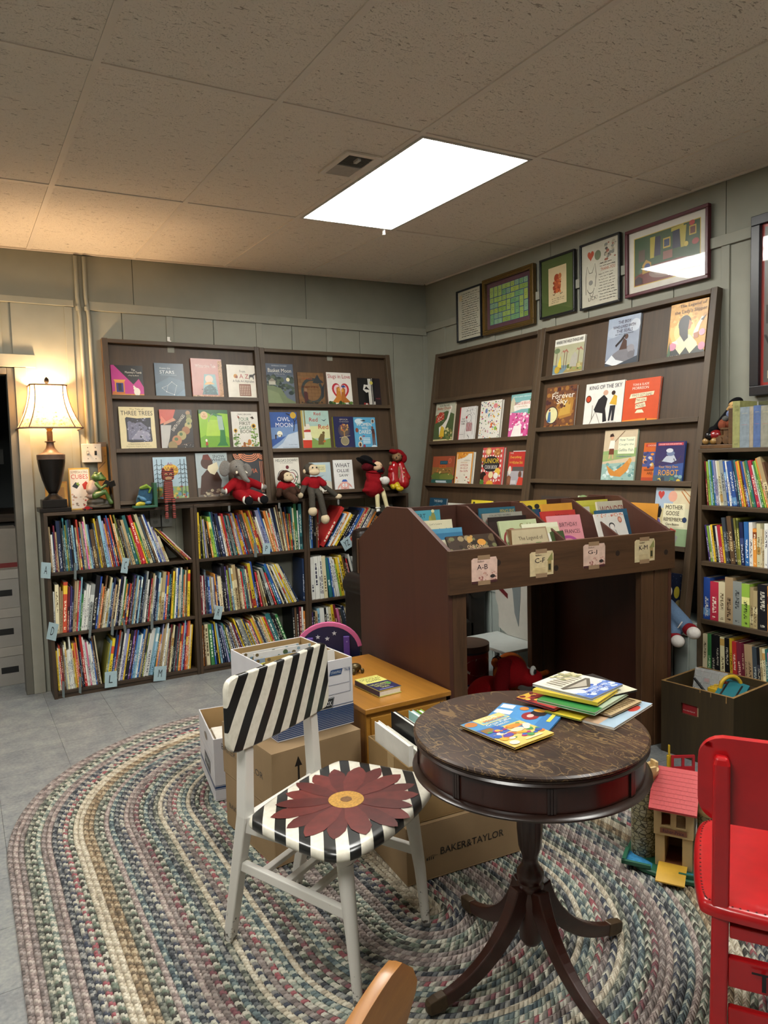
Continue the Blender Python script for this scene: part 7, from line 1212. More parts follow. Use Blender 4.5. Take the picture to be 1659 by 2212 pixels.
def sq8(hw, cut): k = hw-cut; return [(k, -hw), (hw, -k), (hw, k), (k, hw), (-k, hw), (-hw, k), (-hw, -k), (-k, -hw)]
lev = [(i/12, .50+.255*i/12, .172-(.172-.098)*(1-(1-i/12)**1.9)) for i in range(13)]
g = G(); vs = []
for q, z, hw in lev: vs += [(x, y, z) for x, y in sq8(hw, .022+.026*(1-q))]
g.add(vs, [(i*8+k, i*8+(k+1) % 8, (i+1)*8+(k+1) % 8, (i+1)*8+k) for i in range(12) for k in range(8)])
sh = g.build('lamp_shade', shade_mat(), t, smooth=25)
TRIM = P('#7A5A48', .6, .1, 60, kind='shade_trim')
for q, z, hw in (lev[0], lev[-1]):
    p = [(x, y, z) for x, y in sq8(hw+.001, .022+.026*(1-q))]; G().tube(p+p[:2], .005, 8).build('rim_trim', TRIM, sh, smooth=True)
for k in range(8): G().tube([(sq8(hw+.0008, .022+.026*(1-q))[k][0], sq8(hw+.0008, .022+.026*(1-q))[k][1], z) for q, z, hw in lev], .0032, 6).build('seam_piping', TRIM, sh, smooth=True)
G().ell((0, 0, .625), (.028, .028, .036), seg=16, rings=10).build('bulb', emit('bulb_glow', (1.0, .72, .38, 1), 45.0), t, smooth=True)
G().lathe([(.014, .485), (.016, .53), (.014, .588)], 14).build('socket', BRASS, t, smooth=40)
for s in (-1, 1): G().tube([(s*.012, 0, .49), (s*.05, 0, .56), (s*.055, 0, .64), (s*.035, 0, .73), (0, 0, .765)], .0018, 6).build('harp', DB, t, smooth=True)
for k in range(4): a = rad(45+90*k); G().tube([(0, 0, .756), (.12*math.cos(a)*.98, .12*math.sin(a)*.98, .752)], .0015, 5).build('spider', DB, sh)
ld = bpy.data.lights.new('lamp_bulb', 'POINT'); ld.energy = BULB; ld.color = (1.0, .66, .36); ld.shadow_soft_size = .035
lo_ = bpy.data.objects.new('bulb_light', ld); COL.objects.link(lo_); lo_.parent = t; lo_.location = (0, 0, .68)
# ---------------------------------------------------------------- framed pictures on the side wall
def framed(y, z, w, h, fr, fcol, mat_c, mat_w, shapes, label, depth=.022, gold=False, M2=None):
    """y: edge nearest the corner"""
    F = frame((XR-.0178, y, z), (0, -1, 0), (1, 0, 0), (0, 0, 1))
    t = thing('framed_picture', label, 'picture', M=F, group='framed pictures over the racks')
    fm = P(fcol, .35, .15, 40, metal=.5 if gold else 0, kind='frame_finish')
    for q in ((0, w, 0, fr), (0, w, h-fr, h), (0, fr, fr, h-fr), (w-fr, w, fr, h-fr)): G().box(q[0], q[1], -depth, 0, q[2], q[3]).build('frame_side', fm, t, bevel=.003)
    if gold:
        for k in (.35, .7):
            g = G(); e = fr*k
            for q in ((e, w-e, e-.003, e), (e, w-e, h-e, h-e+.003), (e-.003, e, e-.003, h-e+.003), (w-e, w-e+.003, e-.003, h-e+.003)): g.box(q[0], q[1], -depth-.003, -depth+.004, q[2], q[3])
            g.build('gilt_bead', P('#8E743C', .3, .2, 90, metal=.7, kind='gilt'), t)
    G().box(fr, w-fr, -.010, -.004, fr, h-fr).build('mat_board', C(mat_c), t)
    art(t, shapes, fr+mat_w, fr+mat_w, w-2*fr-2*mat_w, h-2*fr-2*mat_w, -.0103, 'picture_print', None, 'picture_lettering')
    G().box(fr, w-fr, -.0165, -.0145, fr, h-fr).build('glass_pane', GLASS, t)
    return t
def glass_mat():
    m, nt, b = newmat('picture_glass'); nt.nodes.remove(b)
    tr = N(nt, 'ShaderNodeBsdfTransparent'); gl = N(nt, 'ShaderNodeBsdfGlossy'); gl.inputs['Roughness'].default_value = .02
    lw = N(nt, 'ShaderNodeLayerWeight'); f4 = math_(nt, 'ADD', .035, math_(nt, 'MULTIPLY', math_(nt, 'POWER', lw.outputs['Facing'], 5.0), .6)); mx = N(nt, 'ShaderNodeMixShader')
    nt.links.new(f4, mx.inputs[0]); nt.links.new(tr.outputs[0], mx.inputs[1]); nt.links.new(gl.outputs[0], mx.inputs[2]); nt.links.new(mx.outputs[0], nt.nodes['Material Output'].inputs[0]); return m
GLASS = glass_mat()
rnd = random.Random(21)
def scribble(n, x0, x1, z0, z1, seed, w=.005, c='#2E2C2A'):
    r = random.Random(seed); out = []
    for i in range(n):
        z = z1-(z1-z0)*i/(n-1); x = x0+r.uniform(0, .05); pts = []
        while x < x1-r.uniform(0, .15):
            L = r.uniform(.03, .12); pts = [(x+L*k/4, z+r.uniform(-.006, .006)) for k in range(5)]; out.append(('l', pts, w*r.uniform(.8, 1.5), c)); x += L+r.uniform(.015, .03)
    return out
framed(1.994, 2.252, .298, .378, .012, '#16181C', '#BDBAA6', .004, [('r', 0, 0, 1, 1, '#BFBCA8'), ('r', .05, .82, .18, .94, '#C8B48A')]+scribble(20, .14, .95, .06, .95, 3, .008), 'handwritten letter in a thin black frame, nearest the room corner')
mz = []; rr = random.Random(5); used = set(); cols_ = 9; rows_ = 7
for i in range(cols_):
    for j in range(rows_):
        if (i, j) in used: continue
        k = rr.random(); cells = [(i, j)]
        if k < .38 and i+1 < cols_ and (i+1, j) not in used: cells.append((i+1, j))
        elif k < .75 and j+1 < rows_ and (i, j+1) not in used: cells.append((i, j+1))
        used.update(cells); c = rr.choice(['#7E9A4A', '#8FA858', '#6E9A6A', '#7C9E7E', '#96A84E'])
        x0, x1 = min(a for a, _ in cells)/cols_+.008, (max(a for a, _ in cells)+1)/cols_-.008; z0, z1 = min(b for _, b in cells)/rows_+.01, (max(b for _, b in cells)+1)/rows_-.01
        mz += [('r', x0-.004, z0-.006, x1+.004, z1+.006, '#4A6A9A'), ('r', x0, z0, x1, z1, c)]
        cx, cz = (x0+x1)/2, (z0+z1)/2
        mz += [('e', cx-.018, cz+.02, .006, .01, '#1E2A1E'), ('e', cx+.018, cz+.02, .006, .01, '#1E2A1E'), ('l', arc(cx, cz-.005, .02, .025, 200, 340, 6), .006, '#1E2A1E')]
framed(1.672, 2.252, .53, .388, .034, '#5E4A28', '#5A3A44', .03, [('r', 0, 0, 1, 1, '#22202E')]+mz, 'ornate gold frame around a maze of smiling green blocks', .03, True)
framed(1.094, 2.266, .306, .374, .013, '#141518', '#4A5A2E', .0, [('r', 0, 0, 1, 1, '#4C5C30'), ('r', .22, .17, .78, .84, '#CBB890'), ('e', .5, .5, .11, .13, '#A8502C'), ('e', .48, .64, .08, .07, '#9A3E24'), ('e', .58, .66, .05, .05, '#B4683A'), ('l', [(.46, .4), (.4, .34), (.36, .36)], .014, '#3A2A20'), ('l', [(.56, .4), (.6, .34), (.66, .36)], .014, '#3A2A20'), ('s', 30, .38, .38, .62, .6, ['#B85A30', '#8E3A20', '#C8743E'], .02, .04)]+scribble(3, .3, .72, .21, .28, 9, .006), 'black frame with a wide olive mat around a small orange figure drawing')
framed(.745, 2.258, .306, .386, .012, '#14161A', '#C6C2AE', .004, [('r', 0, 0, 1, 1, '#C8C4B2'), ('p', heart(.24, .82, .26), '#B8543A'), ('e', .44, .8, .09, .08, '#6E7A5E'), ('s', 34, .62, .68, .96, .97, ['#8A8A80', '#A06A5A', '#5E5A54', '#B0A890'], .02, .05), ('l', [(.1, .2), (.1, .5), (.14, .66), (.2, .54), (.28, .54), (.36, .68), (.4, .5), (.36, .3)], .012, '#3A3834'), ('e', .24, .38, .06, .04, '#8A8A84'), ('l', arc(.24, .3, .1, .09, 190, 350), .012, '#3A3834'), ('l', arc(.26, .22, .05, .07, 180, 360), .01, '#3A3834'), ('t', 'LICK!', .3, .12, .26, .06, '#3A3834', 6), ('t', 'THANK-YOU', .72, .55, .4, .05, '#B0502E'), ]+scribble(10, .45, .96, .06, .48, 13, .007, '#4A4640')+scribble(2, .46, .9, .6, .65, 15, .007, '#4A4640'), 'thank-you letter in a black frame with a heart and a drawn dog')
framed(.397, 2.262, .524, .366, .018, '#4E1420', '#D2CDC0', .034, [('r', 0, 0, 1, 1, '#C6A83E'), ('r', .012, .016, .988, .984, '#35502E'), ('p', [(.012, .016), (.988, .016), (.988, .3), (.7, .36), (.3, .36), (.012, .2)], '#6A2A22'), ('e', .5, .2, .26, .14, '#8A7068'), ('e', .5, .2, .18, .09, '#A08A80'), ('r', .3, .52, .42, .9, '#20223A'), ('r', .6, .56, .74, .94, '#20223A'), ('p', [(.26, .5), (.32, .5), (.34, .92), (.26, .92)], '#B0A03A'), ('p', [(.72, .54), (.78, .54), (.8, .95), (.7, .95)], '#B0A03A'), ('p', [(.58, .9), (.76, .92), (.76, .98), (.58, .97)], '#B0A03A'), ('r', .46, .62, .57, .82, '#B89A3A'), ('r', .475, .65, .555, .79, '#2A3A5A'), ('r', .84, .72, .94, .9, '#B89A3A'), ('r', .855, .745, .925, .875, '#6A3A2A'), ('r', .08, .48, .18, .72, '#5A4A3A'), ('r', .46, .4, .6, .56, '#8A5A4A'), ('e', .88, .95, .04, .05, '#B03A30'), ('e', .8, .58, .03, .05, '#C8B040'), ('e', .93, .58, .05, .06, '#9A3A30'), ('p', [(.14, .22), (.28, .24), (.28, .42), (.2, .5), (.14, .4)], '#B08A3A'), ('e', .22, .34, .05, .08, '#3A4A7A'), ('p', [(.02, .04), (.14, .04), (.14, .14), (.08, .2), (.02, .14)], '#2A1A18'), ('s', 24, .75, .04, .97, .3, ['#B8A878', '#4A2A20', '#8A7A5A'], .01, .02)], 'wide maroon frame with a cream mat around a green and red room print', .026)
t = framed(-.355, 1.654, .62, .836, .045, '#14161C', '#A8342E', .014, [('r', 0, 0, 1, 1, '#5A5450'), ('t', 'E', .07, .44, .1, .12, '#1E1C1E'), ('t', 'V', .08, .25, .16, .12, '#1E1C1E'), ('t', 'N', .07, .05, .06, .05, '#C8BFA4')], 'large black framed poster with a red border cut off by the picture edge', .03)
# ---------------------------------------------------------------- letter cards clipped to the shelves
CARDB = P('#9FB6BC', .7, .05, 60, kind='pale_blue_card')
def letter_card(x, z, s, yaw=0, roll=0, w=.068, h=.1, y=2.222):
    M = Matrix.Translation((x, y, z)) @ Rz(yaw) @ Matrix.Rotation(rad(roll), 4, 'Y')
    where = {'A': 'at the top shelf end under the lamp', 'C': 'among the leaning books on the top shelf', 'D': 'at the middle shelf end by the doorway', 'L': 'on the bottom shelf under the lamp', 'M': 'hanging low on the bottom shelf', 'P': 'on the top shelf under the elephant', 'R': 'on the middle shelf under the elephant', 'YZ': 'hanging crooked in the corner bookcase'}[s.split()[0]]
    o = G().box(-w/2, w/2, -.001, 0, -h/2, h/2).build('letter_card', CARDB, None); o.matrix_world = M
    tag(o, f'pale blue index card marked {s} {where}', 'card', 'letter cards on the bookshelves'); art(o, [('t', s, .5, .52, .3 if len(s) == 1 else .55, .5, '#1E2226', -4)], -w/2, -h/2, w, h, -.0012, 'p', None, 'card_lettering')
letter_card(-.03, .79, 'A', -35, 6, .06, .095, 2.2215); letter_card(.42, .775, 'C', 25, 14, .05, .095); letter_card(-.015, .42, 'D', -35, 14, .06, .105, 2.216)
letter_card(.30, .07, 'L', 4, 3, .074, .1, 2.2205); letter_card(.60, .055, 'M', 8, 7, .082, .095, 2.216); letter_card(1.36, .80, 'P', 0, 4, .055, .075); letter_card(1.0, .40, 'R', 14, 16, .055, .09, 2.216); letter_card(1.985, .785, 'YZ', 0, -28, .08, .085, 2.221)
for q, (x, z, r) in enumerate(((.125, .77, 4), (.115, .07, 4), (.02, .06, 2), (.19, .40, 8), (.32, .40, 6), (.39, .40, -8), (.56, .40, 4), (1.27, .80, 0))):
    o = G().box(-.001, .0, -.028, 0, -.05, .05).build('divider_card', P('#7E8A8C', .7, .05, 60, kind='grey_card')); o.matrix_world = Matrix.Translation((x, 2.2225, z)) @ Rz(20) @ Matrix.Rotation(rad(r), 4, 'Y')
    tag(o, 'grey divider card standing edge-on '+('early on the top shelf below the lamp', 'early on the bottom shelf below the lamp', 'at the very start of the bottom shelf below the lamp', 'first on the middle shelf below the lamp', 'second on the middle shelf below the lamp', 'third on the middle shelf below the lamp', 'fourth on the middle shelf below the lamp', 'on the top shelf below the elephant')[q], 'card', 'edge-on divider cards')
# ---------------------------------------------------------------- toy castle
CE = Vector((.502, -.864, 0)); CB = Vector((.838, .545, 0)); CM0 = frame((1.375, -.855, .0115), CE, CB, (0, 0, 1))
CTAN = P('#C2A878', .45, .06, 20, kind='tan_plastic'); CGR = P('#245A42', .4, .08, 20, kind='green_plastic'); CYEL = P('#C49A34', .42, .1, 30, kind='yellow_plastic'); CRED = P('#B83A3C', .4, .06, 20, kind='red_plastic')
def stone_mat():
    m, nt, b = newmat('printed_stone'); tc = N(nt, 'ShaderNodeTexCoord'); mp = N(nt, 'ShaderNodeMapping'); mp.inputs['Scale'].default_value = (55, 55, 80); nt.links.new(tc.outputs['Object'], mp.inputs['Vector'])
    v = S(N(nt, 'ShaderNodeTexVoronoi', feature='DISTANCE_TO_EDGE'), Scale=1.0); v2 = S(N(nt, 'ShaderNodeTexVoronoi'), Scale=1.0); nt.links.new(mp.outputs[0], v.inputs['Vector']); nt.links.new(mp.outputs[0], v2.inputs['Vector'])
    r = ramp(nt, ((.0, '#7A7048'), (.5, '#9C9678'), (1.0, '#A8A490'))); s2 = N(nt, 'ShaderNodeSeparateXYZ'); nt.links.new(v2.outputs['Color'], s2.inputs[0]); nt.links.new(s2.outputs[0], r.inputs[0])
    e = ramp(nt, ((.04, (1, 1, 1, 1)), (.1, (0, 0, 0, 1)))); nt.links.new(v.outputs['Distance'], e.inputs[0])
    mx = N(nt, 'ShaderNodeMix', data_type='RGBA'); nt.links.new(e.outputs[0], mx.inputs[0]); nt.links.new(r.outputs[0], mx.inputs[6]); mx.inputs[7].default_value = lin('#3A3628')
    nt.links.new(mx.outputs[2], b.inputs['Base Color']); b.inputs['Roughness'].default_value = .4; return m
STONE = stone_mat()
t = thing('toy_castle', 'toy castle with stone print towers, red tiled roof and yellow drawbridge', 'toy', M=CM0)
bp = smooth_poly([(0, .0), (.36, 0), (.38, .3), (.02, .3)], 2)
cushion(bp, (.19, .15), [(0, 0), (.004, .004), (.004, .014), (0, .018)]).build('base', CGR, t, smooth=40)
G().prism([(.012, .02), (.1, .02), (.1, .05), (.03, .1), (.012, .1)], .018, .0185, 'xy').build('moat_print', P('#3A84B4', .25, .3, 60, kind='moat_blue'), t); G().prism([(.19, .015), (.33, .015), (.33, .04), (.19, .04)], .018, .0185, 'xy').build('moat_print', P('#3A84B4', .25, .3, 60, kind='moat_blue'), t)
for q in ((.006, .1, .008, .019), (.006, .019, .008, .1), (.185, .34, .004, .013)): G().box(*q, .018, .032).build('moat_wall', CGR, t, bevel=.002)
def tower(x, y, r, h, crenel=True):
    o = G().lathe([(r, .018), (r, h-.03)], 28, c=(x, y, 0)).build('tower', STONE, t, smooth=40)
    g = G(); R2 = r*1.2; g.lathe([(r*.98, h-.0298), (R2*.92, h-.02), (R2, h-.014), (R2, h-.002), (R2*.8, h-.002), (R2*.78, h-.014), (.001, h-.014)], 28, c=(x, y, 0)); g.build('tower_cap', CTAN, o, smooth=40)
    for k in range(4):
        a0 = k*math.pi/2+.4; n = 6; vs = []
        for i in range(n+1):
            a = a0+.75*i/n
            for rr_, z in ((R2, h-.0018), (R2*.8, h-.0018), (R2*.8, h+.016), (R2, h+.016)): vs.append((x+rr_*math.cos(a), y+rr_*math.sin(a), z))
        fs = [(i*4+j, i*4+(j+1) % 4, (i+1)*4+(j+1) % 4, (i+1)*4+j) for i in range(n) for j in range(4)]+[(3, 2, 1, 0), (n*4, n*4+1, n*4+2, n*4+3)]
        G().add(vs, fs).build('battlement', CTAN, o, bevel=.001)
    return o
tower(.062, .118, .041, .318); tower(.02+.022, .235, .036, .26); tower(.275, .105, .043, .235); tower(.30, .235, .036, .26)
# gatehouse
K0, K1, J0, J1 = .108, .222, .085, .19
for x in (K0, K1-.03): G().box(x, x+.03, J0-.035, J1, .018, .128).build('gate_pier', CTAN, t, bevel=.001)
G().box(K0+.03, K1-.03, J1-.012, J1, .018, .12).build('hall_back', P('#8A7450', .6, .1, 30, kind='hall_back'), t)
G().box(K0+.0302, K1-.0302, J0-.03, J1-.013, .0185, .03).build('hall_floor', P('#7A4A34', .5, .2, 30, kind='printed_plank'), t)
ub = G()
for q in ((K0-.004, K0+.02, .128, .232), (K1-.02, K1+.004, .128, .232), (K0+.02, K1-.02, .128, .162), (K0+.02, K1-.02, .205, .232), (K0+.048, K1-.048, .162, .205)): ub.box(q[0], q[1], J0-.04, J0-.028, q[2], q[3])
ub.box(K0-.004, K0+.004, J0-.0279, J1, .128, .232); ub.box(K1-.004, K1+.004, J0-.0279, J1, .128, .232); ub.box(K0+.004, K1-.004, J1-.01, J1, .128, .232); ub.box(K0+.004, K1-.004, J0-.0279, J1-.0101, .128, .134)
uo = ub.build('upper_storey', CTAN, t)
for x in (K0+.02, K1-.048): G().box(x-.002, x+.03, J0-.044, J0-.0402, .158, .163).build('window_sill', CTAN, uo, bevel=.001)
sg = G().box(K0+.016, K1-.016, J0-.0415, J0-.0402, .136, .152).build('sign_band', P('#8E5A44', .5, .1, 40, kind='sign_band'), t)
art(sg, [('t', 'Fisher-Price', .5, .5, .78, .72, '#3A1A3A')], K0+.016, .136, K1-K0-.032, .016, J0-.0418, tname='sign_lettering')
# roof with rows of shingles
RO = Matrix.Translation((0, 0, 0))
rx0, rx1, ry0, ry1, rz0, rz1 = K0-.018, K1+.016, J0-.06, (J0+J1)/2+.01, .222, .318
G().prism([(ry0, rz0), (ry1, rz1), (J1+.03, rz0+.01), (J1+.03, rz0+.004), (ry1, rz1-.007), (ry0, rz0-.006)], rx0, rx1, 'yz').build('roof', CRED, t, bevel=.001)
sm = None; nrow, ncol = 10, 11
sl_ = math.hypot(ry1-ry0, rz1-rz0); ang = math.atan2(rz1-rz0, ry1-ry0)
for r in range(nrow):
    for c in range(ncol):
        wv = (rx1-rx0)/ncol; x = rx0+wv*c+(wv*.5 if r % 2 else 0)
        if x+wv > rx1+.001: continue
        if sm is None: o = G().box(.0004, wv-.0004, 0, sl_/nrow*1.02, .0002, .0016).build('roof_tile', CRED, t); sm = o.data
        else: o = bpy.data.objects.new('roof_tile', sm); COL.objects.link(o); o.parent = t
        o.matrix_local = Matrix.Translation((x, ry0+math.cos(ang)*sl_*r/nrow, rz0+math.sin(ang)*sl_*r/nrow)) @ Matrix.Rotation(ang-.05, 4, 'X')
g = G(); n = 6; vs = []
for i in range(n+1):
    q = i/n; y = J0-.036-.09*q; z = .034-.018*q*q
    for x, zz in ((K0+.012, z), (K1-.014, z), (K1-.014, z-.004), (K0+.012, z-.004)): vs.append((x, y, zz))
g.add(vs, [(i*4+j, i*4+(j+1) % 4, (i+1)*4+(j+1) % 4, (i+1)*4+j) for i in range(n) for j in range(4)]+[(3, 2, 1, 0), (n*4, n*4+1, n*4+2, n*4+3)]); g.build('drawbridge', CYEL, t)
ct = t
pr = G().box(.252, .302, .053, .058, .018, .09).build('portcullis', P('#7A6A3A', .5, kind='portcullis_back'), t)
for k in range(6): G().box(.254+.0085*k, .2575+.0085*k, .049, .0528, .02, .088).build('portcullis_bar', CYEL, pr)
G().box(.25, .304, .035, .052, .0186, .023).build('portcullis_step', CYEL, pr)
art_M(t, [('r', .1, .3, .9, .7, '#7A2A34'), ('l', [(.1, .3), (.9, .3)], .05, '#C8A84A'), ('l', [(.1, .7), (.9, .7)], .05, '#C8A84A')], .06, .06, Matrix.Translation((.245, .0615, .1)), 'banner_print')
# building-block toys behind the castle
def blocks(name, label, x, y, rz, parts):
    t = thing(name, label, 'toy', (x, y, .0015), rad(rz), group='building-block toys on the floor tiles')
    for nm, fn, mat in parts: fn().build(nm, mat, t, bevel=.001)
    return t
def studs(g, x0, x1, y0, y1, z, p=.032):
    nx_, ny_ = int((x1-x0)/p), int((y1-y0)/p)
    for i in range(nx_):
        for j in range(ny_): g.lathe([(.0095, 0), (.0095, .005)], 10, c=(x0+p*(i+.5), y0+p*(j+.5), z))
    return g
BLU = P('#24206A', .35, .06, 20, kind='violet_plastic'); YEL = P('#C8A42A', .35, .06, 20, kind='block_yellow'); RED = P('#A8222A', .35, .06, 20, kind='block_red')
t = thing('block_arch', 'violet building-block arch lying on the floor behind the castle', 'toy', (1.96, -.66, .001), rad(-35), group='building-block toys on the floor tiles')
G().prism([(-.08, 0), (-.08, .05), (-.05, .09), (.05, .09), (.08, .05), (.08, 0), (.045, 0), (.03, .04), (-.03, .04), (-.045, 0)], -.032, .032, 'xz').build('arch', BLU, t, bevel=.002)
studs(G(), -.048, .048, -.032, .032, .0902).build('stud', BLU, t, smooth=40)
t = thing('block_brick', 'yellow building-block brick beside the violet arch', 'toy', (2.03, -.78, .001), rad(-30), group='building-block toys on the floor tiles')
G().box(-.07, .07, -.05, .05, 0, .075).build('brick_body', YEL, t, bevel=.002); studs(G(), -.064, .064, -.05, .05, .0752).build('stud', YEL, t, smooth=40)
G().box(-.05, .05, -.04, .04, -.0, .004).build('plate', BLACK, t)
t = thing('block_window', 'red building-block window frame with a yellow figure behind the violet arch', 'toy', (2.13, -.545, .001), rad(-30), group='building-block toys on the floor tiles')
g = G(); g.box(-.05, .05, -.03, .03, 0, .03); g.box(-.05, .05, .02, .03, .0302, .055)
for q in ((-.05, -.04), (-.005, .005), (.04, .05)): g.box(q[0], q[1], .02, .03, .0552, .095)
g.box(-.05, .05, .02, .03, .0952, .105); g.build('seat_body', RED, t)
g = G(); g.box(-.06, -.04, .04, .052, 0, .1); g.box(-.055, -.047, .04, .05, .1, .145); g.build('yellow_post', YEL, t, bevel=.003)
t = thing('block_beam', 'orange building-block beam peeping over the castle roof', 'toy', (1.875, -.62, .001), rad(-30), group='building-block toys on the floor tiles')
G().box(-.06, .06, -.016, .016, 0, .05).build('beam', P('#C88A3A', .4, .06, 20, kind='block_orange'), t, bevel=.002); studs(G(), -.06, .06, -.016, .016, .0502).build('stud', P('#C88A3A', .4, .06, 20, kind='block_orange'), t, smooth=40)
# ---------------------------------------------------------------- wooden toy crate
CRATE = {a: wood('olive_stained_ply', '#241C10', '#43361F', a, .6, .5) for a in 'xyz'}
KM = frame((2.322, -.27, .001), (.10, -.995, 0), (.995, .10, 0), (0, 0, 1))
t = thing('toy_crate', 'dark stained wooden crate full of toys in front of the side wall bookcase', 'crate', M=KM)
w, d, h, th = .345, .335, .335, .012
g = G(); g.box(0, w, 0, th, 0, .205); g.box(0, w, 0, th, .255, h); g.box(0, .10, 0, th, .205, .255); g.box(.185, w, 0, th, .205, .255); g.build('front_panel', CRATE['z'], t)
G().box(0, w, d-th, d, 0, h).build('back_panel', CRATE['x'], t); G().box(0, th, th+.0003, d-th-.0003, 0, h).build('side_panel', CRATE['z'], t); G().box(w-th, w, th+.0003, d-th-.0003, 0, h).build('side_panel', CRATE['z'], t)
G().box(th, w-th, th, d-th, .002, .012).build('crate_floor', CRATE['x'], t)
RAW = P('#8E6E40', .7, .3, 60, kind='bare_edge')
for q in ((0, w, 0, th), (0, w, d-th, d), (0, th, th, d-th), (w-th, w, th, d-th)): G().box(*q, h+.0002, h+.001).build('worn_edge', RAW, t)
for k, (x, l) in enumerate(((.24, .02), (.31, .03), (.19, .012))): G().box(x, x+.004, -.0006, .0, h-l, h).build('splinter', RAW, t)
GTOY = 'toys heaped in the wooden crate'
def in_crate(x, y, z): return KM @ Matrix.Translation((x, y, z))
def toybox(name, label, M, size, mat, bev=.004):
    o = G().box(0, size[0], 0, size[1], 0, size[2]).build(name, mat, bevel=bev); o.matrix_world = M; return tag(o, label, 'toy', GTOY)
toybox('toy_box', 'red and cream toy carton behind the crate hand hole', in_crate(.03, .016, .0125), (.28, .06, .245), P('#A82A30', .5, .2, 25, kind='toy_carton'))
art(bpy.data.objects['toy_box'], [('r', .5, .7, .6, 1, '#C8B48A'), ('t', 'KinderSpiel', .36, .84, .2, .03, '#E8D8D0')], 0, 0, .28, .245)
toybox('foam_board', 'teal plastic tray with dark slots lying on top of the crate toys', in_crate(.20, .075, .27) @ Matrix.Rotation(rad(14), 4, 'Y') @ Matrix.Rotation(rad(18), 4, 'X') @ Rz(12), (.11, .17, .018), P('#1E6A74', .5, .06, 20, kind='teal_plastic'), .002)
fb = bpy.data.objects['foam_board']
for x in (.02, .08): G().box(x, x+.008, .03, .15, .0181, .0186).build('slot', BLACK, fb)
toybox('block_figure', 'yellow building-block pile with a red cap in the crate', in_crate(.14, .15, .22), (.10, .09, .085), YEL, .004)
yb = bpy.data.objects['block_figure']; studs(G(), .0, .1, .0, .09, .0852).build('stud', YEL, yb, smooth=40); G().lathe([(.016, 0), (.018, .004), (.018, .02), (.012, .024)], 16, c=(.05, .05, .0905)).build('red_cap', RED, yb, smooth=40); G().box(.06, .095, -.002, .0, .0, .06).build('red_patch', RED, yb)
cs = thing('plastic_case', 'clear plastic bead organiser case standing tilted in the crate', 'case', M=in_crate(.05, .17, .25) @ Matrix.Rotation(rad(-14), 4, 'X') @ Rz(18), group=GTOY)
def clear():
    m, nt, b = newmat('clear_plastic'); b.inputs['Base Color'].default_value = (.75, .78, .78, 1); b.inputs['Roughness'].default_value = .15; b.inputs['Alpha'].default_value = .28; b.inputs['Specular IOR Level'].default_value = .8; return m
CLR = clear()
G().box(0, .145, 0, .02, 0, .125).build('case_body', CLR, cs, bevel=.004)
g = G()
for i in range(4): g.box(.005+.034*i, .007+.034*i, -.0015, .0, .005, .12)
for j in range(5): g.box(.005, .14, -.0015, 0, .008+.026*j, .010+.026*j)
g.build('divider_grid', P('#A8A8A4', .3, kind='clear_edge'), cs)
for k, (i, j) in enumerate(((0, 0), (0, 1), (1, 0), (1, 2), (2, 1))): G().box(.012+.034*i, .034+.034*i, .004, .014, .014+.026*j, .03+.026*j).build('bead_heap', P(('#D8D8D4', '#2A2A2A', '#C8C4B8', '#8A3A34', '#D4D0C8')[k], .5, .3, 200, kind='beads'), cs)
rb = G().ell((0, 0, 0), (.05, .036, .03), seg=20, rings=12).build('toy_ladybird', P('#8E161C', .2, .1, 20, coat=.5, kind='toy_red'), None, smooth=True); rb.matrix_world = in_crate(.135, .055, .285); tag(rb, 'shiny red domed toy in the crate behind its front board', 'toy', GTOY)
for x in (-.02, .012): G().ell((x, -.028, .014), (.006, .004, .005), seg=8, rings=6).build('spot', BLACK, rb, smooth=True)
st = G().tube([(0, 0, 0), (.11, -.05, -.06)], .006, 10).build('drum_stick', P('#17171A', .35, kind='black_plastic'), None, smooth=40); st.matrix_world = in_crate(.10, .11, .345); tag(st, 'black rod toy slanting across the crate', 'toy', GTOY)
gb = G().lathe([(.001, 0), (.03, .002), (.034, .01), (.026, .022), (.001, .026)], 10).build('lime_lid', P('#7FA82E', .35, .08, 20, kind='lime_plastic'), None, smooth=30); gb.matrix_world = in_crate(.23, .045, .283); tag(gb, 'lime green cup lid toy by the crate front', 'toy', GTOY)
yr = G(); yr.tube([(.05*math.cos(a*math.pi/12), 0, .05*math.sin(a*math.pi/12)) for a in range(25)], .009, 10); yo = yr.build('yellow_ring', YEL, None, smooth=True); yo.matrix_world = in_crate(.225, .2, .315) @ Rz(60); tag(yo, 'yellow plastic ring behind the teal tray in the crate', 'toy', GTOY)
fill_ = G().box(th+.004, w-th-.004, .085, d-th-.004, .013, .215).build('play_mat', P('#3A3A44', .8, .3, 40, kind='play_mat'), None); fill_.matrix_world = KM; tag(fill_, 'folded dark play mat filling the lower part of the crate', 'toy', GTOY)
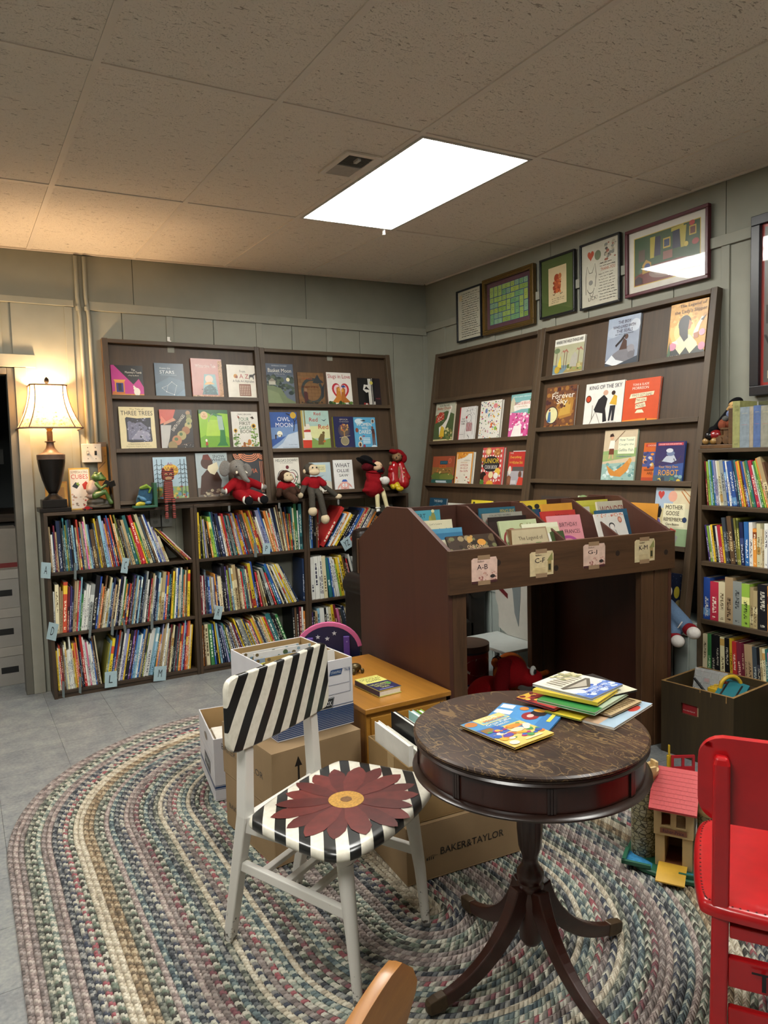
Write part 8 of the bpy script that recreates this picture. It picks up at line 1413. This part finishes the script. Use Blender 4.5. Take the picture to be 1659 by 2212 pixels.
# ---------------------------------------------------------------- heater cover and jean-legged doll
CM1 = thing('heater_cover', 'pale grooved wooden heater cover under the wide display rack', 'heater cover', (2.60, -.205, 0))
PALE = P('#9FA8A2', .5, .06, 20, kind='pale_sage_paint')
G().box(0, .26, 0, 1.9, .525, .545).build('cover_top', PALE, CM1, bevel=.003)
for k in range(21): G().box(.006, .018, .004+.09*k, .086+.09*k, 0, .5245).build('front_board', PALE, CM1, bevel=.003)
G().box(.0, .005, .0, 1.89, .49, .5245).build('cornice_strip', PALE, CM1, bevel=.001)
G().box(.0185, .26, .002, .014, 0, .5245).build('end_board', PALE, CM1)
DEN = plush('#5E7590', .18, sc=300)
t = thing('jeans_doll', 'rag doll in blue jeans and red-toed white sneakers sprawled over the heater cover', 'doll', (2.57, -.05, .546))
soft('jeans', t, DEN, [('c', [(.0, .06, .08), (-.04, -.09, .09), (-.05, -.2, .02)], [.045, .042, .036]), ('c', [(.0, .03, .04), (-.05, -.12, .04), (-.07, -.155, -.02)], [.045, .042, .036]), ('e', (.01, .09, .08), (.05, .06, .05))], .006)
soft('shirt', t, plush('#3A5A8A', .15), [('e', (.0, .16, .12), (.05, .06, .07)), ('c', [(-.01, .1, .15), (-.04, -.04, .2), (-.05, -.08, .185)], [.036, .032, .028])], .006)
soft('head', t, SKIN, [('e', (.01, .2, .24), (.05, .05, .055))], .006)
WSH = plush('#CFCAC4', .06); RSN = plush('#7E1A22', .1)
for (x, y, z), rot in (((-.062, -.235, .005), 20), ((-.085, -.165, -.045), -10)):
    soft('sneaker', t, RSN, [('e', (x, y, z), (.03, .04, .032))], .005, 3); soft('sneaker_toe', t, WSH, [('e', (x-.014, y-.03, z-.008), (.03, .034, .03))], .005, 3)
    soft('lace', t, WSH, [('c', [(x-.02, y+.03, z+.034), (x-.03, y+.045, z+.005)], [.004, .003])], .003, 0)
soft('mitten', t, WSH, [('e', (-.06, -.09, .165), (.034, .034, .042), ('X', 30))], .005, 3)
M = frame((2.615, .02, .5465), (0, -1, 0), NR, SRk)
onR(.03, W5+.0, .14, .19, .01, '#1C2238', '#26262A', [('r', 0, 0, 1, 1, '#1E2438'), ('s', 30, 0, .5, 1, 1, ['#C8C08A', '#4A5A8A', '#8A9AC0'], .008, .016), ('e', .6, .5, .12, .16, '#B8A83A'), ('e', .75, .2, .16, .12, '#9A8A5A')], 'small dark blue picture book behind the doll legs')
# ---------------------------------------------------------------- under and behind the bin
t = thing('toy_tin', 'round red and white construction toy canister under the book bin', 'tin', (2.0, .80, .001))
G().lathe([(.12, 0), (.122, .003), (.122, .3)], 40).build('canister', P('#7E1C20', .35, .1, 20, kind='tin_red'), t, smooth=40)
G().lathe([(.1225, .06), (.1225, .12)], 40).build('white_band', P('#B8B4A8', .4, .1, 20, kind='tin_white'), t, smooth=40); G().lathe([(.1226, .122), (.1226, .13)], 40).build('blue_band', P('#26325A', .4, kind='tin_blue'), t, smooth=40)
G().lathe([(.125, .3), (.127, .304), (.127, .34), (.122, .342), (.001, .338)], 40).build('lid', P('#4A382E', .5, .15, 20, kind='tin_lid'), t, smooth=40); G().lathe([(.1265, .296), (.1272, .3), (.1272, .308)], 40).build('dark_rim', P('#1A2030', .5, .1, 20, kind='tin_rim'), t, smooth=40)
lg = G(); vs, fs, (a, b, c, d) = textgeo('TINKERTOY')
wm = .16
def wrap(vs_, z0, h, ang0, wd, R): return [((R*math.cos(ang0+((p[0]-a)/(b-a)-.5)*wd/R)), (R*math.sin(ang0+((p[0]-a)/(b-a)-.5)*wd/R)), z0+((p[1]-c)/(d-c)-.5)*h) for p in vs_]
el = [(wm*.62*math.cos(q*math.pi/12), .05*math.sin(q*math.pi/12)) for q in range(24)]
lg.add([(.1228*math.cos(-1.55+x/.1228), .1228*math.sin(-1.55+x/.1228), .225+z) for x, z in el], [tuple(range(24))], 0); lg.build('label_oval', P('#C4BEB2', .4, kind='tin_white'), t)
lg = G(); lg.add(wrap(vs, .222, .045, -1.55, wm, .1236), fs); lg.build('label_lettering', P('#7E1C20', .4, kind='tin_red2'), t)
REDDOG = plush('#8E1016', .2)
t = thing('plush_dog', 'big red plush dog lying under the book bin in front of the canister', 'soft toy', (1.96, .46, .001))
soft('body', t, REDDOG, [('e', (-.06, .02, .12), (.13, .12, .12)), ('e', (.03, -.06, .27), (.085, .075, .085)), ('e', (.11, -.115, .235), (.07, .055, .045)), ('e', (.05, -.13, .08), (.06, .09, .07))], .009)
soft('ear', t, plush('#6E0C12', .2), [('e', (-.06, -.09, .25), (.05, .03, .1), ('Y', 18)), ('e', (-.035, -.08, .33), (.05, .03, .03))], .007)
G().ell((.095, -.15, .285), (.02, .01, .026), seg=14, rings=8).build('eye_white', P('#D8D8D4', .3, kind='eye_white'), t, smooth=True); G().ell((.1, -.158, .28), (.011, .006, .014), seg=12, rings=8).build('pupil', BLACK, t, smooth=True)
G().ell((.17, -.15, .225), (.02, .016, .014), seg=12, rings=8).build('nose', BLACK, t, smooth=True)
OR = plush('#A4501C', .2)
t = thing('plush_cat', 'orange and white striped plush cat lying upside down under the book bin', 'soft toy', (2.20, .66, .001))
soft('body', t, OR, [('e', (0, 0, .16), (.105, .1, .12)), ('c', [(-.07, -.02, .24), (-.13, -.03, .25)], [.032, .028]), ('c', [(-.08, -.05, .2), (-.14, -.06, .195)], [.034, .03]), ('c', [(.1, -.02, .13), (.14, -.06, .14), (.165, -.1, .155)], [.018, .016, .016]), ('e', (.17, -.115, .165), (.02, .018, .016)), ('e', (-.13, -.17, .085), (.065, .055, .06)), ('e', (-.17, -.15, .14), (.03, .015, .03))], .008)
soft('white_belly', t, plush('#A8A29A', .08), [('e', (.045, -.035, .125), (.085, .085, .085))], .008)
for z, x in ((.25, -.11), (.245, -.125), (.195, -.12), (.19, -.135)): G().tube([(x, -.03-.04*math.cos(a*math.pi/8)*.9-(.03 if z < .22 else 0), z+.034*math.sin(a*math.pi/8)) for a in range(17)], .004, 6).build('stripe', plush('#2A1610', .2), t, smooth=True)
for x in (-.15, -.115): G().tube([(x-.012, -.225, .09), (x+.012, -.227, .092)], .0035, 6).build('closed_eye', BLACK, t)
g = G(); g.box(0, .05, 0, .001, 0, .018); tg_ = g.build('cloth_tag', P('#C8C6C0', .6, kind='cloth_tag'), t); tg_.matrix_local = Matrix.Translation((-.07, -.095, .17)) @ Matrix.Rotation(rad(-32), 4, 'Y')
# child's chair with a white cut-out back
t = thing('child_bench', 'low white child bench with a rounded cut-out back behind the book bin', 'bench', (2.22, .72, 0))
PW = P('#A9AFAC', .4, .06, 20, kind='pale_enamel'); CW = P('#B4B2AA', .45, .05, 20, kind='white_board')
G().box(0, .29, 0, .43, .245, .265).build('seat', PW, t, bevel=.003)
for x in (.02, .25):
    for y in (.02, .39): G().box(x, x+.025, y, y+.025, 0, .2445).build('leg', PW, t, bevel=.002)
bk = smooth_poly([(.02, .266), (.40, .266), (.39, .42), (.43, .5), (.41, .6), (.34, .66), (.34, .78), (.28, .86), (.16, .86), (.1, .78), (.1, .66), (.02, .6), (.0, .5), (.05, .42)], 1)
G().prism(bk, .272, .289, 'yz').build('back_board', CW, t, bevel=.002)
gp = smooth_poly([(.16, .66), (.3, .66), (.3, .8), (.25, .84), (.17, .84), (.13, .76)], 1); G().prism([(y, z) for y, z in gp]+[], .2695, .2715, 'yz').build('grey_panel', P('#6E7678', .5, .06, 20, kind='grey_board'), t)
G().prism([(.2, .34), (.235, .42), (.25, .55), (.28, .662), (.175, .662), (.18, .52)], .2695, .2714, 'yz').build('grey_panel', P('#6E7678', .5, .06, 20, kind='grey_board'), t)
for q in ([(.3, .5), (.41, .56), (.405, .59), (.3, .53)], [(.03, .5), (.09, .53), (.085, .555), (.03, .53)]): G().prism(q, .2695, .2714, 'yz').build('maroon_band', P('#5A1A1E', .5, .06, 20, kind='maroon_board'), t)
# brown armchair in the corner
t = thing('armchair', 'dark brown leather armchair in the corner behind the book bin', 'armchair', (2.19, 1.64, 0), rad(0))
LE = P('#1E1612', .38, .25, 18, .4, kind='brown_leather')
G().box(-.3, .3, -.3, .3, .1, .32).build('seat_frame', LE, t, bevel=.03, seg=4); G().box(-.22, .22, -.32, .22, .325, .44).build('seat_cushion', LE, t, bevel=.04, seg=4)
for s in (-1, 1):
    G().box(s*.31-.075, s*.31+.075, -.3, .3, .105, .52).build('arm', LE, t, bevel=.02); G().tube([(s*.31, -.31, .54), (s*.31, .3, .54)], .085, 20).build('arm_roll', LE, t, smooth=40)
    for y in (-.26, .26): G().lathe([(.016, 0), (.026, .1)], 12, c=(s*.27, y, 0)).build('leg', P('#120C08', .4, kind='dark_leg'), t)
G().box(-.3, .3, .22, .36, .325, .92).build('backrest', LE, t, bevel=.05, seg=4)
# small navy chair with pink edge
t = thing('child_chair', 'small navy child chair with a pink edged starry backrest and purple posts', 'chair', (1.055, .655, 0), rad(-25))
NVY = P('#14163A', .4, .1, 20, kind='navy_paint'); PNK = P('#C4608E', .4, .05, 20, kind='pink_paint'); PUR = P('#4E3480', .4, .08, 20, kind='purple_paint')
ob = arc(0, .47, .155, .135, 8, 172, 16); poly = [(.15, .40)]+ob+[(-.15, .40)]
G().prism(poly, 0, .016, 'xz').build('backrest', NVY, t, bevel=.002)
pe = [(p[0], .008, p[1]) for p in ob]; G().tube(pe, 1, sq=(.018, .022), up=(0, 1, 0)).build('pink_edge', PNK, t, bevel=.003)
STAR = [((.012 if i % 2 == 0 else .005)*math.sin(i*math.pi/5), (.012 if i % 2 == 0 else .005)*math.cos(i*math.pi/5)) for i in range(10)]
for x, z in ((-.05, .545), (-.005, .535), (-.03, .495), (.03, .56)): G().prism([(x+a_, z+b_) for a_, b_ in STAR][::-1], -.0025, -.0003, 'xz').build('star', P('#B8B8C0', .5, kind='star'), t)
for s in (-1, 1):
    G().tube([(s*.085, -.012, .0), (s*.09, -.012, .3), (s*.088, -.009, .545)], 1, sq=(.03, .018), up=(1, 0, 0)).build('rear_post', PUR, t, bevel=.003)
    for z in (.45, .52): G().ell((s*.089, -.02, z), (.004, .002, .004), seg=8, rings=5).build('screw', P('#7A66A0', .3, kind='screw_cap'), t)
    G().box(s*.1-.014, s*.1+.014, .22, .248, 0, .27).build('front_leg', PUR, t, bevel=.003)
G().box(-.14, .14, .0, .26, .2705, .288).build('seat', NVY, t, bevel=.004)
# brass turtle
t = thing('turtle_figurine', 'tiny bronze turtle figurine on the golden table beside the file box', 'figurine', (1.01, .30, .4605))
BRZ = P('#4A3E22', .35, .4, 60, metal=.6, kind='bronze')
soft('turtle_body', t, BRZ, [('e', (0, 0, .026), (.03, .024, .018)), ('e', (-.034, -.004, .03), (.012, .01, .01)), ('e', (.026, -.02, .01), (.009, .008, .013)), ('e', (-.018, -.022, .01), (.009, .008, .013)), ('e', (.024, .018, .01), (.009, .008, .013)), ('e', (-.018, .018, .01), (.009, .008, .013))], .003, 2)
# ---------------------------------------------------------------- on top of the side wall bookcase
WB = wood('walnut_block', '#3A2614', '#6A4A28', 'y', 1, .45)
TT = frame((2.672, -.212, 1.4085), (0, -1, 0), (1, 0, 0), (0, 0, 1))
t = thing('train_bookend', 'wooden bookend with a carved toy train against the old books', 'bookend', M=TT)
G().box(.0, .172, 0, .09, 0, .018).build('base', WB, t, bevel=.002); G().box(.15, .172, 0, .09, .0182, .185).build('upright', WB, t, bevel=.002)
g = G(); g.box(.085, .148, .02, .06, .035, .062); g.box(.112, .148, .02, .06, .0622, .088); g.box(.1, .149, .014, .066, .0882, .097); g.lathe([(.008, .0622), (.011, .085)], 12, c=(.094, .04, 0)); g.build('train_body', WB, t)
for x in (.095, .132): G().lathe([(.006, .0), (.018, .001), (.018, .01), (.006, .011)], 20, M=Matrix.Translation((x, .018, .037)) @ Matrix.Rotation(rad(90), 4, 'X')).build('train_wheel', WB, t, smooth=40)
t = thing('ladybird_toy', 'red and black wooden ladybird pull toy with round wooden wheels', 'toy', M=TT @ Matrix.Translation((.045, .04, .0187)))
soft('shell', t, P('#7E1418', .25, .1, 20, coat=.5, kind='toy_red'), [('e', (.015, 0, .045), (.032, .03, .026))], .004, 2); soft('black_face', t, P('#0E0A0A', .25, kind='toy_black'), [('e', (-.012, -.016, .042), (.022, .02, .022))], .004, 2)
for x, y in ((-.026, -.022), (.022, -.026), (-.02, .026), (.026, .026)): G().ell((x, y, .0165), (.017, .014, .016), seg=14, rings=9).build('ball_wheel', P('#8A6A38', .35, .1, 20, coat=.3, kind='ball_wood'), t, smooth=True)
t = thing('cloth_doll', 'black haired cloth doll with a pale round face leaning on the train bookend', 'doll', M=TT @ Matrix.Translation((.1, .075, .1)))
BLKF = plush('#0D0C0E', .3)
soft('head', t, plush('#BC9864', .08), [('e', (.03, .0, .098), (.03, .026, .026), ('Y', -25)), ('e', (.0, -.0, .085), (.01, .01, .01)), ('e', (.058, -.004, .108), (.01, .008, .008))], .004, 3)
soft('hair', t, BLKF, [('e', (.03, .01, .112), (.038, .026, .026), ('Y', -25)), ('e', (.062, .01, .09), (.016, .02, .03)), ('c', [(.0, .01, .075), (-.035, .0, .03), (-.055, -.005, -.0)], [.018, .018, .02]), ('e', (-.07, -.005, -.01), (.03, .025, .02))], .004, 3)
soft('scarf', t, plush('#6E7A9A', .5, sc=90), [('e', (.028, -.012, .06), (.03, .024, .024))], .004, 3)
soft('trousers', t, plush('#7E4430', .2), [('e', (-.012, -.016, .012), (.028, .026, .03)), ('e', (.03, -.012, .02), (.026, .024, .03)), ('e', (.02, -.0, -.02), (.03, .028, .02))], .004, 3)
soft('sash', t, plush('#5A5A58', .2), [('e', (.006, -.018, .04), (.026, .022, .016))], .004, 3)
for x in (.02, .04): G().tube([(x-.005, -.0262, .1), (x+.005, -.0262, .104)], .0012, 5).build('closed_eye', BLACK, t)
TOPB = (('#8E8E5A', .036, .215, 'olive green'), ('#7C8890', .046, .185, 'faded grey blue'), ('#9A8E7A', .018, .185, 'thin tan'), ('#4E6490', .034, .188, 'cornflower blue'), ('#8A887A', .046, .185, 'stone grey'), ('#6A5A44', .04, .18, 'brown'))
y = .1745
for k, (c, tk, h, nm) in enumerate(TOPB):
    g = G(); d = .13; b = .003
    g.box(0, b, 0, d, 0, h); g.box(tk-b, tk, 0, d, 0, h); g.box(b, tk-b, 0, b, 0, h)
    o = g.build('hardcover_book', P(c, .8, .2, 50, kind='faded_cloth')); o.matrix_world = TT @ Matrix.Translation((y, -.004, .0003)); tag(o, f'{nm} old hardcover on top of the side wall bookcase', 'book', 'old hardcovers on top of the side wall bookcase')
    G().box(b, tk-b, b, d-.004, .004, h-.004).build('pages', OLDPAPER, o); y += tk+.0008
    if k == 0: art(o, [('t', 'EIGHT\nCOUSINS', .5, .84, .7, .12, '#5E5E34'), ('t', 'ALCOTT', .5, .08, .5, .03, '#5E5E34')], 0, 0, tk, h)
    if k in (1, 3, 4): art(o, [('r', .2, .84, .8, .845, '#B8A878'), ('r', .2, .56, .8, .565, '#A85A54')], 0, 0, tk, h)
M = TT @ Matrix.Translation((.213, .19, .0003)); story(TT @ Matrix.Translation((.215, .132, .0005)), 'hardcover_book', 'dark olive hardcover turned face out behind the old books', .13, .213, .02, '#4E4E34', '#4E4E34', [('t', 'EIGHT COUSINS', .55, .9, .8, .05, '#1E1C14')], 'old hardcovers on top of the side wall bookcase')
# ---------------------------------------------------------------- things seen through the doorway
for k, (z, h, x0) in enumerate(((.0005, .25, -.56), (.2515, .25, -.575), (.5025, .25, -.57))):
    t = thing('archive_box', ('lowest', 'middle', 'top')[k]+' white archive box of the stack beyond the doorway', 'box', (x0, 2.72, z), group='archive boxes beyond the doorway')
    G().box(0, .43, 0, .32, 0, h-.06).build('box_body', P('#8F8A84', .6, .05, 14, kind='archive_board'), t, bevel=.002); G().box(-.004, .434, -.004, .324, h-.0595, h).build('lid', P('#979189', .6, .05, 14, kind='archive_board'), t, bevel=.002)
    G().box(.28, .38, -.001, .0, .08, .12).build('handle_hole', BLACK, t)
t = thing('paper_carton', 'cream carton with a red bottom stripe on top of the archive boxes', 'box', (-.56, 2.74, .7535), group='archive boxes beyond the doorway')
G().box(0, .42, 0, .3, 0, .26).build('box_body', P('#7E766C', .6, .08, 14, kind='archive_board'), t, bevel=.002); G().box(-.0008, .4208, -.0008, .3008, .01, .04).build('red_stripe', P('#6A1E1C', .5, kind='red_stripe'), t)
t = thing('brown_carton', 'brown carton of books on the dark counter beyond the doorway', 'box', (-.7, 3.75, 1.0605))
g = G(); g.box(0, .4, 0, .3, 0, .2); g.build('box_body', P('#5A4A38', .7, .1, 14, kind='cardboard'), t)
art(t, [('t', 'WALL', .16, .78, .2, .14, '#14100C')], 0, 0, .4, .2)
o = story(Matrix.Translation((-.38, 3.66, 1.0605)) @ Matrix.Rotation(rad(-30), 4, 'Y') @ Matrix.Rotation(rad(-10), 4, 'X'), 'magazine', 'black and yellow magazine leaning on the carton beyond the doorway', .2, .26, .008, '#6A5A2A', '#3A3420', [('r', .06, .5, .94, .9, '#17150F'), ('r', .06, .1, .94, .45, '#17150F'), ('t', 'ETERNAL', .5, .7, .6, .14, '#A8903A'), ('t', 'NEWS', .5, .28, .6, .14, '#A8903A')], None)
t = thing('counter', 'dark wooden counter along the wall beyond the doorway', 'counter', (-1.6, 3.6, 0)); G().box(0, 2.1, 0, .95, 1.0, 1.06).build('counter_top', SHELF['x'], t, bevel=.003); G().box(.02, 2.08, .04, .9, 0, .9995).build('counter_front', BLACK, t)
t = thing('light_switch', 'white light switch plate above the counter beyond the doorway', 'switch', (-.14, 4.588, 1.5)); G().box(-.045, .045, -.008, 0, -.065, .065).build('cover_plate', P('#9A9C98', .4, kind='switch_plate'), t, bevel=.002); G().box(-.006, .006, -.016, -.008, -.012, .012).build('toggle', P('#4A4C4A', .4, kind='toggle'), t)
t = thing('wall_outlet', 'white wall outlet above the counter beyond the doorway', 'outlet', (-.33, 4.588, 1.58)); G().box(-.05, .05, -.008, 0, -.075, .075).build('cover_plate', P('#9A9C98', .4, kind='switch_plate'), t, bevel=.002)
for z in (-.03, .03): G().lathe([(.02, 0), (.02, .002)], 14, M=Matrix.Translation((0, -.008, z)) @ Matrix.Rotation(rad(90), 4, 'X')).build('socket', BLACK, t)
# picture hooks over the racks
for k, (x, z) in enumerate(((.81, 2.205), )): 
    t = thing('wall_hook', 'small white bracket tab on the wall just above the lamp-side rack', 'hook', (x, YB-.0175, z)); G().box(-.009, .009, -.03, 0, 0, .006).build('tab', WHITE_PAINT, t); G().box(-.009, .009, -.003, 0, .0062, .035).build('plate', WHITE_PAINT, t)
